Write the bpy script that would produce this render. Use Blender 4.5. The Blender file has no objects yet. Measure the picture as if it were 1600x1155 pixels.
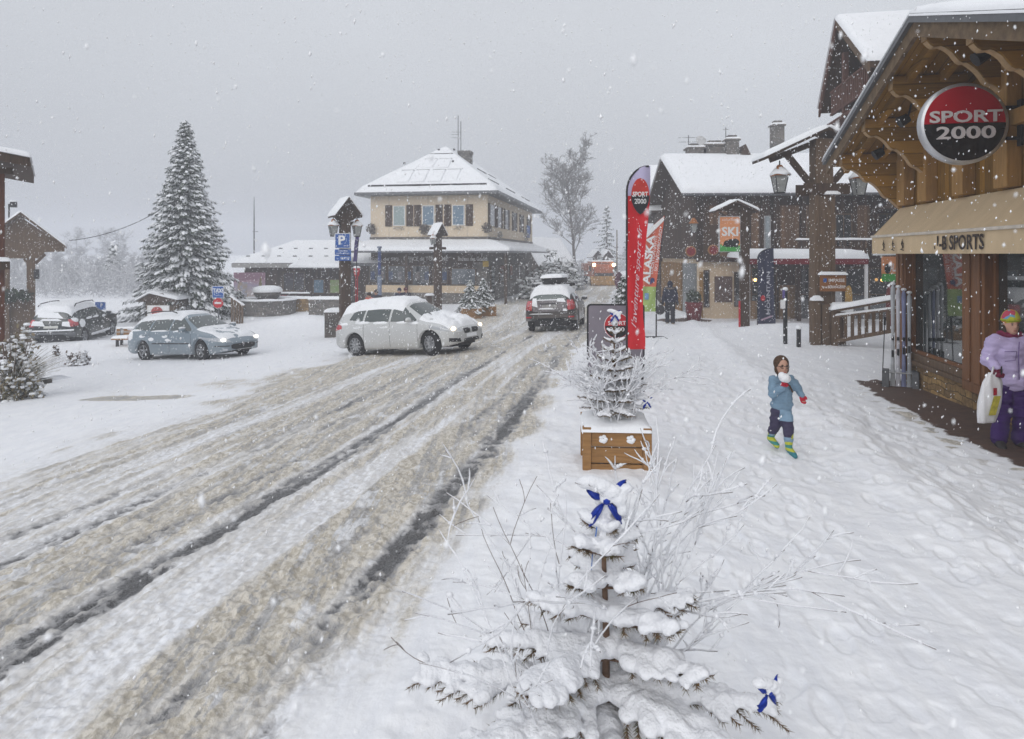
import bpy, bmesh, math, random
import numpy as np
from mathutils import Vector, Matrix
from mathutils.bvhtree import BVHTree
random.seed(7)
RNG = np.random.default_rng(7)
SC = bpy.context.scene
COL = SC.collection
R = math.radians
CAM_H = 2.05
FPX = 1067.0
HORIZON = 397.0
cam_d = bpy.data.cameras.new('camera')
cam = bpy.data.objects.new('camera', cam_d)
COL.objects.link(cam)
cam.location = (0, 0, CAM_H)
cam.rotation_euler = (R(90), 0, 0)
cam_d.sensor_width = 36.0
cam_d.sensor_fit = 'HORIZONTAL'
cam_d.lens = 36.0 * FPX / 1600.0
cam_d.shift_y = -(577.5 - HORIZON) / 1600.0
cam_d.clip_start = 0.05
cam_d.clip_end = 3000
SC.camera = cam
cam_d.dof.use_dof = True
cam_d.dof.focus_distance = 6.0
cam_d.dof.aperture_fstop = 5.6
world = bpy.data.worlds.new('World')
SC.world = world
world.use_nodes = True
nt = world.node_tree
nt.nodes.clear()
wout = nt.nodes.new('ShaderNodeOutputWorld')
bg = nt.nodes.new('ShaderNodeBackground')
sky = nt.nodes.new('ShaderNodeTexSky')
sky.sky_type = 'NISHITA'
sky.sun_disc = False
sky.sun_elevation = R(32)
sky.sun_rotation = R(200)
sky.dust_density = 6.0
sky.air_density = 1.5
hsv = nt.nodes.new('ShaderNodeHueSaturation')
hsv.inputs['Saturation'].default_value = 0.10
nt.links.new(sky.outputs[0], hsv.inputs['Color'])
bg.inputs['Strength'].default_value = 0.05
nt.links.new(hsv.outputs[0], bg.inputs[0])
tc = nt.nodes.new('ShaderNodeTexCoord')
sep = nt.nodes.new('ShaderNodeSeparateXYZ')
nt.links.new(tc.outputs['Generated'], sep.inputs[0])
rmp = nt.nodes.new('ShaderNodeValToRGB')
nt.links.new(sep.outputs['Z'], rmp.inputs[0])
cr = rmp.color_ramp
cr.elements[0].position = 0.0
cr.elements[0].color = (0.42, 0.445, 0.495, 1)
cr.elements[1].position = 1.0
cr.elements[1].color = (0.66, 0.68, 0.73, 1)
e = cr.elements.new(0.30)
e.color = (0.53, 0.557, 0.605, 1)
cn = nt.nodes.new('ShaderNodeTexNoise')
cn.inputs['Scale'].default_value = 2.2
cn.inputs['Detail'].default_value = 3
nt.links.new(tc.outputs['Generated'], cn.inputs['Vector'])
cm = nt.nodes.new('ShaderNodeMapRange')
cm.inputs['From Min'].default_value = 0.3
cm.inputs['From Max'].default_value = 0.7
cm.inputs['To Min'].default_value = 0.94
cm.inputs['To Max'].default_value = 1.05
nt.links.new(cn.outputs[0], cm.inputs['Value'])
bg2 = nt.nodes.new('ShaderNodeBackground')
nt.links.new(rmp.outputs[0], bg2.inputs[0])
nt.links.new(cm.outputs[0], bg2.inputs[1])
add = nt.nodes.new('ShaderNodeAddShader')
nt.links.new(bg.outputs[0], add.inputs[0])
nt.links.new(bg2.outputs[0], add.inputs[1])
nt.links.new(add.outputs[0], wout.inputs['Surface'])
sun_d = bpy.data.lights.new('sun', 'SUN')
sun_d.energy = 0.5
sun_d.angle = R(75)
sun_d.color = (1.0, 0.985, 0.96)
sun = bpy.data.objects.new('sun', sun_d)
COL.objects.link(sun)
sun.rotation_euler = (R(48), 0, R(-35))
vs = SC.view_settings
vs.view_transform = 'Standard'
vs.look = 'None'
vs.exposure = -0.14
vs.gamma = 1.0
SC.render.engine = 'CYCLES'
cy = SC.cycles
cy.max_bounces = 8
cy.diffuse_bounces = 4
cy.glossy_bounces = 3
cy.transmission_bounces = 5
cy.transparent_max_bounces = 12
cy.volume_bounces = 1
cy.volume_step_rate = 4
cy.caustics_reflective = False
cy.caustics_refractive = False
cy.use_denoising = True
def _hash(ix, iy, seed):
 h = (ix.astype(np.int64) * 374761393 + iy.astype(np.int64) * 668265263 + seed * 974711) & 0xffffffff
 h = ((h ^ (h >> 13)) * 1274126177) & 0xffffffff
 h = (h ^ (h >> 16)) & 0xffffffff
 return h.astype(np.float64) / 4294967295.0
def vnoise(x, y, seed=0):
 x = np.asarray(x, float); y = np.asarray(y, float)
 ix = np.floor(x); iy = np.floor(y)
 fx = x - ix; fy = y - iy
 fx = fx * fx * (3 - 2 * fx); fy = fy * fy * (3 - 2 * fy)
 a = _hash(ix, iy, seed); b = _hash(ix + 1, iy, seed)
 c = _hash(ix, iy + 1, seed); d = _hash(ix + 1, iy + 1, seed)
 return (a * (1 - fx) + b * fx) * (1 - fy) + (c * (1 - fx) + d * fx) * fy
def fbm(x, y, oct=4, seed=0, gain=0.5):
 s = 0; a = 1; t = 0
 for i in range(oct):
  s = s + a * vnoise(x * 2 ** i + 17.3 * i, y * 2 ** i - 9.1 * i, seed + i)
  t += a; a *= gain
 return s / t
def sst(a, b, x):
 t = np.clip((x - a) / (b - a), 0, 1)
 return t * t * (3 - 2 * t)
SL = 0.172                                   # the street runs along (SL, 1)
SN = math.hypot(1, SL)
YAW = -math.atan(SL)                         # rotation that turns +Y along the street
_YB = [-50, 0, 28, 45, 70, 150, 400]
_ZB = [1.45, 0, -0.81, -0.93, -1.17, -1.6, -3.0]
def zbase(X, Y):
 X = np.asarray(X, float); Y = np.asarray(Y, float)
 z = np.interp(Y, _YB, _ZB)
 c = X - SL * Y
 d = sst(0, 1, (-1.5 - c) / 8.5); d2 = sst(0, 1, (-9 - c) / 9.0)
 fade = np.clip((46 - Y) / 18.0, 0.35, 1)
 return z - (0.45 * d + 0.38 * d2) * fade
def zg(X, Y):
 return float(zbase(X, Y))
def G(px, py):
 """The point on the ground that a direction of view meets."""
 dx = (px - 800) / FPX; dz = -(py - HORIZON) / FPX
 lo, hi = 0.5, 600.0
 Y = lo
 while Y < hi:
  if CAM_H + dz * Y < zg(dx * Y, Y):
   break
  Y *= 1.02
 a, b = Y / 1.02, Y
 for _ in range(30):
  m = (a + b) / 2
  if CAM_H + dz * m < zg(dx * m, m): b = m
  else: a = m
 return Vector((dx * a, a, zg(dx * a, a)))
def P(px, py, Y):
 return Vector(((px - 800) / FPX * Y, Y, CAM_H - (py - HORIZON) / FPX * Y))
def GY(px, Y):
 X = (px - 800) / FPX * Y
 return Vector((X, Y, zg(X, Y)))
MATS = {}
def _new(name):
 m = bpy.data.materials.new(name)
 m.use_nodes = True
 n = m.node_tree
 b = n.nodes['Principled BSDF']
 return m, n, b
def mat(name, col, rough=0.7, var=0.12, scale=6.0, bump=0.0, bscale=None, metal=0.0, spec=0.25, stretch=None,
  col2=None, emit=None, estr=0.0, coat=0.0, detail=5):
 """A surface of one colour with uneven tone and relief."""
 if name in MATS: return MATS[name]
 m, n, b = _new(name)
 tcn = n.nodes.new('ShaderNodeTexCoord')
 mp = n.nodes.new('ShaderNodeMapping')
 n.links.new(tcn.outputs['Object'], mp.inputs[0])
 if stretch: mp.inputs['Scale'].default_value = stretch
 nz = n.nodes.new('ShaderNodeTexNoise')
 nz.inputs['Scale'].default_value = scale
 nz.inputs['Detail'].default_value = detail
 nz.inputs['Roughness'].default_value = 0.6
 n.links.new(mp.outputs[0], nz.inputs['Vector'])
 c2 = col2 if col2 else tuple(min(1, c * (1 - 2.2 * var)) for c in col)
 r = n.nodes.new('ShaderNodeValToRGB')
 r.color_ramp.elements[0].position = 0.33
 r.color_ramp.elements[1].position = 0.66
 r.color_ramp.elements[0].color = (*c2, 1)
 r.color_ramp.elements[1].color = (*col, 1)
 n.links.new(nz.outputs[0], r.inputs[0])
 n.links.new(r.outputs[0], b.inputs['Base Color'])
 b.inputs['Roughness'].default_value = rough
 b.inputs['Metallic'].default_value = metal
 b.inputs['Specular IOR Level'].default_value = spec
 b.inputs['Coat Weight'].default_value = coat
 if emit:
  b.inputs['Emission Color'].default_value = (*emit, 1)
  b.inputs['Emission Strength'].default_value = estr
 if bump:
  bp = n.nodes.new('ShaderNodeBump')
  bp.inputs['Strength'].default_value = min(1, bump)
  bp.inputs['Distance'].default_value = 0.02
  if bscale:
   nb = n.nodes.new('ShaderNodeTexNoise')
   nb.inputs['Scale'].default_value = bscale
   nb.inputs['Detail'].default_value = 4
   n.links.new(mp.outputs[0], nb.inputs['Vector'])
   n.links.new(nb.outputs[0], bp.inputs['Height'])
  else:
   n.links.new(nz.outputs[0], bp.inputs['Height'])
  n.links.new(bp.outputs[0], b.inputs['Normal'])
 MATS[name] = m
 return m
def mat_planks(name, col, axis='Z', width=0.14, var=0.25, rough=0.75, gap=0.5, dirt=None):
 """Boards: stripes across `axis` with a dark joint, grain along the board and a tone per board."""
 if name in MATS: return MATS[name]
 m, n, b = _new(name)
 tcn = n.nodes.new('ShaderNodeTexCoord')
 sp = n.nodes.new('ShaderNodeSeparateXYZ')
 n.links.new(tcn.outputs['Object'], sp.inputs[0])
 if axis == 'XY':
  ad = n.nodes.new('ShaderNodeMath'); ad.operation = 'ADD'
  n.links.new(sp.outputs['X'], ad.inputs[0]); n.links.new(sp.outputs['Y'], ad.inputs[1])
  src = ad.outputs[0]
 else:
  src = sp.outputs[axis]
 dv = n.nodes.new('ShaderNodeMath'); dv.operation = 'DIVIDE'
 n.links.new(src, dv.inputs[0]); dv.inputs[1].default_value = width
 fl = n.nodes.new('ShaderNodeMath'); fl.operation = 'FLOOR'
 n.links.new(dv.outputs[0], fl.inputs[0])
 fr = n.nodes.new('ShaderNodeMath'); fr.operation = 'FRACT'
 n.links.new(dv.outputs[0], fr.inputs[0])
 wn = n.nodes.new('ShaderNodeTexWhiteNoise'); wn.noise_dimensions = '1D'
 n.links.new(fl.outputs[0], wn.inputs['W'])
 nz = n.nodes.new('ShaderNodeTexNoise'); nz.inputs['Scale'].default_value = 7
 nz.inputs['Detail'].default_value = 6
 mp = n.nodes.new('ShaderNodeMapping')
 st = {'Z': (0.6, 0.6, 8), 'X': (8, 8, 0.6), 'Y': (8, 8, 0.6), 'XY': (8, 8, 0.6)}[axis]
 mp.inputs['Scale'].default_value = st
 n.links.new(tcn.outputs['Object'], mp.inputs[0]); n.links.new(mp.outputs[0], nz.inputs['Vector'])
 mx = n.nodes.new('ShaderNodeMath'); mx.operation = 'MULTIPLY_ADD'
 n.links.new(wn.outputs[0], mx.inputs[0]); mx.inputs[1].default_value = 0.6
 sc = n.nodes.new('ShaderNodeMath'); sc.operation = 'MULTIPLY'; sc.inputs[1].default_value = 0.7
 n.links.new(nz.outputs[0], sc.inputs[0]); n.links.new(sc.outputs[0], mx.inputs[2])
 r = n.nodes.new('ShaderNodeValToRGB')
 r.color_ramp.elements[0].position = 0.2; r.color_ramp.elements[1].position = 0.95
 r.color_ramp.elements[0].color = (*[c * (1 - 2 * var) for c in col], 1)
 r.color_ramp.elements[1].color = (*[min(1, c * (1 + var)) for c in col], 1)
 n.links.new(mx.outputs[0], r.inputs[0])
 pp = n.nodes.new('ShaderNodeMath'); pp.operation = 'PINGPONG'; pp.inputs[1].default_value = 0.5
 n.links.new(fr.outputs[0], pp.inputs[0])
 mr = n.nodes.new('ShaderNodeMapRange'); mr.inputs['From Max'].default_value = 0.07
 mr.inputs['To Min'].default_value = 1 - gap
 n.links.new(pp.outputs[0], mr.inputs['Value'])
 ml = n.nodes.new('ShaderNodeMix'); ml.data_type = 'RGBA'; ml.blend_type = 'MULTIPLY'; ml.inputs[0].default_value = 1
 n.links.new(r.outputs[0], ml.inputs[6]); n.links.new(mr.outputs[0], ml.inputs[7])
 n.links.new(ml.outputs[2], b.inputs['Base Color'])
 b.inputs['Roughness'].default_value = rough; b.inputs['Specular IOR Level'].default_value = 0.2
 bp = n.nodes.new('ShaderNodeBump'); bp.inputs['Strength'].default_value = 0.5; bp.inputs['Distance'].default_value = 0.01
 n.links.new(mr.outputs[0], bp.inputs['Height']); n.links.new(bp.outputs[0], b.inputs['Normal'])
 MATS[name] = m
 return m
def mat_stone(name, col, col2, scale=4.0, mortar=(0.3, 0.27, 0.22), rough=0.85):
 """Roughly coursed stone with mortar joints."""
 if name in MATS: return MATS[name]
 m, n, b = _new(name)
 tcn = n.nodes.new('ShaderNodeTexCoord'); sp = n.nodes.new('ShaderNodeSeparateXYZ'); n.links.new(tcn.outputs['Object'], sp.inputs[0])
 ad = n.nodes.new('ShaderNodeMath'); n.links.new(sp.outputs['X'], ad.inputs[0]); n.links.new(sp.outputs['Y'], ad.inputs[1])
 cb = n.nodes.new('ShaderNodeCombineXYZ'); n.links.new(ad.outputs[0], cb.inputs[0]); n.links.new(sp.outputs['Z'], cb.inputs[1])
 wz = n.nodes.new('ShaderNodeTexNoise'); wz.inputs['Scale'].default_value = 2.6; wz.inputs['Detail'].default_value = 4
 n.links.new(tcn.outputs['Object'], wz.inputs['Vector'])
 wm = n.nodes.new('ShaderNodeMix'); wm.data_type = 'RGBA'; wm.blend_type = 'ADD'; wm.inputs[0].default_value = 0.22
 n.links.new(cb.outputs[0], wm.inputs[6]); n.links.new(wz.outputs[1], wm.inputs[7])
 br = n.nodes.new('ShaderNodeTexBrick'); br.inputs['Scale'].default_value = scale
 br.inputs['Color1'].default_value = (0, 0, 0, 1); br.inputs['Color2'].default_value = (1, 1, 1, 1); br.inputs['Mortar'].default_value = (.5, .5, .5, 1)
 br.inputs['Mortar Size'].default_value = 0.022; br.inputs['Mortar Smooth'].default_value = .3; br.inputs['Brick Width'].default_value = 1.0; br.inputs['Row Height'].default_value = .36
 br.squash = .55; br.squash_frequency = 3; br.offset = .37; br.inputs['Bias'].default_value = 0.0
 n.links.new(wm.outputs[2], br.inputs['Vector'])
 r = n.nodes.new('ShaderNodeMix'); r.data_type = 'RGBA'; r.inputs[6].default_value = (*col, 1); r.inputs[7].default_value = (*col2, 1)
 n.links.new(br.outputs['Color'], r.inputs[0])
 nz = n.nodes.new('ShaderNodeTexNoise'); nz.inputs['Scale'].default_value = 14; nz.inputs['Detail'].default_value = 6
 n.links.new(tcn.outputs['Object'], nz.inputs['Vector'])
 mr2 = n.nodes.new('ShaderNodeMapRange'); mr2.inputs['To Min'].default_value = 0.35; mr2.inputs['To Max'].default_value = 1.6
 n.links.new(nz.outputs[0], mr2.inputs['Value'])
 m1 = n.nodes.new('ShaderNodeMix'); m1.data_type = 'RGBA'; m1.blend_type = 'MULTIPLY'; m1.inputs[0].default_value = 1
 n.links.new(r.outputs[2], m1.inputs[6]); n.links.new(mr2.outputs[0], m1.inputs[7])
 m2 = n.nodes.new('ShaderNodeMix'); m2.data_type = 'RGBA'; m2.inputs[7].default_value = (*mortar, 1)
 n.links.new(br.outputs['Fac'], m2.inputs[0]); n.links.new(m1.outputs[2], m2.inputs[6])
 n.links.new(m2.outputs[2], b.inputs['Base Color'])
 b.inputs['Roughness'].default_value = rough; b.inputs['Specular IOR Level'].default_value = 0.2
 bp = n.nodes.new('ShaderNodeBump'); bp.inputs['Strength'].default_value = 0.9; bp.inputs['Distance'].default_value = 0.025; bp.invert = True
 hh = n.nodes.new('ShaderNodeMath'); hh.operation = 'SUBTRACT'; n.links.new(br.outputs['Fac'], hh.inputs[0]); n.links.new(nz.outputs[0], hh.inputs[1])
 n.links.new(hh.outputs[0], bp.inputs['Height']); n.links.new(bp.outputs[0], b.inputs['Normal'])
 MATS[name] = m
 return m
def mat_snow(name='snow', col=(0.86, 0.875, 0.90), bscale=30, bump=0.35):
 if name in MATS: return MATS[name]
 m = mat(name, col, rough=0.75, var=0.02, scale=3, bump=bump, bscale=bscale, spec=0.25)
 return m
SNOW = mat_snow()
SNOW_FINE = mat_snow('rime', (0.84, 0.85, 0.88), 90, 0.5)
def mat_glass(name, tint=(0.02, 0.025, 0.03), refl=0.35, through=0.0, rough=0.03):
 """Window glass: mirror-like at grazing angles, lets part of the light through."""
 if name in MATS: return MATS[name]
 m, n, b = _new(name)
 b.inputs['Base Color'].default_value = (*tint, 1)
 b.inputs['Roughness'].default_value = rough
 b.inputs['Specular IOR Level'].default_value = 0.8
 b.inputs['IOR'].default_value = 1.6
 b.inputs['Coat Weight'].default_value = refl
 b.inputs['Coat Roughness'].default_value = 0.02
 b.inputs['Coat IOR'].default_value = 2.2
 if through:
  tr = n.nodes.new('ShaderNodeBsdfTransparent'); tr.inputs[0].default_value = (0.85, 0.9, 0.9, 1)
  mx = n.nodes.new('ShaderNodeMixShader')
  fn = n.nodes.new('ShaderNodeFresnel'); fn.inputs['IOR'].default_value = 1.9
  mr = n.nodes.new('ShaderNodeMapRange'); mr.inputs['To Min'].default_value = 1 - through; mr.inputs['To Max'].default_value = 1
  n.links.new(fn.outputs[0], mr.inputs['Value']); n.links.new(mr.outputs[0], mx.inputs[0])
  n.links.new(tr.outputs[0], mx.inputs[1]); n.links.new(b.outputs[0], mx.inputs[2])
  n.links.new(mx.outputs[0], n.nodes['Material Output'].inputs['Surface'])
 MATS[name] = m
 return m
def tag(o, label=None, cat=None, group=None, kind=None):
 if label: o['label'] = label
 if cat: o['category'] = cat
 if group: o['group'] = group
 if kind: o['kind'] = kind
 return o
def thing(name, label, cat, loc=(0, 0, 0), rz=0.0, group=None):
 o = bpy.data.objects.new(name, None)
 COL.objects.link(o)
 o.empty_display_size = 0.2
 o.location = loc
 o.rotation_euler = (0, 0, rz)
 return tag(o, label, cat, group)
def copy_tree(o, parent=None):
 kids = [k for k in bpy.data.objects if k.parent == o]
 c = o.copy()
 COL.objects.link(c)
 if parent is not None: c.parent = parent
 for k in kids: copy_tree(k, c)
 return c
def from_mesh(name, me, m, parent=None, smooth=False):
 me.materials.clear()
 me.materials.append(m)
 if smooth:
  me.polygons.foreach_set('use_smooth', [True] * len(me.polygons))
 o = bpy.data.objects.new(name, me)
 COL.objects.link(o)
 if parent is not None: o.parent = parent
 return o
class MB:
 """Collects shapes and links them as ONE mesh object."""
 def __init__(s, M=None):
  s.v = []; s.f = []; s.M = M
 def _t(s, p):
  p = Vector(p)
  return tuple(s.M @ p) if s.M is not None else tuple(p)
 def add(s, vs_, fs_):
  k = len(s.v)
  s.v += [s._t(p) for p in vs_]
  s.f += [tuple(i + k for i in f) for f in fs_]
  return s
 def box(s, lo, hi):
  x0, y0, z0 = lo; x1, y1, z1 = hi
  if x0 > x1: x0, x1 = x1, x0
  if y0 > y1: y0, y1 = y1, y0
  if z0 > z1: z0, z1 = z1, z0
  return s.add([(x0, y0, z0), (x1, y0, z0), (x1, y1, z0), (x0, y1, z0), (x0, y0, z1), (x1, y0, z1), (x1, y1, z1), (x0, y1, z1)],
      [(0, 3, 2, 1), (4, 5, 6, 7), (0, 1, 5, 4), (1, 2, 6, 5), (2, 3, 7, 6), (3, 0, 4, 7)])
 def cbox(s, c, size):
  return s.box([c[i] - size[i] / 2 for i in range(3)], [c[i] + size[i] / 2 for i in range(3)])
 def beam(s, p0, p1, w, h, up=(0, 0, 1)):
  """A rectangular bar from p0 to p1."""
  p0 = Vector(p0); p1 = Vector(p1); d = (p1 - p0).normalized(); up = Vector(up)
  if abs(d.dot(up)) > 0.99: up = Vector((0, 1, 0))
  a = d.cross(up).normalized() * (w / 2); b_ = a.cross(d).normalized() * (h / 2)
  vs_ = [p0 - a - b_, p0 + a - b_, p0 + a + b_, p0 - a + b_, p1 - a - b_, p1 + a - b_, p1 + a + b_, p1 - a + b_]
  return s.add(vs_, [(0, 1, 2, 3), (4, 7, 6, 5), (0, 4, 5, 1), (1, 5, 6, 2), (2, 6, 7, 3), (3, 7, 4, 0)])
 def tube(s, pts, rad, n=6, cap=True):
  """A round bar through points, with a radius each."""
  pts = [Vector(p) for p in pts]
  if not hasattr(rad, '__len__'): rad = [rad] * len(pts)
  rings = []
  ref = Vector((0.31, 0.17, 0.93))
  vs_ = []
  for i, p in enumerate(pts):
   d = (pts[min(i + 1, len(pts) - 1)] - pts[max(i - 1, 0)])
   if d.length < 1e-9: d = Vector((0, 0, 1))
   d.normalize()
   a = d.cross(ref)
   if a.length < 1e-3: a = d.cross(Vector((1, 0, 0)))
   a.normalize(); b_ = d.cross(a)
   for k in range(n):
    t = 2 * math.pi * k / n
    vs_.append(p + (a * math.cos(t) + b_ * math.sin(t)) * rad[i])
  fs_ = []
  for i in range(len(pts) - 1):
   for k in range(n):
    k2 = (k + 1) % n
    fs_.append((i * n + k, i * n + k2, (i + 1) * n + k2, (i + 1) * n + k))
  if cap:
   fs_.append(tuple(range(n - 1, -1, -1)))
   fs_.append(tuple((len(pts) - 1) * n + k for k in range(n)))
  return s.add(vs_, fs_)
 def prism(s, poly, z0, z1, plane='XY'):
  """Extrudes a 2-D outline; plane XY -> along Z, XZ -> along Y, YZ -> along X."""
  n = len(poly)
  def mk(a, b_, h):
   return {'XY': (a, b_, h), 'XZ': (a, h, b_), 'YZ': (h, a, b_)}[plane]
  vs_ = [mk(a, b_, z0) for a, b_ in poly] + [mk(a, b_, z1) for a, b_ in poly]
  fs_ = [tuple(range(n - 1, -1, -1)), tuple(range(n, 2 * n))]
  for i in range(n):
   j = (i + 1) % n
   fs_.append((i, j, n + j, n + i))
  return s.add(vs_, fs_)
 def lathe(s, prof, c=(0, 0, 0), n=24, axis='Z'):
  """Revolves (radius, height) pairs."""
  vs_ = []; fs_ = []
  m = len(prof)
  for k in range(n):
   t = 2 * math.pi * k / n
   for r_, h in prof:
    x = r_ * math.cos(t); y = r_ * math.sin(t)
    p = {'Z': (x, y, h), 'Y': (x, h, y), 'X': (h, x, y)}[axis]
    vs_.append((p[0] + c[0], p[1] + c[1], p[2] + c[2]))
  for k in range(n):
   k2 = (k + 1) % n
   for i in range(m - 1):
    fs_.append((k * m + i, k2 * m + i, k2 * m + i + 1, k * m + i + 1))
  return s.add(vs_, fs_)
 def ball(s, c, r, seg=10, ring=7, rot=None):
  if not hasattr(r, '__len__'): r = (r, r, r)
  vs_ = []; fs_ = []
  Mx = rot
  for i in range(ring + 1):
   ph = math.pi * i / ring
   for k in range(seg):
    t = 2 * math.pi * k / seg
    p = Vector((r[0] * math.sin(ph) * math.cos(t), r[1] * math.sin(ph) * math.sin(t), r[2] * math.cos(ph)))
    if Mx is not None: p = Mx @ p
    vs_.append((p[0] + c[0], p[1] + c[1], p[2] + c[2]))
  for i in range(ring):
   for k in range(seg):
    k2 = (k + 1) % seg
    fs_.append((i * seg + k, (i + 1) * seg + k, (i + 1) * seg + k2, i * seg + k2))
  return s.add(vs_, fs_)
 def grid(s, pts):
  """pts[i][j] -> a sheet of quads."""
  ni = len(pts); nj = len(pts[0])
  vs_ = [p for row in pts for p in row]
  fs_ = [(i * nj + j, i * nj + j + 1, (i + 1) * nj + j + 1, (i + 1) * nj + j) for i in range(ni - 1) for j in range(nj - 1)]
  return s.add(vs_, fs_)
 def mesh(s, name, clean=True):
  me = bpy.data.meshes.new(name)
  me.from_pydata(s.v, [], s.f)
  if clean:
   bm = bmesh.new(); bm.from_mesh(me)
   bmesh.ops.remove_doubles(bm, verts=bm.verts, dist=1e-5)
   bmesh.ops.recalc_face_normals(bm, faces=bm.faces)
   bm.to_mesh(me); bm.free()
  return me
 def build(s, name, m, parent=None, smooth=False, bevel=0.0, clean=True):
  me = s.mesh(name, clean)
  o = from_mesh(name, me, m, parent, smooth)
  if bevel:
   md = o.modifiers.new('bevel', 'BEVEL'); md.width = bevel; md.segments = 2; md.limit_method = 'ANGLE'
  return o
def baked(o, name='m'):
 """Mesh data of an object with its modifiers applied."""
 dg = bpy.context.evaluated_depsgraph_get()
 dg.update()
 return bpy.data.meshes.new_from_object(o.evaluated_get(dg))
def fuse(parts, voxel=0.01, smooth=3, factor=0.5):
 """One continuous skin round capsules ('c', p0, r0, p1, r1) and ellipsoids ('e', c, (rx, ry, rz)[, rot])."""
 b = MB()
 for q in parts:
  if q[0] == 'c':
   p0, r0, p1, r1 = Vector(q[1]), q[2], Vector(q[3]), q[4]
   b.ball(p0, r0, 12, 8); b.ball(p1, r1, 12, 8)
   if (p1 - p0).length > 1e-4: b.tube([p0, p1], [r0, r1], 12)
  else:
   b.ball(q[1], q[2], 14, 10, q[3] if len(q) > 3 else None)
 me = b.mesh('tmp', True)
 o = bpy.data.objects.new('tmp', me); COL.objects.link(o)
 md = o.modifiers.new('r', 'REMESH'); md.mode = 'VOXEL'; md.voxel_size = voxel; md.adaptivity = 0
 if smooth:
  sm = o.modifiers.new('s', 'SMOOTH'); sm.iterations = smooth; sm.factor = factor
 out = baked(o)
 bpy.data.objects.remove(o); bpy.data.meshes.remove(me)
 return out
def text_mesh(body, size=1.0, extrude=0.004, align='CENTER', bold=0.0, shear=0.0, spacing=1.0, xscale=1.0):
 cu = bpy.data.curves.new('t', 'FONT')
 cu.body = body; cu.size = size; cu.extrude = extrude; cu.align_x = align; cu.align_y = 'CENTER'
 cu.offset = bold; cu.shear = shear; cu.space_character = spacing; cu.resolution_u = 3
 o = bpy.data.objects.new('t', cu); COL.objects.link(o)
 me = baked(o)
 bpy.data.objects.remove(o)
 if xscale != 1.0: me.transform(Matrix.Scale(xscale, 4, (1, 0, 0)))
 return me
def text_on(name, body, width, height, m, parent, origin, xdir, zdir, **kw):
 """Writing of a given width and height lying in the plane (xdir, zdir), centred on origin (parent's frame)."""
 me = text_mesh(body, **kw)
 co = np.empty(len(me.vertices) * 3); me.vertices.foreach_get('co', co); co = co.reshape(-1, 3)
 lo = co.min(0); hi = co.max(0)
 sx = width / max(1e-6, hi[0] - lo[0]); sy = height / max(1e-6, hi[1] - lo[1])
 cx, cyy = (lo[0] + hi[0]) / 2, (lo[1] + hi[1]) / 2
 xd = Vector(xdir).normalized(); zd = Vector(zdir).normalized(); nd = xd.cross(zd)
 Mx = Matrix(((xd.x * sx, zd.x * sy, nd.x, origin[0]), (xd.y * sx, zd.y * sy, nd.y, origin[1]), (xd.z * sx, zd.z * sy, nd.z, origin[2]), (0, 0, 0, 1)))
 me.transform(Matrix.Translation((0, 0, 0)) @ Mx @ Matrix.Translation((-cx, -cyy, 0)))
 return from_mesh(name, me, m, parent)
def slab_snow(b, quad, th, edge=0.05, n=14, seed=0, amp=0.25):
 """A pillow of snow on a flat quad (4 corners, in order): rounded at the rim, uneven on top."""
 q = [Vector(p) for p in quad]
 W_ = (q[1] - q[0]).length; H_ = (q[3] - q[0]).length
 nn = (q[1] - q[0]).cross(q[3] - q[0]).normalized()
 if nn.z < 0: nn = -nn
 nu = max(4, min(60, int(W_ / max(th, .06) / 1.2))); nv = max(4, min(40, int(H_ / max(th, .06) / 1.2)))
 us = np.concatenate([[0, .15 * th / W_, .6 * th / W_], np.linspace(1.4 * th / W_, 1 - 1.4 * th / W_, nu), [1 - .6 * th / W_, 1 - .15 * th / W_, 1]])
 vs_ = np.concatenate([[0, .15 * th / H_, .6 * th / H_], np.linspace(1.4 * th / H_, 1 - 1.4 * th / H_, nv), [1 - .6 * th / H_, 1 - .15 * th / H_, 1]])
 us = np.clip(us, 0, 1); vs_ = np.clip(vs_, 0, 1); us.sort(); vs_.sort()
 top = [];
 for u in us:
  row = []
  for v in vs_:
   p = q[0] * (1 - u) * (1 - v) + q[1] * u * (1 - v) + q[2] * u * v + q[3] * (1 - u) * v
   d = min(u * W_, (1 - u) * W_, v * H_, (1 - v) * H_) / (th * 1.2)
   d = max(0.0, min(1.0, d))
   h = math.sqrt(1 - (1 - d) ** 2)
   nz_ = float(fbm(p.x * 1.3 + seed, (p.y + p.z) * 1.3 + seed * 3.1, 3, 5))
   row.append(p + Vector((0, 0, 1)) * (th * h * (1 - amp + 2 * amp * nz_) - 0.006))
  top.append(row)
 b.grid(top)
 bot = [[q[0] - Vector((0, 0, .012)), q[3] - Vector((0, 0, .012))], [q[1] - Vector((0, 0, .012)), q[2] - Vector((0, 0, .012))]]
 b.grid(bot)
 return b
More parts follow.
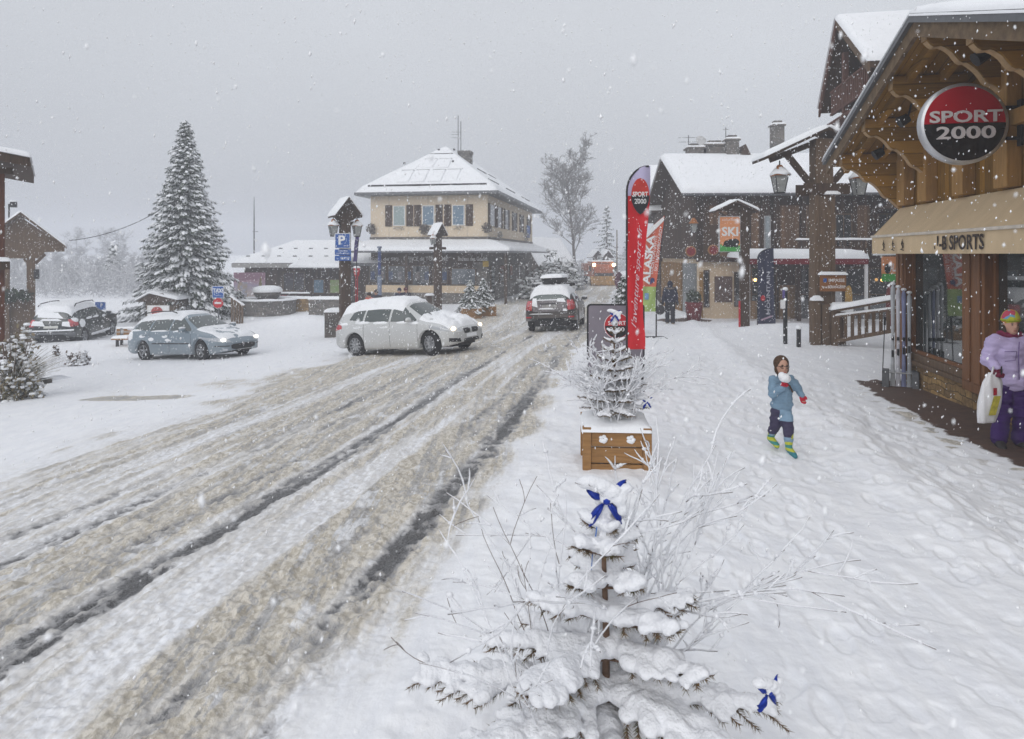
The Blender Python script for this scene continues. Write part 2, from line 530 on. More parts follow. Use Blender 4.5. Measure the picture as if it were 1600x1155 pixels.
# ================================================================== GROUND
def ground_material():
 m, n, b = _new('snow_and_slush')
 at = n.nodes.new('ShaderNodeAttribute'); at.attribute_name = 'Mask'
 sp = n.nodes.new('ShaderNodeSeparateColor'); n.links.new(at.outputs['Color'], sp.inputs[0])
 tcn = n.nodes.new('ShaderNodeTexCoord')
 def noise(scale, det=4, stretch=None, rough=0.6):
  z = n.nodes.new('ShaderNodeTexNoise'); z.inputs['Scale'].default_value = scale; z.inputs['Detail'].default_value = det
  z.inputs['Roughness'].default_value = rough
  mp = n.nodes.new('ShaderNodeMapping'); mp.inputs['Rotation'].default_value = (0, 0, -YAW)
  if stretch: mp.inputs['Scale'].default_value = stretch
  n.links.new(tcn.outputs['Object'], mp.inputs[0]); n.links.new(mp.outputs[0], z.inputs['Vector'])
  return z.outputs[0]
 def mth(op, a, b_=None, c=None):
  k = n.nodes.new('ShaderNodeMath'); k.operation = op
  for i, q in enumerate((a, b_, c)):
   if q is None: continue
   if isinstance(q, (int, float)): k.inputs[i].default_value = q
   else: n.links.new(q, k.inputs[i])
  return k.outputs[0]
 def ss(x, a, b_):
  k = n.nodes.new('ShaderNodeMapRange'); k.interpolation_type = 'SMOOTHSTEP'
  k.inputs['From Min'].default_value = a; k.inputs['From Max'].default_value = b_
  n.links.new(x, k.inputs['Value']); return k.outputs[0]
 def mix(f, c1, c2):
  k = n.nodes.new('ShaderNodeMix'); k.data_type = 'RGBA'; n.links.new(f, k.inputs[0])
  for i, c in ((6, c1), (7, c2)):
   if isinstance(c, tuple): k.inputs[i].default_value = (*c, 1)
   else: n.links.new(c, k.inputs[i])
  return k.outputs[2]
 fine = noise(34, 6, (1, .8, 1), .7); mid = noise(8, 5, (1, .30, 1)); vfine = noise(140, 3)
 s = ss(mth('ADD', sp.outputs[0], mth('MULTIPLY_ADD', mid, 0.7, mth('MULTIPLY', fine, 0.5))), 0.85, 1.3)
 w = ss(mth('ADD', sp.outputs[1], mth('MULTIPLY_ADD', fine, 1.1, mth('MULTIPLY', vfine, 0.45))), 1.12, 1.32)
 icy = mix(ss(fine, 0.38, 0.62), (0.24, 0.24, 0.245), (0.45, 0.445, 0.45))
 clump = noise(21, 4, (1, .7, 1), .55); streak = noise(10, 4, (1, .045, 1), .65); big = noise(2.2, 3)
 tan = mix(ss(clump, 0.42, 0.56), (0.47, 0.43, 0.36), (0.66, 0.62, 0.55))
 tan = mix(ss(fine, 0.56, 0.66), tan, (0.74, 0.72, 0.68))
 snowc = mix(ss(mid, 0.3, 0.7), (0.80, 0.815, 0.85), (0.88, 0.89, 0.91))
 wetc = mix(ss(vfine, 0.4, 0.62), (0.055, 0.055, 0.055), (0.20, 0.20, 0.205))
 brick = n.nodes.new('ShaderNodeTexBrick'); brick.inputs['Scale'].default_value = 5
 brick.inputs['Color1'].default_value = (0.115, 0.065, 0.045, 1); brick.inputs['Color2'].default_value = (0.075, 0.045, 0.034, 1)
 brick.inputs['Mortar'].default_value = (0.06, 0.045, 0.035, 1); brick.inputs['Mortar Size'].default_value = 0.015
 mpb = n.nodes.new('ShaderNodeMapping'); mpb.inputs['Rotation'].default_value = (0, 0, -YAW)
 n.links.new(tcn.outputs['Object'], mpb.inputs[0]); n.links.new(mpb.outputs[0], brick.inputs['Vector'])
 bare = ss(mth('ADD', sp.outputs[2], mth('MULTIPLY_ADD', fine, 0.5, mth('MULTIPLY', vfine, 0.25))), 0.78, 1.05)
 rsn = mix(mth('MULTIPLY', at.outputs['Alpha'], ss(mth('ADD', clump, streak), .75, 1.15)), snowc, (0.60, 0.59, 0.58))
 c = mix(s, rsn, tan)
 c = mix(mth('MULTIPLY', mth('MULTIPLY', ss(mth('ADD', streak, mth('MULTIPLY', clump, .35)), 0.69, 0.76), s), .75), c, icy)
 c = mix(mth('MULTIPLY', mth('MULTIPLY', ss(mth('ADD', big, mth('MULTIPLY', streak, .8)), 0.98, 1.12), s), .7), c, snowc)
 c = mix(ss(mth('ADD', sp.outputs[1], mth('MULTIPLY_ADD', mid, 0.5, mth('MULTIPLY', fine, 0.7))), 0.68, 1.05), c, icy)
 c = mix(w, c, wetc)
 c = mix(bare, c, brick.outputs[0])
 n.links.new(c, b.inputs['Base Color'])
 rg = n.nodes.new('ShaderNodeMapRange'); rg.inputs['To Min'].default_value = 0.72; rg.inputs['To Max'].default_value = 0.28
 n.links.new(w, rg.inputs['Value']); n.links.new(rg.outputs[0], b.inputs['Roughness'])
 b.inputs['Specular IOR Level'].default_value = 0.3
 bp = n.nodes.new('ShaderNodeBump'); bp.inputs['Distance'].default_value = 0.022; n.links.new(mth('MULTIPLY_ADD', s, .38, .24), bp.inputs['Strength'])
 n.links.new(mth('ADD', mth('MULTIPLY', clump, 1.6), mth('MULTIPLY_ADD', fine, 0.8, mth('MULTIPLY', vfine, 0.25))), bp.inputs['Height'])
 n.links.new(bp.outputs[0], b.inputs['Normal'])
 return m
def bump_at(X, Y, cx, cyy, rx, ry, h, rot=0.0):
 ca, sa = math.cos(rot), math.sin(rot)
 dx = (X - cx) * ca + (Y - cyy) * sa; dy = -(X - cx) * sa + (Y - cyy) * ca
 return h * np.exp(-(dx / rx) ** 2 - (dy / ry) ** 2)
def make_ground():
 pr = np.concatenate([np.arange(440, 1185, 1.32)[::-1], []])
 Ys = FPX * CAM_H / (pr - 428.0)
 near = np.linspace(-6, Ys[0], 40)[:-1]
 far = np.geomspace(Ys[-1], 700, 46)[1:]
 Ys = np.concatenate([near, Ys, far])
 t = np.linspace(-1, 1, 860)
 t = 0.82 * t + 0.18 * t ** 3
 YY, TT = np.meshgrid(Ys, t, indexing='ij')
 XX = TT * (np.maximum(YY, 1.5) * 1.0 + 2.2)
 c = XX - SL * YY
 s_ = YY * SN
 Z = zbase(XX, YY)
 wob = (fbm(s_ * 0.12, c * 0.0 + 3, 3, 11) - 0.5) * 0.35
 cc = c + wob
 ln = fbm(cc * 2.2, s_ * 0.16, 4, 3)                    # streaks along the street
 ln2 = fbm(cc * 9, s_ * 0.22, 4, 23)
 blot = fbm(XX * 1.1, YY * 1.1, 5, 31)
 clod = fbm(XX * 6 + 5, YY * 6, 4, 41)
 ledge = -7.0 - 0.10 * np.clip(s_ - 7, 0, 12)
 left_e = sst(-0.9, 0.9, cc - ledge + (blot - .5) * 1.6)
 right_e = sst(0.35, -0.35, cc + 1.33 + (blot - .5) * 0.8)
 road = left_e * right_e * sst(120, 70, YY)
 slush = road * (0.63 + 1.15 * (ln - 0.5) + 1.0 * (ln2 - .5))
 def band(c0, w_, v): return v * np.exp(-((cc - c0) / w_) ** 2)
 white = band(-2.62, .24, .62) * (0.25 + 1.2 * fbm(s_ * .5, c * 2, 3, 51))
 slush = slush - white * 0.9 - road * band(-5.9, .35, .25)
 slush += road * (band(-1.9, .5, .22) + band(-3.0, .18, .12) + band(-6.4, .8, .15))
 strk = 0.10 + 1.25 * fbm(cc * 8, s_ * 0.4, 4, 61)
 wet = (band(-1.66, .17, 1.0) * (0.25 + 1.25 * fbm(s_ * .8, c, 3, 71)) + band(-2.12, .13, .75) * (0.1 + 1.3 * fbm(s_ * .7, c, 3, 72))
   + band(-3.34, .16, 1.05) + band(-3.85, .22, .50) + band(-4.28, .12, .55) + band(-4.72, .13, .85) + band(-5.25, .12, .45) + band(-5.7, .2, .3) + band(-6.3, .2, .35)
   + band(-2.9, .15, .25)) * strk * road
 wet *= (0.62 + .38 * sst(30, 8, YY))
 lump = fbm(XX * 13, YY * 11, 3, 103); brk = fbm(cc * 9, s_ * .7, 4, 111)
 wet *= .86 * (.55 + .5 * sst(.62, .40, lump)) * (.62 + .5 * sst(.36, .6, brk))
 j = np.exp(-((cc + 8.5) / 3.2) ** 2 - ((YY - 15.5) / 2.3) ** 2)
 slush += 0.42 * j * (0.3 + 1.2 * blot) * (1 - road * .5)
 pud = sst(0.55, 0.9, np.exp(-((XX + 7.4) / 1.6) ** 2 - ((YY - 13.6) / .42) ** 2) * (0.35 + .8 * blot + .75 * clod))
 slush += 0.9 * pud; wet += 0.25 * pud
 slush += 0.10 * sst(-6, -9, c) * sst(.45, .7, blot) * sst(60, 30, YY)
 pav = sst(-0.2, 0.5, c) * sst(60, 40, YY)
 trod = pav * sst(0.58, 0.72, fbm(cc * 1.4, s_ * .5, 4, 81)) * 0.30
 slush += trod * sst(.5, .7, clod)
 slush += 0.62 * np.exp(-((c - 3.95) / .32) ** 2) * sst(14, 11, YY) * pav * sst(.4, .7, clod)
 edge = 4.08 + 0.2 * sst(11.5, 13, YY) + (blot - .5) * 0.35 + (clod - .5) * .22
 bare = sst(-0.18, 0.18, c - edge) * sst(13.2, 12.6, YY + (clod - .5))
 slush = slush * (1 - bare); wet = wet * (1 - bare)
 dw = np.exp(-((XX - 7.3) / 1.5) ** 2 - ((YY - 29.0) / 1.1) ** 2)
 bare = np.maximum(bare, sst(.45, .6, dw))
 h = 0.05 * sst(-1.5, -1.0, c) + 0.03 * sst(-6.5, -8, c)
 h = h + (1 - bare) * (0.030 * (blot - .5) + 0.016 * (clod - .5))
 foot = fbm(XX * 3.1, YY * 3.1, 3, 91)
 foot2 = fbm(XX * 7.5 + 3, YY * 7.5, 3, 92)
 h += pav * (1 - bare) * (0.016 * (foot - .5) + 0.008 * (foot2 - .5) + .009 * (fbm(XX * 17, YY * 15, 3, 95) - .5) - 0.012 * sst(.62, .72, fbm(XX * 4.6, YY * 2.4, 2, 93)) - .010 * sst(.62, .70, fbm(XX * 6.6 + 9, YY * 4.2, 2, 94)))
 h += pav * (1 - bare) * 0.10 * np.exp(-((c - 2.55 - (blot - .5) * .5) / .35) ** 2) * sst(3, 6, YY) * (.6 + .8 * blot)
 h += sst(-1.3, -.9, c) * sst(.6, .2, c) * (0.05 * (foot - .35) + .03 * (foot2 - .5))
 ridg = 1 - np.abs(2 * fbm(cc * 5, s_ * 1.6, 4, 101) - 1)
 h += road * (0.030 * (ridg - .75) + 0.055 * (lump - .5) * np.clip(slush * 1.5, 0.2, 1) + 0.028 * (fbm(XX * 26, YY * 24, 3, 107) - .5) + 0.03 * (ln2 - .5))
 h -= 0.035 * np.clip(wet, 0, 1)
 h += 0.09 * bump_at(XX, YY, -4.30, 5.15, .26, .16, 1) * (0.4 + 1.3 * lump)     # ploughed lump on the road
 h += 0.05 * bump_at(XX, YY, -0.75, 5.9, .3, .2, 1) * lump
 rp = np.random.default_rng(5)
 for k in range(26):
  c0 = rp.uniform(.7, 3.9); y0 = rp.uniform(1.5, 9); dr = rp.normal(0, .07)
  for i in range(rp.integers(8, 22)):
   yy = y0 + i * .62; cx_ = c0 + dr * i * .62 + (.09 if i % 2 else -.09) + SL * yy
   a_, b_ = np.searchsorted(Ys, (yy - .3, yy + .3))
   if b_ <= a_: continue
   sl = (slice(a_, b_), slice(None))
   u = (XX[sl] - cx_) * .985 - (YY[sl] - yy) * .17; v = (XX[sl] - cx_) * .17 + (YY[sl] - yy) * .985
   r2 = (u / .058) ** 2 + (v / .145) ** 2
   h[sl] += (1 - bare[sl]) * (-.015 * sst(1.3, .7, r2) + .005 * np.exp(-((r2 - 1.7) / .5) ** 2))
 h += bump_at(XX, YY, 9.6, 23.5, 2.0, 1.2, .30) + bump_at(XX, YY, 12.2, 20.5, 3.0, 1.0, .22, .1) + bump_at(XX, YY, 9.3, 26.3, 1.2, .9, .20)
 h += bump_at(XX, YY, -10.4, 34, 2.0, 1.0, .38) + bump_at(XX, YY, -7.6, 37, 2.5, 1.2, .25) + bump_at(XX, YY, -16.5, 27, 3, 1.5, .2)
 h += bump_at(XX, YY, 13.8, 15.8, 3.2, 1.6, .25) + bump_at(XX, YY, -2.5, 39, 4, 1.0, .2) + bump_at(XX, YY, -13, 11.5, 3.2, 2.2, .25)
 h += bump_at(XX, YY, 1.0, 6.9, .8, .8, .06) + bump_at(XX, YY, .4, 2.5, .8, .8, .05)
 h += sst(60, 90, YY) * (fbm(XX * .05, YY * .05, 3, 7) - .5) * 3
 h += sst(-20, -70, XX) * sst(40, 120, YY) * 3.0
 Z = Z + h
 ni, nj = XX.shape
 co = np.stack([XX, YY, Z], -1).reshape(-1, 3)
 idx = np.arange(ni * nj).reshape(ni, nj)
 quads = np.stack([idx[:-1, :-1], idx[:-1, 1:], idx[1:, 1:], idx[1:, :-1]], -1).reshape(-1, 4)
 cf = ((cc[:-1, :-1] + cc[1:, 1:]) / 2).reshape(-1)
 yf = YY[:-1, :-1].reshape(-1)
 lf = (ledge[:-1, :-1]).reshape(-1)
 mroad = (cf > lf) & (cf < -1.3) & (yf < 115) & (yf > -4)
 mpav = (cf > 0.45) & (cf < 5.4) & (yf < 60) & (yf > -4)
 masks = np.stack([np.clip(slush, 0, 1.2), np.clip(wet, 0, 1.2), bare, road * .9], -1).reshape(-1, 4)
 m = ground_material()
 for name, sel in (('road', mroad), ('pavement', mpav), ('snowy_ground', ~(mroad | mpav))):
  q = quads[sel]
  used, inv = np.unique(q.reshape(-1), return_inverse=True)
  me = bpy.data.meshes.new(name)
  me.vertices.add(len(used)); me.vertices.foreach_set('co', co[used].reshape(-1))
  me.loops.add(len(inv)); me.loops.foreach_set('vertex_index', inv.astype(np.int32))
  nf = len(q)
  me.polygons.add(nf)
  me.polygons.foreach_set('loop_start', np.arange(0, nf * 4, 4, dtype=np.int32))
  me.polygons.foreach_set('loop_total', np.full(nf, 4, dtype=np.int32))
  me.update(calc_edges=True)
  at = me.color_attributes.new('Mask', 'FLOAT_COLOR', 'POINT')
  at.data.foreach_set('color', masks[used].reshape(-1).astype(np.float32))
  o = from_mesh(name, me, m, None, True)
  lab = {'road': 'village street of brown slush, wet wheel tracks and packed snow',
    'pavement': 'trodden snowy footway with bare red paving under the shop eaves',
    'snowy_ground': 'snow covering the verge, the square and the land beyond'}[name]
  tag(o, lab, {'road': 'road', 'pavement': 'pavement', 'snowy_ground': 'ground'}[name], kind='structure')
 return BVHTree.FromPolygons([tuple(p) for p in co[::1].tolist()], quads[::1].tolist()) if False else None
make_ground()
# ================================================================== SHARED MATERIALS
WOOD_HONEY = mat_planks('honey_timber', (0.30, 0.155, 0.024), 'Z', 0.22, 0.22)
WOOD_HONEY_V = mat_planks('honey_boards', (0.25, 0.125, 0.018), 'Y', 0.16, 0.25)
WOOD_ORANGE = mat('orange_post', (0.21, 0.088, 0.030), 0.6, 0.15, 5, 0.2, stretch=(6, 6, .5))
WOOD_END = mat('cut_timber', (0.44, 0.29, 0.15), 0.8, 0.12, 9)
WOOD_DARK = mat_planks('dark_boards', (0.060, 0.036, 0.024), 'XY', 0.16, 0.3)
WOOD_DARKP = mat('dark_timber', (0.075, 0.045, 0.028), 0.8, 0.2, 6, 0.3, stretch=(5, 5, .5))
WOOD_GREY = mat('weathered_timber', (0.16, 0.105, 0.065), 0.85, 0.2, 6, 0.3, stretch=(5, 5, .5))
WOOD_PLANTER = mat('planter_timber', (0.33, 0.175, 0.065), 0.75, 0.14, 7, 0.25, stretch=(.6, 6, 6))
METAL_GREY = mat('grey_metal', (0.16, 0.165, 0.175), 0.45, 0.08, 8, metal=0.6)
METAL_DARK = mat('dark_metal', (0.03, 0.03, 0.033), 0.5, 0.1, 8)
BLACK = mat('black', (0.012, 0.012, 0.014), 0.5, 0.1, 8)
WHITE = mat('white_paint', (0.78, 0.78, 0.78), 0.5, 0.05, 8)
GLASS_SHOP = mat_glass('shop_glass', (0.05, 0.06, 0.06), 1.0, 0.50)
GLASS_DARK = mat_glass('dark_glass', (0.03, 0.034, 0.038), 0.35)
GLASS_BLUE = mat_glass('blue_glass', (0.07, 0.15, 0.23), 0.15, rough=0.12)
STONE_SHOP = mat_stone('tan_rubble_stone', (0.42, 0.27, 0.11), (0.22, 0.14, 0.065), 3.3, (0.10, 0.07, 0.04))
STONE_GREY = mat_stone('grey_rubble_stone', (0.22, 0.20, 0.18), (0.12, 0.115, 0.11), 3.2, (0.16, 0.15, 0.14))
RENDER_CREAM = mat('cream_render', (0.62, 0.49, 0.34), 0.85, 0.05, 2.5, 0.15, 40)
AWNING = mat('beige_canvas', (0.60, 0.46, 0.29), 0.85, 0.06, 2.0, 0.25, 7, stretch=(1, 2, .6))
RED = mat('red_paint', (0.42, 0.010, 0.022), 0.4, 0.08, 5)
SIGN_BLUE = mat('sign_blue', (0.02, 0.10, 0.36), 0.45, 0.06, 8)
SIGN_RED = mat('sign_red', (0.50, 0.02, 0.03), 0.45, 0.06, 8)
SILVER = mat('silver_metal', (0.55, 0.56, 0.58), 0.35, 0.05, 8, metal=0.7)
def wall_pt(px, c):
 """Distance Y at which the direction of view px meets the street-parallel line c."""
 return c / ((px - 800) / FPX - SL)
# ================================================================== SPORTS SHOP ON THE FOOTWAY
def make_shop():
 Y0 = 12.65
 root = thing('ski_shop', 'ski shop in honey timber with glazed front and wide carved snowy gable', 'shop', (5.0 + SL * Y0, Y0, 0), YAW)
 yl = lambda Y: (Y - Y0) * SN
 LEN = -13.0
 MB().box((0.06, LEN, -0.75), (0.40, -0.02, 0.12)).build('stone_plinth', STONE_SHOP, root)
 b = MB(); b.box((-0.03, LEN, 0.10), (0.40, -0.30, 0.175)); b.box((0.02, LEN, 0.175), (0.36, -0.30, 0.30))
 b.build('window_sill', WOOD_GREY, root, bevel=.008)
 posts = [(-0.42, 0.0), (yl(9.50), yl(10.14)), (yl(7.0), yl(7.45)), (yl(4.8), yl(5.2))]
 for a, c_ in posts:
  b = MB(); b.box((-0.06, a, -0.05 if a > -1 else .05), (0.22, c_, 2.70))
  w = (c_ - a)
  b.box((-0.085, a + w * .12, 0.2), (-0.058, a + w * .42, 2.66))
  b.box((-0.085, a + w * .58, 0.2), (-0.058, a + w * .88, 2.66))
  b.build('post', WOOD_ORANGE, root, bevel=.012)
 edges = [(posts[1][1], posts[0][0]), (posts[2][1], posts[1][0]), (posts[3][1], posts[2][0]), (LEN, posts[3][0])]
 for y0, y1 in edges:
  b = MB()
  for (a, c_) in ((y0, y0 + .07), (y1 - .07, y1)): b.box((0.05, a, .30), (0.14, c_, 2.55))
  b.box((0.052, y0 + .07, .30), (0.138, y1 - .07, .36)); b.box((0.052, y0 + .07, 2.48), (0.138, y1 - .07, 2.55))
  w = b.build('window', WOOD_ORANGE, root, bevel=.006)
  MB().box((0.09, y0 + .071, .361), (0.10, y1 - .071, 2.479)).build('glass', GLASS_SHOP, w)
 MB().box((0.03, LEN, 2.55), (0.30, -0.42, 2.86)).build('lintel', WOOD_ORANGE, root)
 yr = yl(9.12); ze = 3.92; zr = 5.31; ye = 0.62; slope = (zr - ze) / (ye - yr)
 zroof = lambda y: zr - slope * abs(y - yr)
 b = MB()
 b.prism([(0.0, 2.862), (0.0, zroof(0) - .36), (yr, zr - .36), (LEN, zroof(LEN) - .36 if zroof(LEN) - .36 > 2.94 else 2.94), (LEN, 2.862)], 0.10, 0.34, 'YZ')
 b.build('upper_wall', WOOD_HONEY_V, root)
 b = MB()
 for y in (-0.25, yl(11.5), yl(10.25), yl(9.06), yl(7.81), yl(6.6), yl(5.4)):
  b.box((-0.08, y - .17, 2.93), (0.10, y + .17, zroof(y) - .42))
 b.box((-0.05, LEN, 3.72), (0.095, 0.0, 3.92))
 b.build('wall_frame', mat('pale_posts', (0.38, 0.21, 0.065), 0.75, 0.12, 6, 0.2, stretch=(5, 5, .5)), root, bevel=.01)
 b = MB(); b.box((0.345, -.28, -.7), (7.5, -.02, 3.6)); b.box((7.5, LEN, -.7), (7.7, -.02, 3.6))
 b.build('end_wall', WOOD_HONEY_V, root)
 MB().box((0.42, LEN, -0.40), (7.5, -.28, -0.33)).build('shop_floor', mat('shop_floor', (0.12, 0.085, 0.06), .7), root)
 MB().box((3.2, LEN, -.33), (3.3, -.28, 2.9)).build('inner_wall', mat('shop_inner_wall', (0.50, 0.45, 0.38), .8, .25, 1.5), root)
 MB().box((0.36, LEN, 2.75), (7.5, -.28, 2.85)).build('ceiling_boards', WOOD_GREY, root)
 xv = -1.08; xb = 8.5; yn = 2 * yr - ye
 for ya in (ye, yn):
  s_ = 1 if ya > yr else -1
  b = MB()
  b.prism([(yr, zr - .16), (ya, ze - .16), (ya, ze - .04), (yr, zr - .04)], xv + .03, xb, 'YZ')
  r_ = b.build('roof', mat_planks('roof_boards', (0.26, 0.135, 0.02), 'X', 0.18, 0.2), root)
  f = MB()
  f.prism([(yr, zr - .30), (ya, ze - .30), (ya, ze + .0), (yr, zr + .0)], xv - .03, xv + .03, 'YZ')
  f.build('verge_board', mat('verge_timber', (0.19, 0.13, 0.075), .8, .2, 8, .3), r_)
  g = MB()
  g.prism([(yr, zr - .10), (ya + s_ * .03, ze - .11), (ya + s_ * .03, ze + .015), (yr, zr + .025)], xv - .09, xv - .031, 'YZ')
  g.build('verge_flashing', METAL_GREY, r_)
  sn = MB()
  slab_snow(sn, [(xv - .10, ya + s_ * .06, ze - .03), (xb, ya + s_ * .06, ze - .03), (xb, yr - s_ * .02, zr - .0), (xv - .10, yr - s_ * .02, zr)], .15, seed=3)
  sn.build('roof_snow', SNOW, r_, True)
 for y in [yl(v) for v in (12.75, 11.5, 10.28, 9.10, 7.85, 6.6, 5.35)]:
  zt = zroof(y) - .17
  n_ = 22; pts = [(xv + .10, zt), (xv + .10, zt - .20)]
  for i in range(n_ + 1):
   t = i / n_
   x = xv + .10 + t * 0.98
   z = zt - .20 - 0.80 * t ** 1.35 - 0.035 * math.sin(t * 6 * math.pi) * (1 - .3 * t) - .02 * abs(math.sin(t * 6 * math.pi))
   pts.append((x, z))
  pts += [(0.06, zt - 1.05), (0.06, zt)]
  b = MB(); b.prism(pts, y - .075, y + .075, 'XZ')
  br = b.build('bracket', WOOD_HONEY, root, bevel=.008)
  c_ = MB(); c_.box((xv + .082, y - .073, zt - .195), (xv + .099, y + .073, zt - .004))
  vv = []
  for (x, z) in pts[1:n_ + 3]:
   vv.append([(x, y - .062, z - .012), (x, y + .062, z - .012)])
  c_.grid(vv)
  c_.build('cut_face', WOOD_END, br)
 b = MB()
 for x in (-0.75, -0.28):
  for sgn, ya in ((1, ye), (-1, yn)):
   b.beam((x, yr, zr - .23), (x, ya, ze - .23), .09, .13)
 b.build('purlin', WOOD_HONEY, root)
 for y in (yl(11.9), yl(10.8), yl(8.4)):
  b = MB(); b.tube([(-.55, y, zroof(y) - .52), (-.68, y, zroof(y) - .60)], [.075, .09], 12)
  b.tube([(-.55, y, zroof(y) - .52), (-.50, y, zroof(y) - .3)], .015, 6)
  b.build('spotlight', BLACK, root)
 zt, zb_, xo = 2.90, 2.37, -0.46
 aw = thing('awning', 'beige canvas awning with dark shop lettering along the ski shop', 'awning', root.location, YAW)
 b = MB(); rows = []
 nn = 90
 for i in range(nn + 1):
  y = 0.02 + (LEN - .02) * i / nn
  row = []
  for j in range(7):
   t = j / 6
   row.append((0.02 + (xo - .02) * t - .0, y, zt + (zb_ - zt) * t - .03 * math.sin(math.pi * t) + .008 * math.sin(y * 9 + t * 3) * math.sin(math.pi * t)))
  rows.append(row)
 b.grid(rows)
 b.add([(0.02, .02, zt), (xo, .02, zb_), (0.02, .02, zb_ - .02)], [(0, 1, 2)])
 b.build('canvas', AWNING, aw, True)
 MB().box((xo - .028, LEN, zb_ - .022), (xo + .02, .045, zb_ + .022)).build('front_bar', mat('awning_bar', (0.62, 0.56, 0.48), .5), aw, bevel=.008)
 rows = []
 for i in range(220):
  y = 0.03 + (LEN - .03) * i / 219
  rows.append([(xo + .006 * math.sin(y * 5.1) * k - .004 * k * math.sin(y * 13), y, zb_ - .02 - .295 * k / 4) for k in range(5)])
 v = MB().grid(rows).build('valance', AWNING, aw, True)
 xs = xo - .022
 dk = mat('awning_ink', (0.045, 0.032, 0.028), .8)
 ya, yb = yl(10.0), yl(8.62)
 text_on('lettering', '-B SPORTS', abs(ya - yb) * .91, .205, dk, v, (xs, (ya + yb) / 2 - abs(ya - yb) * .05, zb_ - .16), (0, -1, 0), (0, 0, 1), extrude=.002, bold=.02)
 jb = MB(); jz = [(0.078, .103), (.115, .103), (.115, -.06), (.09, -.095), (.045, -.103), (.012, -.085), (0, -.05), (.025, -.042), (.035, -.068), (.055, -.076), (.075, -.068), (.085, -.045)]
 jb.prism([(ya + .035 - a * 1.25, zb_ - .16 + z_) for a, z_ in jz], xs - .002, xs + .002, 'YZ'); jb.build('lettering', dk, v)
 for k, Yk in enumerate((12.05, 11.62, 11.22)):
  b = MB(); y = yl(Yk)
  def pq(a, z): return (xs, y - a, zb_ - .16 + z)
  b.ball(pq(.01, .078), (.004, .012, .012), 8, 6)
  b.tube([pq(.01, .06), pq(-.02, .01), pq(.02, -.04), pq(-.01, -.085)], [.009, .010, .008, .006], 6)
  b.tube([pq(.0, .04), pq(.05, .01)], .008, 5); b.tube([pq(.05, .02), pq(.07, -.07)], .004, 4)
  b.tube([pq(-.07, -.08), pq(.06, -.10)], .007, 5)
  b.build('skier_emblem', dk, v)
 Ys_ = 8.95; cS = 4.36
 sg = thing('round_shop_sign', 'round red and black SPORT 2000 sign hanging under the shop gable', 'sign', (cS + SL * Ys_, Ys_, 3.75), YAW)
 rr = .53
 b = MB(); b.lathe([(0, .065), (rr - .02, .065), (rr, .05), (rr, -.05), (rr - .02, -.065), (0, -.065)], n=64, axis='Y')
 b.build('sign_case', SILVER, sg, True)
 rd = mat('sign_gloss_red', (0.40, 0.005, 0.018), .22, .04, 3, coat=.4); bk = mat('sign_gloss_black', (0.010, 0.010, 0.012), .22, .04, 3, coat=.4)
 for nm, a0, m_ in (('red_half', 0, rd), ('black_half', math.pi, bk)):
  pts = [((rr - .045) * math.cos(a0 + math.pi * i / 40), (rr - .045) * math.sin(a0 + math.pi * i / 40)) for i in range(41)]
  fs = MB()
  vs_ = [(0, -.128, 0)]
  rings = 6
  rows = []
  for i in range(rings + 1):
   q = i / rings
   rows.append([(x * q, -.067 - .028 * (1 - q * q), z * q) for x, z in pts])
  fs.grid(rows)
  fs.build(nm, m_, sg, True)
 lm = mat('sign_lettering', (0.60, 0.56, 0.56), .5, .03)
 text_on('lettering', 'SPORT', .86, .155, lm, sg, (0, -.104, .085), (1, 0, 0), (0, 0, 1), extrude=.008, bold=.02)
 text_on('lettering', '2000', .70, .165, lm, sg, (0, -.104, -.125), (1, 0, 0), (0, 0, 1), extrude=.008, bold=.02)
 b = MB()
 for z in (.2, -.2): b.box((rr * .9, -.02, z - .02), (.70, .02, z + .02))
 b.box((.67, -.05, -.3), (.70, .05, .3))
 b.build('wall_bracket', METAL_DARK, sg)
 return root
SHOP = make_shop()
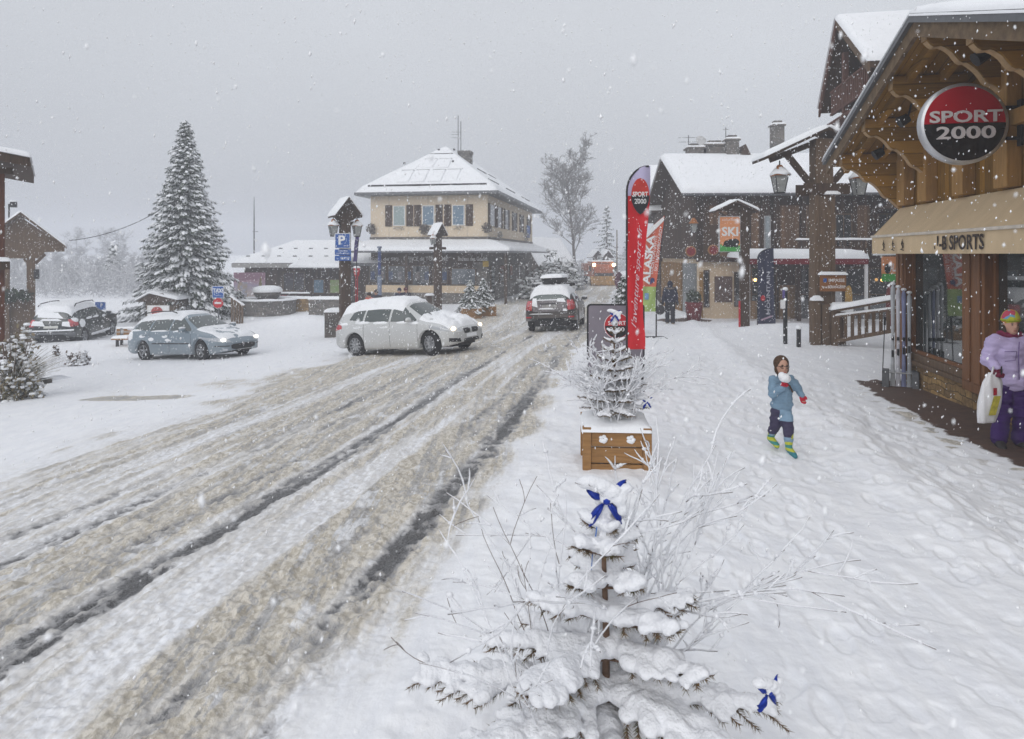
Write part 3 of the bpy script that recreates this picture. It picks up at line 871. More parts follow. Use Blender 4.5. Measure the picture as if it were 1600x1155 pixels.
def shop_goods():
 """Things seen through the panes."""
 r = random.Random(5)
 Y0 = 12.65; M = Matrix.Translation((5.0 + SL * Y0, Y0, 0)) @ Matrix.Rotation(YAW, 4, 'Z')
 def loc(x, Y):
  p = M @ Vector((x, (Y - Y0) * SN, -.33)); return p
 cols = [(0.45, .04, .05), (.05, .12, .3), (.5, .5, .52), (.05, .05, .06), (.6, .35, .06), (.08, .25, .28)]
 t = thing('clothes_rail', 'rail of ski jackets behind the shop window', 'clothes rail', loc(1.5, 11.3), YAW)
 b = MB(); b.tube([(0, -.9, 0), (0, -.9, 1.6), (0, .9, 1.6), (0, .9, 0)], .018, 6)
 b.tube([(-.25, -.9, 0.02), (.25, -.9, 0.02)], .018, 6); b.tube([(-.25, .9, 0.02), (.25, .9, 0.02)], .018, 6)
 b.build('rail', SILVER, t)
 for k in range(11):
  y = -.8 + k * .16; c = cols[k % 6]
  b = MB(); b.prism([(-.05, 0), (.05, 0), (.23, -.08), (.27, -.55), (.19, -.56), (.17, -.25), (.17, -.75), (-.17, -.75), (-.17, -.25), (-.19, -.56), (-.27, -.55), (-.23, -.08)], y - .04, y + .04, 'XZ')
  for i in range(len(b.v)): b.v[i] = (b.v[i][0], b.v[i][1], b.v[i][2] + 1.55)
  b.build('jacket', mat('jacket_%d' % (k % 6), c, .8, .15, 5), t, bevel=.02)
 t = thing('ski_wall', 'upright skis along the inner wall of the shop', 'ski display', loc(2.95, 8.9), YAW)
 b = MB(); b.box((-.05, -1.7, .3), (.0, 1.7, .4)); b.box((-.05, -1.7, 1.2), (0, 1.7, 1.28)); b.build('rack', WOOD_GREY, t)
 for k in range(17):
  y = -1.6 + k * .2
  b = MB(); b.prism([(y - .045, .06), (y + .045, .06), (y + .035, .9), (y + .05, 1.6), (y, 1.68), (y - .05, 1.6), (y - .035, .9)], -.09, -.06, 'YZ')
  b.build('ski', mat('jacket_%d' % ((k * 5 + 2) % 6), cols[(k * 5 + 2) % 6], .4, .15, 5), t)
 t = thing('shelf_unit', 'wooden shelves with boxed boots inside the shop', 'shelves', loc(2.9, 11.4), YAW)
 b = MB()
 for z in (.1, .6, 1.1, 1.6): b.box((-.25, -1.0, z), (.2, 1.0, z + .04))
 for y in (-1.0, 1.0): b.box((-.25, y - .02, 0), (.2, y + .02, 1.9))
 b.build('frame', WOOD_END, t)
 for k in range(18):
  z = .14 + .5 * (k % 3); y = -.85 + .33 * (k // 3)
  b = MB(); b.box((-.2, y - .12, z), (.1, y + .12, z + .2 + .1 * r.random()))
  b.build('box', mat('jacket_%d' % (k % 6), cols[k % 6], .4, .15, 5), t)
 t = thing('display_plinth', 'low white plinth with boots standing in the shop window', 'display', loc(.75, 10.9), YAW)
 MB().box((-.25, -.5, 0), (.25, .5, .62)).build('plinth', WHITE, t, bevel=.01)
 for k in range(3):
  y = -.32 + k * .32
  b = MB(); b.prism([(-.14, .62), (.16, .62), (.16, .70), (.04, .76), (.03, .98), (-.13, .98)], y - .06, y + .06, 'XZ')
  b.build('boot', mat('jacket_%d' % (k + 2), cols[k + 2], .4, .15, 5), t, bevel=.02)
shop_goods()
# ================================================================== GABLED POSTS WITH LANTERNS
COPPER = mat('copper', (0.42, 0.16, 0.045), 0.5, 0.2, 9)
LAMP_GLASS = mat('lantern_glass', (0.32, 0.33, 0.32), 0.25, 0.12, 6)
def lantern(parent, p, s=1.0, snow=True):
 """A tapered street lantern hanging from p; sub-parts frame, glass, hood."""
 x, y, z = p
 M = Matrix.Translation(p) @ Matrix.Scale(s, 4)
 b = MB(M); b.tube([(0, 0, 0), (0, 0, -.12)], .018, 6)
 for k in range(4):
  a = math.pi / 4 + k * math.pi / 2
  b.beam((.225 * math.cos(a), .225 * math.sin(a), -.38), (.135 * math.cos(a), .135 * math.sin(a), -.80), .02, .02)
 b.box((-.105, -.105, -.83), (.105, .105, -.795))
 o = b.build('lantern', METAL_DARK, parent)
 g = MB(M)
 vs_ = [(sx * .155, sy * .155, -.38) for sx, sy in ((-1, -1), (1, -1), (1, 1), (-1, 1))] + [(sx * .093, sy * .093, -.795) for sx, sy in ((-1, -1), (1, -1), (1, 1), (-1, 1))]
 g.add(vs_, [(0, 1, 5, 4), (1, 2, 6, 5), (2, 3, 7, 6), (3, 0, 4, 7), (4, 5, 6, 7), (0, 3, 2, 1)])
 g.build('glass', LAMP_GLASS, o)
 h = MB(M); h.lathe([(.0, -.10), (.06, -.11), (.09, -.17), (.13, -.21), (.17, -.30), (.235, -.36), (.235, -.385), (0, -.385)], n=12)
 h.build('hood', COPPER, o, True)
 if snow:
  q = MB(M); q.lathe([(0, -.16), (.10, -.175), (.17, -.24), (.25, -.32), (.265, -.36), (.2, -.37), (.1, -.25), (0, -.2)], n=12)
  for i in range(len(q.v)):
   v = q.v[i]; q.v[i] = (v[0] + .01 * s, v[1] - .01 * s, v[2] + .02 * s * math.sin(i * 1.3))
  q.build('snow_cap', SNOW, o, True)
 return o
def gable_roof(parent, w, rise, zt, depth, yaw=0.0, th=.08, snow=.12, over=0.0, left_scale=1.0):
 """A little pitched roof with snow; ridge runs along local Y."""
 for s_ in (-1, 1):
  ww = w * (left_scale if s_ < 0 else 1.0); rr_ = rise * (left_scale if s_ < 0 else 1.0)
  b = MB(); b.prism([(0, zt - th), (s_ * ww, zt - rr_ - th), (s_ * ww, zt - rr_), (0, zt)], -depth / 2, depth / 2, 'XZ')
  o = b.build('roof', WOOD_DARKP, parent)
  q = MB(); slab_snow(q, [(s_ * (ww + .03), -depth / 2 - .03, zt - rr_ - .005), (0, -depth / 2 - .03, zt - .0), (0, depth / 2 + .03, zt), (s_ * (ww + .03), depth / 2 + .03, zt - rr_ - .005)], snow, seed=w)
  q.build('roof_snow', SNOW, o, True)
def make_posts():
 Y = 19.4; g = GY(1283, Y)
 t = thing('gabled_post', 'tall timber post with snowy gable, lanterns and lane name board', 'lamp post', g, 0)
 H = lambda py: CAM_H - (py - HORIZON) / FPX * Y - g.z
 X = lambda px: (px - 1283) / FPX * Y
 b = MB(); b.box((-.25, -.22, -.4), (.25, .22, H(218)))
 b.box((-.29, -.255, -.4), (-.17, -.221, H(300))); b.box((.17, -.255, -.4), (.29, -.221, H(300)))
 b.build('post', WOOD_GREY, t, bevel=.02)
 b = MB()
 for k, dx in enumerate((-.30, -.02, .28, .44)):
  b.box((dx - .12, -.42 + .03 * k, -.4), (dx + .11, -.23, H(468 + 6 * k)))
 b.build('base_timbers', WOOD_GREY, t, bevel=.015)
 q = MB(); slab_snow(q, [(-.44, -.46, H(468)), (-.12, -.46, H(468)), (-.12, -.22, H(468)), (-.44, -.22, H(468))], .14)
 slab_snow(q, [(.10, -.46, H(478)), (.58, -.46, H(478)), (.58, -.22, H(478)), (.10, -.22, H(478))], .14)
 q.build('base_snow', SNOW, t, True)
 gable_roof(t, 1.78, .84, H(203), 1.0, snow=.15, left_scale=1.0)
 b = MB()
 for s_ in (-1, 1):
  b.beam((s_ * .12, 0, H(222)), (s_ * 1.45, 0, H(250)), .16, .16)
  b.beam((s_ * .24, 0, H(292)), (s_ * 1.0, 0, H(240)), .15, .15)
 b.box((-.62, -.30, H(305)), (.68, -.26, H(288))); b.box((-.62, .221, H(305)), (.68, .26, H(288)))
 b.tube([(-.42, -.28, H(296)), (-.42, -.34, H(296))], .18, 10)
 b.build('brace', WOOD_DARKP, t)
 q = MB(); slab_snow(q, [(-.05, -.40, H(305)), (.38, -.40, H(305)), (.38, -.2, H(305)), (-.05, -.2, H(305))], .12)
 q.build('snow', SNOW, t, True)
 lantern(t, (X(1216), -.1, H(252)), 1.12)
 lantern(t, (X(1342), .0, H(256)), 1.12)
 s_ = thing('street_name_sign', 'brown wooden board naming the lane, strapped to the tall gabled post', 'sign', Vector((g.x + .1, Y - .48, g.z)), 0)
 b = MB(); b.box((-.36, -.03, H(454)), (.36, .0, H(429))); b.build('board', mat('brown_sign', (0.26, 0.105, 0.028), .6, .08, 6), s_, bevel=.01)
 q = MB(); slab_snow(q, [(-.40, -.09, H(428.5)), (.40, -.09, H(428.5)), (.40, .05, H(428.5)), (-.40, .05, H(428.5))], .10); q.build('snow', SNOW, s_, True)
 text_on('lettering', 'IMPASSE', .44, .09, WHITE, s_, (.10, -.034, H(437)), (1, 0, 0), (0, 0, 1), bold=.01)
 text_on('lettering', 'DE LA', .13, .05, WHITE, s_, (-.235, -.034, H(447.5)), (1, 0, 0), (0, 0, 1), bold=.01)
 text_on('lettering', 'BÉRANGÈRE', .47, .10, WHITE, s_, (.09, -.034, H(446.5)), (1, 0, 0), (0, 0, 1), bold=.01)
 MB().box((-.27, -.036, H(440)), (-.18, -.031, H(434))).build('number_plate', SIGN_BLUE, s_)
 Y = 25.0; g = GY(1163, Y); H2 = lambda py: CAM_H - (py - HORIZON) / FPX * Y - g.z
 X2 = lambda px: (px - 1163) / FPX * Y
 t = thing('gabled_post', 'dark timber post with small snowy gable beside the SKI panel', 'sign post', g, 0)
 b = MB(); b.box((-.15, -.15, -.3), (.15, .15, H2(318))); b.beam((X2(1118), 0, H2(326)), (X2(1176), 0, H2(326)), .12, .12)
 b.box((-.155 - .05, -.17, -.3), (-.156, -.1, H2(405)))
 b.beam((0, 0, H2(350)), (X2(1176), 0, H2(328)), .09, .09); b.beam((X2(1124), 0, H2(332)), (0, 0, H2(360)), .09, .09)
 b.prism([(X2(1147), H2(316)), (X2(1120), H2(330)), (X2(1176), H2(330))], -.05, .05, 'XZ')
 b.build('post', WOOD_DARKP, t, bevel=.01)
 MB().box((-.26, -.20, -.2), (-.206, -.14, H2(470))).build('red_strip', SIGN_RED, t)
 gr = bpy.data.objects.new('gable', None); COL.objects.link(gr); gr.parent = t; gr.location = (X2(1147), 0, 0)
 for s_ in (-1, 1):
  b = MB(); b.prism([(0, H2(317)), (s_ * .78, H2(333)), (s_ * .78, H2(330)), (0, H2(314))], -.35, .35, 'XZ'); b.build('roof', WOOD_DARKP, gr)
  q = MB(); slab_snow(q, [(s_ * .82, -.38, H2(330)), (0, -.38, H2(313.8)), (0, .38, H2(313.8)), (s_ * .82, .38, H2(330))], .11); q.build('roof_snow', SNOW, gr, True)
 p = thing('ski_sign', 'orange and green SKI panel with a black bear under the small gable', 'sign', Vector((g.x + X2(1139), Y - .06, g.z)), 0)
 w2 = 15.5 / FPX * Y
 MB().box((-w2 - .03, -.05, H2(394)), (w2 + .03, .05, H2(338))).build('panel_frame', SILVER, p, bevel=.01)
 MB().box((-w2, -.056, H2(384)), (w2, -.049, H2(339.5))).build('orange_field', mat('panel_orange', (0.72, 0.30, 0.13), .5, .04), p)
 b = MB(); pts = [(-w2, H2(393))] + [(w2, H2(393))] + [(w2 - 2 * w2 * i / 18, H2(383 + 2.2 * math.sin(i * 2.1))) for i in range(19)]
 b.prism(pts, -.060, -.049, 'XZ'); b.build('grass_field', mat('panel_green', (0.06, 0.36, 0.07), .5, .04), p)
 b = MB(); cx = .06
 for c_, r_ in (((0, .0), (.20, .15)), ((-.17, -.02), (.12, .12)), ((.13, .03), (.15, .13)), ((-.25, -.08), (.06, .05))):
  b.ball((cx + c_[0], -.062, H2(380) + c_[1]), (r_[0], .006, r_[1]), 16, 10)
 for lx in (-.15, -.06, .12, .2): b.box((cx + lx - .035, -.067, H2(386.5)), (cx + lx + .035, -.058, H2(380)))
 b.build('bear_emblem', BLACK, p)
 text_on('lettering', 'SKI', .60, .34, WHITE, p, (0, -.060, H2(362)), (1, 0, 0), (0, 0, 1), bold=.03)
 text_on('lettering', 'LOCATION', .55, .07, WHITE, p, (0, -.060, H2(344)), (1, 0, 0), (0, 0, 1))
 Y = 27.0; g = GY(539, Y); H3 = lambda py: CAM_H - (py - HORIZON) / FPX * Y - g.z
 X3 = lambda px: (px - 539) / FPX * Y
 t = thing('gabled_post', 'dark timber post with snowy hood, twin lanterns and blue parking signs', 'lamp post', g, R(28))
 b = MB(); b.box((-.19, -.19, -.6), (.19, .19, H3(330)))
 b.prism([(0, H3(312)), (-.42, H3(338)), (-.25, H3(345)), (.25, H3(345)), (.42, H3(338))], -.25, .25, 'XZ')
 b.box((-.55, -.06, H3(352)), (.55, .06, H3(346)))
 b.build('post', WOOD_DARKP, t, bevel=.012)
 gable_roof(t, .52, .72, H3(309), 1.25, snow=.10)
 lantern(t, (-.47, -.05, H3(339)), .95); lantern(t, (.47, -.05, H3(339)), .95)
 s_ = thing('parking_sign', 'blue P parking sign with two small blue boards on the hooded post', 'sign', Vector((g.x, Y - .36, g.z)), 0)
 b = MB(); b.box((X3(527), -.03, H3(388.5)), (X3(551), 0, H3(365))); b.build('sign_plate', WHITE, s_, bevel=.02)
 b = MB(); b.box((X3(528), -.036, H3(387.5)), (X3(550), -.028, H3(366))); b.build('blue_field', SIGN_BLUE, s_)
 text_on('lettering', 'P', .26, .36, WHITE, s_, (X3(538), -.039, H3(375.5)), (1, 0, 0), (0, 0, 1), bold=.03)
 text_on('lettering', 'PAYANT', .20, .045, WHITE, s_, (X3(545), -.039, H3(384.5)), (1, 0, 0), (0, 0, 1))
 b = MB(); b.box((X3(527), -.03, H3(398.5)), (X3(552), 0, H3(390))); b.box((X3(527), -.03, H3(407.5)), (X3(552), 0, H3(399.5))); b.build('lower_board', SIGN_BLUE, s_, bevel=.008)
 text_on('lettering', 'PARKINGS', .36, .055, WHITE, s_, (X3(539.5), -.034, H3(392.3)), (1, 0, 0), (0, 0, 1))
 text_on('lettering', 'centre village', .5, .07, WHITE, s_, (X3(539.5), -.034, H3(396)), (1, 0, 0), (0, 0, 1))
 text_on('lettering', 'GRATUIT', .36, .09, WHITE, s_, (X3(543), -.034, H3(403.5)), (1, 0, 0), (0, 0, 1))
 Y = 37.0; g = GY(684, Y); H4 = lambda py: CAM_H - (py - HORIZON) / FPX * Y - g.z
 t = thing('gabled_post', 'dark timber post with a narrow snowy hood before the tourist office', 'lamp post', g, R(35))
 b = MB(); b.box((-.17, -.17, -.2), (.17, .17, H4(356))); b.box((-.5, -.05, H4(390)), (.5, .05, H4(386)))
 b.box((-.62, -.12, -.2), (-.40, .12, H4(461))); b.build('post', WOOD_DARKP, t, bevel=.012)
 gable_roof(t, .34, .62, H4(349), .95, snow=.10)
 lantern(t, (-.36, -.15, H4(364)), .8)
 q = MB(); slab_snow(q, [(-.7, -.2, H4(461)), (-.3, -.2, H4(461)), (-.3, .2, H4(461)), (-.7, .2, H4(461))], .12); q.build('snow', SNOW, t, True)
make_posts()
# ================================================================== DARK TIMBER HOUSE ACROSS THE LANE
def window_part(root, x0, x1, z0, z1, y, fm, gm, depth=.06, bars=(1, 1), name='window'):
 b = MB(); t = .05
 b.box((x0, y - depth, z0), (x1, y, z0 + t)); b.box((x0, y - depth, z1 - t), (x1, y, z1))
 b.box((x0, y - depth, z0 + t), (x0 + t, y, z1 - t)); b.box((x1 - t, y - depth, z0 + t), (x1, y, z1 - t))
 for k in range(1, bars[0]):
  xx = x0 + (x1 - x0) * k / bars[0]; b.box((xx - .02, y - depth * .8, z0 + t), (xx + .02, y, z1 - t))
 for k in range(1, bars[1]):
  zz = z0 + (z1 - z0) * k / bars[1]; b.box((x0 + t, y - depth * .7, zz - .02), (x1 - t, y, zz + .02))
 o = b.build(name, fm, root)
 MB().box((x0 + t, y - depth * .5, z0 + t), (x1 - t, y - depth * .3, z1 - t)).build('pane', gm, o)
 return o
def chimney(root, x, y, z0, z1, w=.5, m=None):
 b = MB(); b.box((x - w / 2, y - w / 2, z0), (x + w / 2, y + w / 2, z1)); b.box((x - w * .62, y - w * .62, z1), (x + w * .62, y + w * .62, z1 + .08))
 b.box((x - w * .35, y - w * .35, z1 + .08), (x + w * .35, y + w * .35, z1 + .28))
 o = b.build('chimney', m or STONE_GREY, root)
 q = MB(); slab_snow(q, [(x - w * .62, y - w * .62, z1 + .08), (x + w * .62, y - w * .62, z1 + .08), (x + w * .62, y + w * .62, z1 + .08), (x - w * .62, y + w * .62, z1 + .08)], .10); q.build('snow', SNOW, o, True)
def dish(root, p, r, yaw=0, tilt=20):
 M = Matrix.Translation(p) @ Matrix.Rotation(yaw, 4, 'Z') @ Matrix.Rotation(R(-tilt), 4, 'X')
 b = MB(M); b.lathe([(0, .0), (r * .5, -.02), (r, -.10), (r, -.115), (r * .5, -.035), (0, -.015)], n=20, axis='Y')
 b.tube([(0, 0, -r), (0, -.45, -r * .3)], .012, 5); b.ball((0, -.46, -r * .25), .035, 6, 5); b.tube([(0, .02, 0), (0, .2, -.1), (0, .2, -.6)], .02, 5)
 b.build('satellite_dish', mat('dish_white', (.6, .6, .6), .5), root, True)
def antenna(root, x, y, z0, z1, arms=3, w=.5):
 b = MB(); b.tube([(x, y, z0), (x, y, z1)], .022, 5)
 for k in range(arms):
  z = z1 - .12 - .22 * k; b.tube([(x - w / 2, y, z), (x + w / 2, y, z)], .012, 4)
 b.tube([(x - w * .1, y - w * .5, z1 - .2), (x + w * .1, y + w * .5, z1 - .2)], .012, 4)
 b.build('antenna', METAL_GREY, root)
def make_dark_house():
 Y = 30.0; Xc = (1092 - 800) / FPX * Y
 g = Vector((Xc, Y, -.86))
 root = thing('timber_house', 'dark timber house with cream ground floor and red terrace canopy', 'house', g, R(-2.5))
 Z = lambda py: CAM_H - (py - HORIZON) / FPX * Y - g.z
 X = lambda px: (px - 1092) / FPX * Y
 W_ = 13.0; D = 9.0
 zf = Z(405); zev = Z(303)
 MB().box((0, .0, -.5), (X(1166), D, zf)).build('cream_wall', RENDER_CREAM, root)
 MB().box((X(1166), .05, -.5), (W_, D, zf)).build('ground_wall', WOOD_DARK, root)
 b = MB(); b.box((-.12, -.14, zf), (W_, D + .1, zev + .1))
 b.build('upper_wall', WOOD_DARK, root)
 b = MB(); b.prism([(-.1, zev + .05), (D + .1, zev + .05), (D / 2, zev + 1.95)], -.12, .15, 'YZ'); b.build('gable_wall', WOOD_DARK, root)
 zr = zev + 2.25; ov = .75
 for s_, (ya, yb) in ((0, (-ov, D / 2)), (1, (D + ov, D / 2))):
  b = MB(); b.prism([(ya, zev - .20), (yb, zr - .18), (yb, zr), (ya, zev - .02)], -.85, W_ + .6, 'YZ')
  o = b.build('roof', WOOD_DARKP, root)
  q = MB(); slab_snow(q, [(-.92, ya + (-.05 if s_ == 0 else .05), zev - .03), (W_ + .65, ya + (-.05 if s_ == 0 else .05), zev - .03), (W_ + .65, yb, zr - .01), (-.92, yb, zr - .01)], .28, seed=9, amp=.12)
  q.build('roof_snow', SNOW, o, True)
 b = MB(); b.tube([(-.9, -ov - .06, zev - .10), (W_ + .6, -ov - .06, zev - .10)], .07, 8)
 b.build('gutter', METAL_GREY, root)
 chimney(root, X(1122), D / 2 + .2, zr - .3, zr + .40, .75); chimney(root, X(1157) , D / 2 + .3, zr - .3, zr + .55, .9); chimney(root, X(1184), D / 2 - .2, zr - .3, zr + .75, .6)
 b = MB(); b.prism([(X(1192), zr - .2), (X(1205), zr + .55), (X(1218), zr - .2)], D / 2 - .6, D / 2 + .6, 'XZ'); b.build('roof_hatch', WOOD_DARKP, root)
 chimney(root, X(1270), D / 2 + .3, zr - .3, zr + 1.55, .55)
 antenna(root, X(1110), D / 2, zr, zr + 1.1, 2, 1.0); antenna(root, X(1176), D / 2, zr, zr + 1.5, 1, .3)
 dish(root, (X(1131), D / 2, zr + .75), .30, R(20));
 wb = mat_planks('brown_boards', (0.155, 0.09, 0.05), 'X', 0.14, 0.25)
 for a, c_ in ((1104, 1133), (1171, 1183), (1213, 1243), (1251, 1287), (1329, 1350)):
  MB().box((X(a), -.20, zf + .1), (X(c_), -.139, Z(322))).build('infill', wb, root)
 b = MB()
 for a in (1100, 1136, 1186, 1208, 1247, 1291, 1324, 1354, 1392): b.box((X(a), -.26, zf), (X(a + 6), -.138, zev - .1))
 b.box((-.15, -.27, zf - .12), (W_, -.137, zf + .12)); b.build('timber_frame', WOOD_DARKP, root)
 MB().box((X(1096), -.34, zf - .1), (X(1121), -.262, Z(352))).build('shutter_panel', WOOD_DARKP, root)
 window_part(root, X(1125), X(1134), zf + .5, Z(340), -.262, WOOD_GREY, GLASS_DARK)
 window_part(root, X(1189), X(1199), zf + .4, Z(338), -.262, SILVER, mat('pale_pane', (.35, .40, .43), .3), bars=(1, 2))
 window_part(root, X(1296), X(1322), zf + .5, Z(335), -.262, WOOD_GREY, GLASS_DARK, bars=(2, 1))
 window_part(root, X(1360), X(1388), zf + .5, Z(335), -.262, WOOD_GREY, GLASS_DARK, bars=(2, 1))
 b = MB(); b.lathe([(.10, 0), (.22, -.05), (.34, 0)], (X(1268), -.24, Z(358)), 14, 'Y'); b.build('wreath', mat('dry_wreath', (.12, .10, .05), .9, .3, 20), root)
 b = MB(); zb2 = Z(388)
 b.box((X(1226), -1.25, zb2 - .12), (X(1400), -.14, zb2))
 for k in range(26): b.box((X(1228) + k * .19, -1.24, zb2), (X(1228) + k * .19 + .09, -1.20, Z(378)))
 b.box((X(1226), -1.26, Z(378)), (X(1400), -1.16, Z(376)))
 b.box((X(1228), -1.22, -.2), (X(1228) + .14, -1.08, zb2 - .12)); o = b.build('balcony', WOOD_DARKP, root)
 q = MB(); slab_snow(q, [(X(1225), -1.30, Z(376)), (X(1402), -1.30, Z(376)), (X(1402), -1.12, Z(376)), (X(1225), -1.12, Z(376))], .09); q.build('rail_snow', SNOW, o, True)
 b = MB(); b.box((X(1352), -1.6, Z(330)), (W_, -.3, Z(326))); b.box((X(1352), -1.62, Z(312)), (W_, -1.56, Z(310))); b.box((X(1352), -1.62, Z(318)), (W_, -1.56, Z(316)))
 for k in range(6): b.box((X(1352) + k * .9, -1.6, Z(326)), (X(1352) + k * .9 + .1, -1.5, Z(308)))
 o = b.build('gallery', WOOD_DARKP, root)
 q = MB()
 for zz in (310, 319): slab_snow(q, [(X(1352), -1.68, Z(zz)), (W_, -1.68, Z(zz)), (W_, -1.5, Z(zz)), (X(1352), -1.5, Z(zz))], .10)
 q.build('gallery_snow', SNOW, o, True)
 MB().box((X(1116), -.05, Z(472)), (X(1143), -.002, Z(432))).build('notice_board', mat('notice_board', (.15, .10, .085), .7, .25, 12), root)
 window_part(root, X(1146), X(1162), Z(479), Z(425), -.002, WOOD_DARKP, GLASS_DARK)
 window_part(root, X(1099), X(1108), Z(480), Z(422), -.002, WOOD_DARKP, GLASS_DARK)
 MB().box((X(1092.5), -.06, Z(500)), (X(1098), -.002, Z(425))).build('corner_board', mat('yellow_timber', (.30, .17, .05), .7), root)
 for a, c_ in ((1172, 1190), (1192, 1212), (1240, 1262), (1316, 1348), (1352, 1385)):
  window_part(root, X(a), X(c_), -.02, Z(418), .045, WOOD_GREY, GLASS_DARK, bars=(1, 2), name='glazed_door' if a in (1192, 1316) else 'window')
 for a, c_, z0 in ((1170, 1184, 470), (1215, 1238, 445), (1265, 1292, 460)): MB().box((X(a), -.1, -.1), (X(c_), .03, Z(z0))).build('boarding', mat_planks('warm_boards', (.24, .15, .075), 'X', .15, .25), root)
 for px in (1176, 1368):
  MB().ball((X(px), -.25, Z(437)), .07, 8, 6).build('wall_lamp', mat('warm_lamp', (1, .7, .3), .5, emit=(1, .55, .18), estr=6), root)
 for px, py in ((1076, 393), (1110, 391)):
  M = Matrix.Translation((X(px), -.45, Z(py)))
  b = MB(M); b.lathe([(0, -.05), (.21, -.05), (.24, 0), (.21, .05), (0, .05)], n=18, axis='Y')
  o = b.build('bar_sign', mat('bar_sign_rim', (.33, .16, .06), .5), root)
  MB(M).lathe([(0, -.055), (.18, -.052)], n=18, axis='Y').build('sign_face', mat('bar_sign_face', (.28, .02, .03), .5, .3, 14), o)
 lantern(root, (X(1080), -.5, Z(338)), .9, False)
 MB().box((-.10, 0.4, -.4), (-.002, 3.0, zf - .2)).build('side_door', mat('side_glass', (.22, .24, .25), .2, .1), root)
 MB().box((-.14, 3.1, -.4), (-.002, D - .3, zf - .2)).build('side_boards', mat_planks('warm_boards2', (.25, .14, .05), 'Y', .15, .25), root)
 cn_ = thing('terrace_canopy', 'flat snow covered canopy with dark red valance on white poles', 'canopy', g, R(-2.5))
 yc = -3.2
 K = lambda px: (px - 1092) / FPX * (Y + yc) + (Xc * 0) - (Y - (Y + yc)) * (292 / FPX)
 Zc = lambda py: CAM_H - (py - HORIZON) / FPX * (Y + yc) - g.z
 x0, x1 = K(1171), K(1357)
 MB().box((x0, yc, Zc(404)), (x1, -.3, Zc(402))).build('canopy_top', mat('dark_red_canvas', (.20, .012, .022), .8, .1, 4), cn_)
 MB().box((x0, yc - .03, Zc(413)), (x1, yc, Zc(403))).build('valance', mat('dark_red_canvas', (.20, .012, .022), .8), cn_)
 q = MB(); slab_snow(q, [(x0 - .03, yc - .06, Zc(404)), (x1 + .05, yc - .06, Zc(404)), (x1 + .05, -.4, Zc(402)), (x0 - .03, -.4, Zc(402))], .37, seed=2, amp=.05); q.build('snow', SNOW, cn_, True)
 for xx in (x1 - .05, x0 + .1):
  MB().box((xx - .05, yc, -.3), (xx + .05, yc + .1, Zc(404))).build('pole', WHITE, cn_)
 Yb = 42.0
 g2 = Vector(((1016 - 800) / FPX * Yb, Yb, -1.0))
 r2 = thing('timber_house', 'snow roofed chalet showing behind the dark timber house', 'house', g2, YAW)
 Zb = lambda py: CAM_H - (py - HORIZON) / FPX * Yb - g2.z
 MB().box((.5, -2, -.5), (10, 9, Zb(330))).build('wall', WOOD_DARK, r2)
 zr2 = Zb(251)
 for s_, (ya, yb) in ((0, (-3.2, 3.3)), (1, (9.8, 3.3))):
  b = MB(); b.prism([(ya, Zb(338)), (yb, zr2 - .15), (yb, zr2), (ya, Zb(334))], -.2, 11, 'YZ'); o = b.build('roof', WOOD_DARKP, r2)
  q = MB(); slab_snow(q, [(-.25, ya, Zb(334)), (11, ya, Zb(334)), (11, yb, zr2), (-.25, yb, zr2)], .25, seed=4, amp=.1); q.build('roof_snow', SNOW, o, True)
 dish(r2, (.9, -3.3, Zb(312)), .62, R(10))
 b = MB(); b.box((.45, -2.02, Zb(402)), (5, -1.9, Zb(394))); b.build('shop_fascia', mat_planks('warm_boards3', (.30, .16, .05), 'Z', .15, .2), r2)
 window_part(r2, .8, 2.6, 0, Zb(405), -2.0, WOOD_GREY, GLASS_DARK, bars=(2, 1), name='shop_window')
make_dark_house()
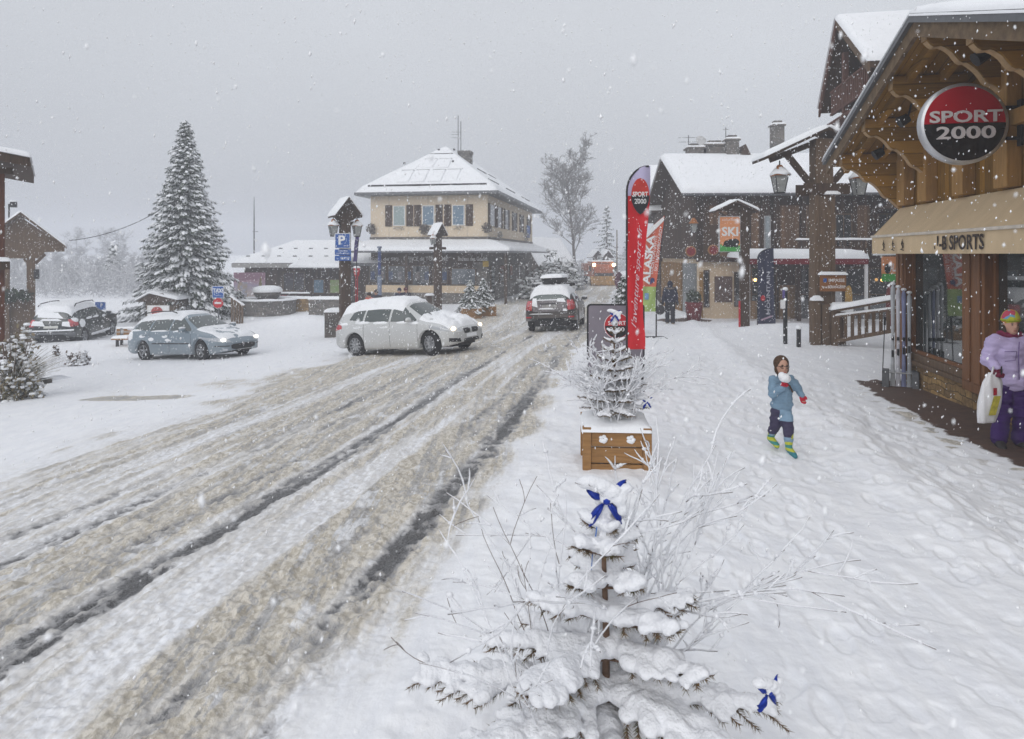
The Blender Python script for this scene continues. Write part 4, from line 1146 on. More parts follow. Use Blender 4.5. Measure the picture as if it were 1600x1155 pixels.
# ================================================================== CHALET ABOVE THE SHOP
def make_upper_chalet():
 Yc = 20.0; cpl = 6.1
 o_ = Vector((cpl + SL * Yc, Yc, -.6))
 root = thing('tall_chalet', 'tall dark chalet with steep street gable and hanging balcony behind the shop', 'house', o_, YAW)
 z = lambda v: v + .6
 MB().box((3.3, -3.2, -.3), (9, 1.2, z(6.6))).build('wall', WOOD_DARK, root)
 MB().box((.75, -2.4, z(6.02)), (8, 1.5, z(6.45))).build('jetty', WOOD_DARK, root)
 b = MB(); b.prism([(-2.6, z(6.4)), (1.75, z(6.4)), (.0, z(8.65))], .9, 1.2, 'YZ'); b.build('gable_wall', WOOD_DARK, root)
 RB = mat('reddish_board', (0.13, 0.06, 0.042), .8, .15, 7)
 for ya, za in ((1.85, 6.72), (-2.75, 6.95)):
  b = MB(); b.prism([(0, z(8.80)), (ya, z(za - .18)), (ya, z(za)), (0, z(8.98))], 0, 9, 'YZ'); r_ = b.build('roof', WOOD_DARKP, root)
  f = MB(); f.prism([(0, z(8.68)), (ya, z(za - .30)), (ya, z(za + .02)), (0, z(9.0))], -.06, -.001, 'YZ'); f.build('verge_board', RB if ya > 0 else WOOD_GREY, r_)
  q = MB(); s_ = .04 if ya > 0 else -.04
  slab_snow(q, [(-.10, ya + s_, z(za - .01)), (9, ya + s_, z(za - .01)), (9, 0, z(8.97)), (-.10, 0, z(8.97))], .18 if ya < 0 else .08, seed=6, amp=.1); q.build('roof_snow', SNOW, r_, True)
 b = MB(); b.box((.10, -2.3, z(6.02)), (.9, 1.6, z(6.12)))
 b.box((.08, -2.3, z(6.98)), (.18, 1.1, z(7.04))); b.box((.08, -2.3, z(6.30)), (.16, 1.1, z(6.36)))
 for k in range(20): b.box((.10, -2.2 + k * .165, z(6.36)), (.14, -2.2 + k * .165 + .10, z(6.98)))
 b.box((.1, -.2, z(6.1)), (.24, -.04, z(7.9)))
 b.build('balcony', RB, root)
 b = MB()
 for y in (-2.2, -.3, 1.5):
  b.beam((3.3, y, z(4.9)), (1.2, y, z(5.95)), .14, .14); b.beam((3.4, y, z(5.95)), (.1, y, z(5.95)), .12, .12)
 b.build('brace', WOOD_DARKP, root)
 b = MB(); b.box((4.0, -6.5, -.3), (14, -2.6, z(10.9))); b.build('high_wall', WOOD_DARK, root)
 g_ = MB(); g_.prism([(-9.5, z(10.2)), (-2.2, z(10.2)), (-4.6, z(12.4))], 3.6, 13, 'YZ'); g_.build('high_roof', RB, root)
 b = MB(); b.box((3.9, -6.0, z(9.3)), (4.1, -2.7, z(10.0))); b.build('high_balcony', RB, root)
 window_part(root, 4.4, 5.4, 3, 4.2, -3.21, WOOD_GREY, GLASS_DARK, bars=(2, 1))
make_upper_chalet()
# ================================================================== TOURIST OFFICE
def hip_roof(root, x0, x1, y0, y1, ze, zr, inset, ridge='Y', snow=.25, m=None, seed=1, th=.18, apexsnow=True):
 """Hipped roof; four slopes, each with its snow."""
 cx = (x0 + x1) / 2; cyy = (y0 + y1) / 2
 if ridge == 'Y': A = (cx, y0 + inset, zr); B = (cx, y1 - inset, zr)
 else: A = (x0 + inset, cyy, zr); B = (x1 - inset, cyy, zr)
 c = [(x0, y0, ze), (x1, y0, ze), (x1, y1, ze), (x0, y1, ze)]
 if ridge == 'Y': faces = [(c[0], c[1], A, A), (c[1], c[2], B, A), (c[2], c[3], B, B), (c[3], c[0], A, B)]
 else: faces = [(c[0], c[1], B, A), (c[1], c[2], B, B), (c[2], c[3], A, B), (c[3], c[0], A, A)]
 b = MB()
 dn = lambda p: (p[0], p[1], p[2] - th)
 vs_ = c + [A, B] + [dn(p) for p in c]
 idx = {tuple(p): i for i, p in enumerate(c + [A, B])}
 fs_ = []
 for f in faces:
  k = []
  for p in f:
   i = idx[tuple(p)]
   if i not in k: k.append(i)
  fs_.append(tuple(k))
 for i in range(4):
  j = (i + 1) % 4; fs_.append((i, j, 6 + j, 6 + i))
 fs_.append((6, 7, 8, 9))
 r_ = b.add(vs_, fs_).build('roof', m or METAL_GREY, root)
 q = MB()
 for f in faces:
  P0, P1, P2, P3 = [Vector(p) for p in f]
  n1, n2 = 26, 14
  rows = []
  for i in range(n1 + 1):
   u = i / n1; row = []
   for j in range(n2 + 1):
    v = j / n2
    p = (P0 * (1 - u) + P1 * u) * (1 - v) + (P3 * (1 - u) + P2 * u) * v
    h = snow * min(1, (v + .0) / .06) ** .5 if v < .06 else snow
    h *= .86 + .28 * float(fbm(p.x * .9 + seed, p.y * .9, 3, 4))
    row.append(p + Vector((0, 0, h if v > 0 else .01)))
   rows.append(row)
  q.grid(rows)
 q.build('roof_snow', SNOW, r_, True)
 return r_
FLOWER = mat('frosted_plants', (0.42, 0.40, 0.38), .9, .3, 25, col2=(0.10, 0.09, 0.07))
def tuft(name, parent, c, r, n=70, m=None, seed=0, s=.05):
 """A scruffy clump of leaves and twigs."""
 rr = random.Random(seed); b = MB()
 for k in range(n):
  d = Vector((rr.gauss(0, 1), rr.gauss(0, 1), rr.gauss(0, 1))).normalized() * (rr.random() ** .4)
  p = Vector(c) + Vector((d.x * r[0], d.y * r[1], d.z * r[2]))
  a = Vector((rr.gauss(0, 1), rr.gauss(0, 1), rr.gauss(0, 1))).normalized() * s; e = Vector((rr.gauss(0, 1), rr.gauss(0, 1), rr.gauss(0, 1))).normalized() * s * .6
  b.add([p - a, p + e, p + a, p - e], [(0, 1, 2, 3)])
 return b.build(name, m or FLOWER, parent, clean=False)
def make_office():
 Y = 43.0; Xc = (762 - 800) / FPX * Y
 g = Vector((Xc, Y, -.93))
 root = thing('tourist_office', 'cream tourist office with hipped snowy roof and dark ground floor', 'building', g, YAW)
 Z = lambda py, Yy=Y: CAM_H - (py - HORIZON) / FPX * Yy - g.z
 W_ = 7.75; D = 20.0
 z2 = Z(376); ze = Z(300)
 def XF(px, y=0.0):
  """local x on the plane y for a direction of view px"""
  t_ = (px - 800) / FPX; ca, sa = math.cos(YAW), math.sin(YAW)
  return (t_ * (Y + y * ca) - (Xc - y * sa)) / (ca - t_ * sa)
 cream = RENDER_CREAM
 MB().box((-W_, 0, z2 + .25), (0, D, ze + .05)).build('upper_wall', mat_planks('cream_panels', (0.68, 0.57, 0.43), 'X', 1.3, .04, gap=.15), root)
 MB().box((-W_ - .05, -.05, z2 - .1), (.05, D + .05, z2 + .25)).build('stone_band', STONE_GREY, root)
 MB().box((-W_ + .05, .05, -.5), (-.05, D, z2 - .1)).build('ground_wall', STONE_GREY, root)
 MB().box((-W_ + .03, -.02, 1.05), (-.9, .049, z2 - .1)).build('shop_front', WOOD_DARK, root)
 r_ = hip_roof(root, -W_ - .75, .75, -.75, D + .75, ze, Z(228, 47.6) - .22, 4.9, 'Y', .22)
 b = MB(); b.box((-W_ - .8, -.82, ze - .15), (.8, -.751, ze + .02)); b.box((.751, -.82, ze - .15), (.82, D + .8, ze + .02)); b.build('gutter', METAL_GREY, root)
 def slope_pt(x, v):   # v 0 at eave, 1 at ridge
  zr_ = Z(228, 47.6) - .22
  return (x, -.75 + v * 4.9, ze + v * (zr_ - ze) + .235)
 b = MB()
 for v, hw, n_ in ((.07, 3.9, 1), ):
  p = slope_pt(0, v); b.box((-W_ / 2 - hw, p[1] - .03, p[2] - .08), (-W_ / 2 + hw - .0, p[1] + .03, p[2] + .05))
 p = slope_pt(0, .80); b.box((-W_ / 2 - .9, p[1] - .02, p[2] - .06), (-W_ / 2 + .8, p[1] + .02, p[2] + .03))
 b.build('snow_guard', METAL_DARK, r_)
 for v0, v1, xs in ((.14, .40, (-1.75, -.72, .40, 1.42)), (.46, .66, (-.55, .48))):
  for xo in xs:
   b = MB(); cx = -W_ / 2 + xo
   a = Vector(slope_pt(cx - .43, v0)); c_ = Vector(slope_pt(cx + .43, v0)); d = Vector(slope_pt(cx + .43, v1)); e_ = Vector(slope_pt(cx - .43, v1))
   b.beam(e_ + Vector((0, 0, .02)), d + Vector((0, 0, .02)), .07, .06); o = b.build('skylight', METAL_DARK, r_)
   q = MB(); slab_snow(q, [a, c_, d, e_], .07, seed=xo); q.build('skylight_snow', SNOW, o, True)
 for k, (xo, v) in enumerate(((-2.3, .58), (1.05, .60), (-.35, .90), (.75, .9))):
  p = slope_pt(-W_ / 2 + xo, v); b = MB(); b.cbox(p, (.12, .12, .12)); b.build('roof_vent', METAL_DARK, r_)
 zr_ = Z(228, 47.6) - .22
 for (y0, y1, v) in ((1.5, 5, .22), (8, 12, .22), (14, 19, .18), (5, 8, .55), (10, 13, .6)):
  x = .75 - v * (W_ / 2 + .75); b = MB(); b.box((x - .03, y0, ze + v * (zr_ - ze) + .12), (x + .03, y1, ze + v * (zr_ - ze) + .27)); b.build('snow_guard', METAL_DARK, r_)
 b = MB(); cy0 = 5.4; cx0 = XF(733, 7.0)
 b.box((cx0 - .42, cy0, zr_ - 2.2), (cx0 + .42, cy0 + .9, Z(238, 49))); b.box((cx0 - .47, cy0 - .05, Z(240, 49)), (cx0 + .47, cy0 + .95, Z(236, 49)))
 b.build('chimney', STONE_GREY, root)
 b = MB()
 for dx, zz in ((-.45, 181), (-.25, 190)): b.tube([(cx0 + dx, cy0 + .1, zr_ - 1), (cx0 + dx, cy0 + .1, Z(zz, 49))], .03, 5)
 for zz in (206, 210, 215): b.tube([(cx0 - .95, cy0 + .1, Z(zz, 49)), (cx0 - .2, cy0 + .1, Z(zz + 1, 49))], .014, 4)
 b.build('antenna', METAL_GREY, root)
 zt = z2 - .05; zb_ = Z(392, 41.5)
 o_ = 1.65
 q = MB(); rows = MB()
 L0 = -W_ - o_
 b = MB()
 b.add([(L0, -o_, zb_), (o_, -o_, zb_), (0, 0, zt), (-W_, 0, zt), (L0, -o_, zb_ - .10), (o_, -o_, zb_ - .10), (0, 0, zt - .12), (-W_, 0, zt - .12)],
   [(0, 1, 2, 3), (4, 7, 6, 5), (0, 4, 5, 1), (3, 7, 4, 0)])
 b.add([(o_, -o_, zb_), (o_, D, zb_), (0, D, zt), (0, 0, zt), (o_, -o_, zb_ - .1), (o_, D, zb_ - .1), (0, D, zt - .12), (0, 0, zt - .12)],
   [(0, 1, 2, 3), (4, 7, 6, 5), (0, 4, 5, 1), (1, 5, 6, 2)])
 pr_ = b.build('pent_roof', METAL_GREY, root)
 q = MB()
 slab_snow(q, [(L0, -o_ - .03, zb_ - .0), (o_ + .02, -o_ - .03, zb_), (0.05, 0, zt), (-W_, 0, zt)], .20, seed=3, amp=.12)
 slab_snow(q, [(o_ + .03, -o_, zb_), (o_ + .03, D, zb_), (0, D, zt), (0, 0, zt)], .20, seed=5, amp=.12)
 q.build('pent_snow', SNOW, pr_, True)
 b = MB(); b.box((L0, -o_ - .10, zb_ - .12), (o_ + .1, -o_ - .031, zb_ + .0)); b.box((o_ + .031, -o_ - .1, zb_ - .12), (o_ + .1, D, zb_)); b.build('pent_gutter', METAL_GREY, root)
 for k, pc in enumerate((624, 669.5, 716.5)):
  x = XF(pc); hw = .40
  fr = window_part(root, x - hw, x + hw, Z(352), Z(320), -.003, WHITE, GLASS_BLUE if k else mat_glass('pale_window', (.22, .30, .30), .2, rough=.1), bars=(1, 1))
  for s_ in (-1, 1):
   b = MB(); xa = x + s_ * (hw + .08); xb_ = x + s_ * (hw + .54)
   b.box((xa, -.05, Z(353)), (xb_, -.003, Z(319)))
   for zz in (324, 336, 348): b.box((min(xa, xb_) + .03, -.065, Z(zz + 1)), (max(xa, xb_) - .03, -.051, Z(zz)))
   b.build('shutter', WOOD_DARK, root)
  tuft('window_box_flowers', root, (x, -.15, Z(356)), (.42, .10, .14), 60, seed=k)
 for px, py in ((664.5, 358), (762, 356), (582, 357)):
  tuft('hanging_flowers', root, (XF(px) , -.2, Z(py)), (.36, .25, .36), 170, seed=int(px), s=.09, m=mat('dead_flowers', (.25, .22, .20), .9, .4, 25, col2=(.06, .05, .04)))
 yy = lambda px: None
 for k, (y0, y1) in enumerate(((.6, 2.0), (3.2, 4.4), (6.0, 7.2), (9.5, 10.7), (13.0, 14.2), (17, 18.2))):
  b = MB(); b.box((.003, y0, Z(352)), (.04, y1, Z(318))); o = b.build('window', WHITE, root)
  MB().box((.041, y0 + .06, Z(351)), (.05, y1 - .06, Z(319))).build('pane', GLASS_DARK, o)
  for s_ in (0, 1):
   ya = y0 - .50 if s_ == 0 else y1 + .06
   MB().box((.003, ya, Z(353)), (.06, ya + .44, Z(317))).build('shutter', WOOD_DARK, root)
 tuft('hanging_flowers', root, (.35, 2.3, Z(368)), (.2, .5, .35), 90, seed=8, s=.09)
 tuft('hanging_flowers', root, (.3, 14.5, Z(360)), (.2, .8, .5), 90, seed=9, s=.09)
 MB().box((.12, 15.8, Z(362)), (.16, 17.4, Z(336))).build('blue_banner', SIGN_BLUE, root)
 bl = mat('fascia_letters', (0.62, .62, .62), .6)
 zf = Z(404.5); yf = -.06
 MB().box((-W_ + .1, -.05, Z(410)), (-.3, -.021, Z(398))).build('fascia', WOOD_DARKP, root)
 for s_, a, c_ in (('École de SKI', 577, 623), ('OFFICE de TOURISME', 631, 700), ('Bureau des Guides', 716, 762)):
  xa, xb_ = XF(a), XF(c_)
  text_on('lettering', s_, xb_ - xa, .26, bl, root, ((xa + xb_) / 2, yf, zf), (1, 0, 0), (0, 0, 1), bold=.02)
 for a, c_, t_, bt in ((577, 604, 415, 444), (606, 640, 415, 444), (644, 672, 415, 468), (676, 700, 418, 444), (705, 744, 419, 446)):
  window_part(root, XF(a), XF(c_), Z(bt), Z(t_), -.021, WOOD_GREY, GLASS_DARK if a != 705 else mat_glass('grey_window', (.10, .12, .14), .3), bars=(1, 1), name='window' if a != 644 else 'glazed_door')
 rr = random.Random(4);
 for k in range(9):
  x = XF(580 + k * 14.0); b = MB(); b.box((x, -.10, Z(438)), (x + .28, -.084, Z(425))); b.build('poster', mat('poster_%d' % (k % 4), [(.06, .10, .22), (.25, .22, .22), (.10, .14, .25), (.3, .3, .33)][k % 4], .5, .3, 9), root)
 MB().box((XF(755), -.12, Z(417)), (XF(764), -.09, Z(408))).build('yellow_sign', mat('yellow_sign', (.62, .42, .05), .5, .2, 9), root)
 MB().box((-W_ + .0, -.85, -.4), (-.35, -.7, Z(446))).build('low_wall', cream, root)
 MB().box((-W_ + .0, -.87, -.4), (-.33, -.851, .55)).build('wall_base', STONE_GREY, root)
 for y0, y1, z0, z1 in ((1, 2.2, 0, 2.2), (4, 5.5, 1.0, 2.2), (8, 9.2, 1, 2.2), (12, 13.5, .9, 2.2), (16, 17.2, 0, 2.2)):
  b = MB(); b.box((.0 - .045, y0, z0), (.02, y1, z1)); o = b.build('window' if z0 else 'door', WOOD_GREY, root)
  MB().box((.021, y0 + .08, z0 + .08), (.03, y1 - .08, z1 - .08)).build('pane', GLASS_DARK, o)
 for x in (1.3, -5.0): MB().box((x, -1.30, -.4), (x + .16, -1.14, zb_ - .1)).build('pent_post', WOOD_DARKP, root)
 Yw = 45.0
 gw = Vector(((560 - 800) / FPX * Yw, Yw, -1.2))
 wg = thing('low_wing', 'long single storey timber wing with broad snowy roof left of the tourist office', 'building', gw, R(-3))
 Zw = lambda py, Yy=Yw: CAM_H - (py - HORIZON) / FPX * Yy - gw.z
 Xw = lambda px: (px - 560) / FPX * Yw
 MB().box((Xw(378), 0, -.6), (Xw(575), 7, Zw(414))).build('wall', WOOD_DARK, wg)
 hip_roof(wg, Xw(368), Xw(600), -.9, 7.8, Zw(411), Zw(379, 48.4), 2.6, 'X', .18, seed=5)
 MB().box((Xw(368), -.98, Zw(418)), (Xw(480), -.91, Zw(411.5))).build('fascia', mat('pale_fascia', (.35, .34, .33), .7), wg)
 b = MB(); b.box((Xw(474), -2.3, Zw(419)), (Xw(556), -.85, Zw(416.5))); pr = b.build('porch_roof', METAL_GREY, wg)
 q = MB(); slab_snow(q, [(Xw(470), -2.4, Zw(417)), (Xw(556), -2.4, Zw(417)), (Xw(556), -.5, Zw(404)), (Xw(478), -.5, Zw(404))], .18); q.build('porch_snow', SNOW, pr, True)
 b = MB(); rr = random.Random(2)
 for r_i, v in ((0, .18), (1, .55)):
  for k in range(6):
   px = 385 + k * 25 + r_i * 12; b.cbox((Xw(px), -.9 + v * 4.35, Zw(411) + v * (Zw(379, 48.4) - Zw(411)) + .2), (.25, .06, .07))
 b.build('snow_guard', METAL_DARK, wg)
 for a, c_, m_ in ((490, 505, mat('blue_poster', (.18, .30, .42), .5, .15, 5)), (516, 536, mat('piste_map', (.42, .45, .26), .5, .35, 3, col2=(.25, .45, .12)))):
  b = MB(); b.box((Xw(a) - .08, -.08, Zw(459)), (Xw(c_) + .08, -.002, Zw(436))); o = b.build('notice_board', WOOD_GREY, wg)
  MB().box((Xw(a), -.095, Zw(457.5)), (Xw(c_), -.081, Zw(437.5))).build('notice', m_, o)
 window_part(wg, Xw(440), Xw(475), Zw(455), Zw(425), -.002, WOOD_GREY, GLASS_DARK, bars=(2, 1))
 window_part(wg, Xw(540), Xw(553), Zw(470), Zw(425), -.002, WOOD_GREY, GLASS_DARK, name='door')
 Yp = 41.5; gp = GY(391, Yp)
 hd = thing('hoarding', 'wide printed hoarding of a pink dusk sky and a lit fir', 'billboard', gp, R(4))
 Zp = lambda py: CAM_H - (py - HORIZON) / FPX * Yp - gp.z
 Xp = lambda px: (px - 391) / FPX * Yp
 m, n, bs = _new('dusk_print')
 tcn = n.nodes.new('ShaderNodeTexCoord'); sp = n.nodes.new('ShaderNodeSeparateXYZ'); n.links.new(tcn.outputs['Generated'], sp.inputs[0])
 nz = n.nodes.new('ShaderNodeTexNoise'); nz.inputs['Scale'].default_value = 3; n.links.new(tcn.outputs['Generated'], nz.inputs['Vector'])
 ma = n.nodes.new('ShaderNodeMath'); ma.operation = 'MULTIPLY_ADD'; ma.inputs[1].default_value = .5; n.links.new(nz.outputs[0], ma.inputs[0]); n.links.new(sp.outputs['Z'], ma.inputs[2])
 rp = n.nodes.new('ShaderNodeValToRGB'); n.links.new(ma.outputs[0], rp.inputs[0])
 e0 = rp.color_ramp.elements; e0[0].position = .3; e0[0].color = (.30, .24, .22, 1); e0[1].position = 1.2; e0[1].color = (.30, .16, .22, 1)
 for p_, c_ in ((.5, (.55, .48, .45)), (.75, (.42, .36, .48)), (1.0, (.42, .24, .30))):
  q_ = e0.new(min(p_, .99)); q_.color = (*c_, 1)
 n.links.new(rp.outputs[0], bs.inputs['Base Color']); bs.inputs['Roughness'].default_value = .6
 MB().box((Xp(366), -.04, Zp(472)), (Xp(414), 0, Zp(426))).build('print', m, hd)
 b = MB();
 for px in (368, 390, 412): b.box((Xp(px) - .05, .01, -.3), (Xp(px) + .05, .1, Zp(426)))
 b.build('stake', METAL_GREY, hd)
 b = MB()
 for k in range(4): b.add([(Xp(407) - .22 + .04 * k, -.045, Zp(462 - k * 6)), (Xp(407) + .22 - .04 * k, -.045, Zp(462 - k * 6)), (Xp(407), -.045, Zp(452 - k * 7))], [(0, 1, 2)])
 b.build('printed_fir', mat('printed_fir', (.35, .28, .12), .6, .2), hd)
 MB().ball((Xp(381), -.03, Zp(462)), (.30, .02, .55), 12, 8).build('printed_glow', mat('printed_glow', (.60, .42, .16), .6, .15), hd)
 MB().box((Xp(372), -.055, Zp(466)), (Xp(387), -.041, Zp(441))).build('smaller_poster', mat('small_poster', (.35, .38, .5), .6, .4, 4, col2=(.45, .30, .15)), hd)
 Yr = 41.0; gr = GY(434, Yr); Zr = lambda py: CAM_H - (py - HORIZON) / FPX * Yr - gr.z
 bn = thing('banner', 'red banner with pale writing hung before the low wing', 'banner', gr, 0)
 hw = 16 / FPX * Yr
 MB().box((-hw, -.02, Zr(472)), (hw, .0, Zr(459))).build('cloth', mat('banner_red', (.55, .03, .05), .7, .1), bn)
 b = MB(); b.tube([(-hw, .03, -.3), (-hw, .03, Zr(457))], .03, 6); b.tube([(hw, .03, -.3), (hw, .03, Zr(457))], .03, 6); b.build('stake', METAL_GREY, bn)
 MB().box((-.45, -.026, Zr(464.5)), (.45, -.021, Zr(462))).build('large_writing', mat('faded_red_white', (.60, .35, .36), .7, .4, 30), bn)
 b = MB(); b.box((-.4, -.026, Zr(469)), (.5, -.021, Zr(468))); b.box((-.3, -.026, Zr(471)), (.5, -.021, Zr(470))); b.build('small_writing', WHITE, bn)
make_office()
# ================================================================== FOUNTAIN, WALLS, OTHER SQUARE FURNITURE
def make_square():
 g = G(418, 494); Yf = g.y + .9
 g = GY(418, Yf)
 t = thing('fountain', 'round stone fountain basin with a snow capped mushroom spout', 'fountain', g, 0)
 Rf = 43 / FPX * Yf
 hb = 20.5 / FPX * Yf
 b = MB(); b.lathe([(Rf * .97, -.5), (Rf, hb), (Rf + .05, hb), (Rf + .05, hb + .08), (Rf - .25, hb + .08), (Rf - .25, .15), (0, .15)], n=40)
 b.build('basin', STONE_GREY, t)
 q = MB(); rows = []
 for i in range(41):
  a = 2 * math.pi * i / 40; rows.append([((Rf + .07 - .3 * math.sin(k / 5 * math.pi / 2) ** 0 * k / 5) * math.cos(a), (Rf + .07 - .36 * k / 5) * math.sin(a), hb + .07 + .11 * math.sin(math.pi * k / 5) * (.8 + .4 * float(vnoise(i * .7, 3)))) for k in range(6)])
 q.grid(rows); q.build('rim_snow', SNOW, t, True)
 b = MB(); b.lathe([(.42, .1), (.36, .5), (.40, .75), (.62, .95), (.72, 1.1), (.70, 1.28), (.3, 1.34), (0, 1.35)], n=20); b.build('spout', STONE_GREY, t, True)
 q = MB(); q.lathe([(.78, 1.22), (.80, 1.34), (.70, 1.48), (.4, 1.56), (0, 1.58)], n=20); q.build('spout_snow', SNOW, t, True)
 for i, (pa, pb, Yy, ytop, lab) in enumerate(((482, 536, 34.5, 468, 'grey stone terrace wall topped with snow beside the fountain'), (430, 484, 38.5, 467, 'low brown wall behind the fountain with a snowy rail'))):
  a = GY(pa, Yy); c_ = GY(pb, Yy); w = thing('terrace_wall', lab, 'wall', a, 0)
  L = c_.x - a.x; h = CAM_H - (ytop - HORIZON) / FPX * Yy - a.z
  MB().box((0, 0, -.4), (L, .4, h)).build('masonry', STONE_GREY if i == 0 else STONE_SHOP, w)
  q = MB(); slab_snow(q, [(-.03, -.03, h), (L + .03, -.03, h), (L + .03, .43, h), (-.03, .43, h)], .14); q.build('snow', SNOW, w, True)
 Yy = 40.0; a = GY(432, Yy); w = thing('terrace_fence', 'dark slatted fence with snow lying on its rails', 'fence', a, 0); L = (484 - 432) / FPX * Yy
 hh = lambda py: CAM_H - (py - HORIZON) / FPX * Yy - a.z
 b = MB()
 for k in range(14): b.box((k * L / 13 - .03, 0, -.2), (k * L / 13 + .03, .06, hh(459)))
 b.box((0, -.03, hh(461)), (L, -.001, hh(458.5))); b.box((0, -.03, hh(467)), (L, -.001, hh(465))); b.build('rail', WOOD_DARKP, w)
 q = MB(); slab_snow(q, [(0, -.08, hh(458.5)), (L, -.08, hh(458.5)), (L, .08, hh(458.5)), (0, .08, hh(458.5))], .10); q.build('snow', SNOW, w, True)
 Yy = 27.5; a = GY(523, Yy); w = thing('stone_trough', 'square dark stone trough capped with snow behind the white car', 'trough', a, 0); h = .0
 hh = lambda py: CAM_H - (py - HORIZON) / FPX * Yy - a.z
 MB().box((-.42, 0, -.3), (.75, .9, hh(488))).build('trough', mat_stone('dark_stone', (.13, .115, .10), (.07, .065, .06), 2.6, (.10, .09, .08)), w, bevel=.03)
 q = MB(); slab_snow(q, [(-.45, -.03, hh(488)), (.78, -.03, hh(488)), (.78, .93, hh(488)), (-.45, .93, hh(488))], .14); q.build('snow', SNOW, w, True)
 Yy = 33.5; a = GY(362, Yy); w = thing('step_rail', 'wooden rail of the steps left of the fountain', 'railing', a, 0)
 hh = lambda py: CAM_H - (py - HORIZON) / FPX * Yy - a.z
 b = MB(); L = 16 / FPX * Yy
 for k in range(5): b.box((k * L / 4 - .04, 0, -.3), (k * L / 4 + .04, .08, hh(465 + 3.2 * k)))
 b.beam((-.1, .04, hh(464)), (L + .1, .04, hh(479)), .1, .08); b.build('rail', WOOD_GREY, w)
 q = MB(); q.beam((-.1, .04, hh(462)), (L + .1, .04, hh(477)), .12, .07); q.build('snow', SNOW, w)
 Yy = 34.0; a = GY(593, Yy); w = thing('lamp_column', 'slim blue grey column standing before the tourist office', 'lamp post', a, 0)
 hh = lambda py: CAM_H - (py - HORIZON) / FPX * Yy - a.z
 b = MB(); b.tube([(0, 0, -.3), (0, 0, hh(432))], .11, 12); b.tube([(0, 0, hh(432)), (0, 0, hh(388))], .075, 12); b.tube([(0, 0, hh(388)), (0, 0, hh(385))], .12, 12)
 b.build('column', mat('blue_grey_metal', (.20, .24, .33), .5, .1), w, True)
 MB().tube([(0, 0, hh(429)), (0, 0, hh(394))], .082, 12).build('blue_sleeve', mat('blue_sleeve', (.06, .09, .25), .5, .3, 6), w)
 Yy = 31.0; a = GY(557.5, Yy); w = thing('ski_run_marker', 'red round post with a white cross beside the parking sign', 'marker', a, 0)
 hh = lambda py: CAM_H - (py - HORIZON) / FPX * Yy - a.z
 MB().tube([(0, 0, -.3), (0, 0, hh(432))], .055, 10).build('pole', SIGN_RED, w)
 MB().tube([(0, 0, hh(432)), (0, 0, hh(428)), (0, 0, hh(418))], [.09, .12, .15], 14).build('head', SIGN_RED, w, True)
 b = MB(); b.box((-.02, -.158, hh(429)), (.02, -.151, hh(419))); b.box((-.08, -.158, hh(425)), (.08, -.151, hh(423))); b.build('cross', WHITE, w)
 q = MB(); q.ball((0, 0, hh(418)), (.17, .17, .07), 12, 8); q.build('snow', SNOW, w, True)
 Yy = 50.0; a = GY(397, Yy); w = thing('mast', 'thin mast rising behind the low wing', 'mast', a, 0)
 hh = lambda py: CAM_H - (py - HORIZON) / FPX * Yy - a.z
 b = MB(); b.tube([(0, 0, 0), (0, 0, hh(350)), (0, 0, hh(308))], [.06, .05, .02], 6); b.tube([(-.12, 0, hh(362)), (.3, 0, hh(362))], .02, 4); b.build('pole', METAL_GREY, w)
 Yy = 27.0; a = GY(341, Yy); w = thing('taxi_sign', 'blue TAXI sign above a red no entry disc behind the blue car', 'sign', a, 0)
 hh = lambda py: CAM_H - (py - HORIZON) / FPX * Yy - a.z
 MB().tube([(0, .03, -.3), (0, .03, hh(449))], .035, 8).build('pole', METAL_GREY, w)
 s_ = 9.3 / FPX * Yy
 MB().box((-s_, -.02, hh(466)), (s_, 0, hh(447))).build('blue_plate', WHITE, w)
 o = MB().box((-s_ + .02, -.026, hh(465.2)), (s_ - .02, -.018, hh(447.8))).build('blue_field', SIGN_BLUE, w)
 text_on('lettering', 'TAXI', .40, .17, WHITE, o, (0, -.03, hh(454)), (1, 0, 0), (0, 0, 1), bold=.03)
 text_on('lettering', '2 places', .28, .05, WHITE, o, (0, -.03, hh(462)), (1, 0, 0), (0, 0, 1))
 b = MB(); b.lathe([(0, -.03), (.20, -.03), (.20, 0), (0, 0)], (0, 0, hh(473.5)), 24, 'Y'); o = b.build('no_entry_disc', SIGN_RED, w)
 MB().box((-.13, -.036, hh(475)), (.13, -.031, hh(472))).build('white_bar', WHITE, o)
 Yy = 31.0; a = GY(157, Yy); w = thing('road_sign', 'small blue parking sign behind the dark parked car', 'sign', a, 0)
 hh = lambda py: CAM_H - (py - HORIZON) / FPX * Yy - a.z
 MB().tube([(0, .03, -.3), (0, .03, hh(473))], .035, 8).build('pole', METAL_GREY, w)
 MB().box((-.23, -.02, hh(484)), (.23, 0, hh(472))).build('plate', SIGN_BLUE, w)
 text_on('lettering', 'P', .09, .16, WHITE, w, (.06, -.023, hh(477)), (1, 0, 0), (0, 0, 1), bold=.03)
 Yy = 33.5; a = GY(245, Yy); w = thing('wooden_hut', 'little wooden hut with snowy roof under the tall spruce', 'hut', a, 0)
 hh = lambda py: CAM_H - (py - HORIZON) / FPX * Yy - a.z
 MB().box((-.55, 0, -.3), (.9, 1.4, hh(471))).build('wall', WOOD_GREY, w)
 b = MB(); b.prism([(-.9, hh(471)), (1.1, hh(471)), (.4, hh(458)), (-.2, hh(458))], -.25, 1.6, 'XZ'); o = b.build('roof', WOOD_DARKP, w)
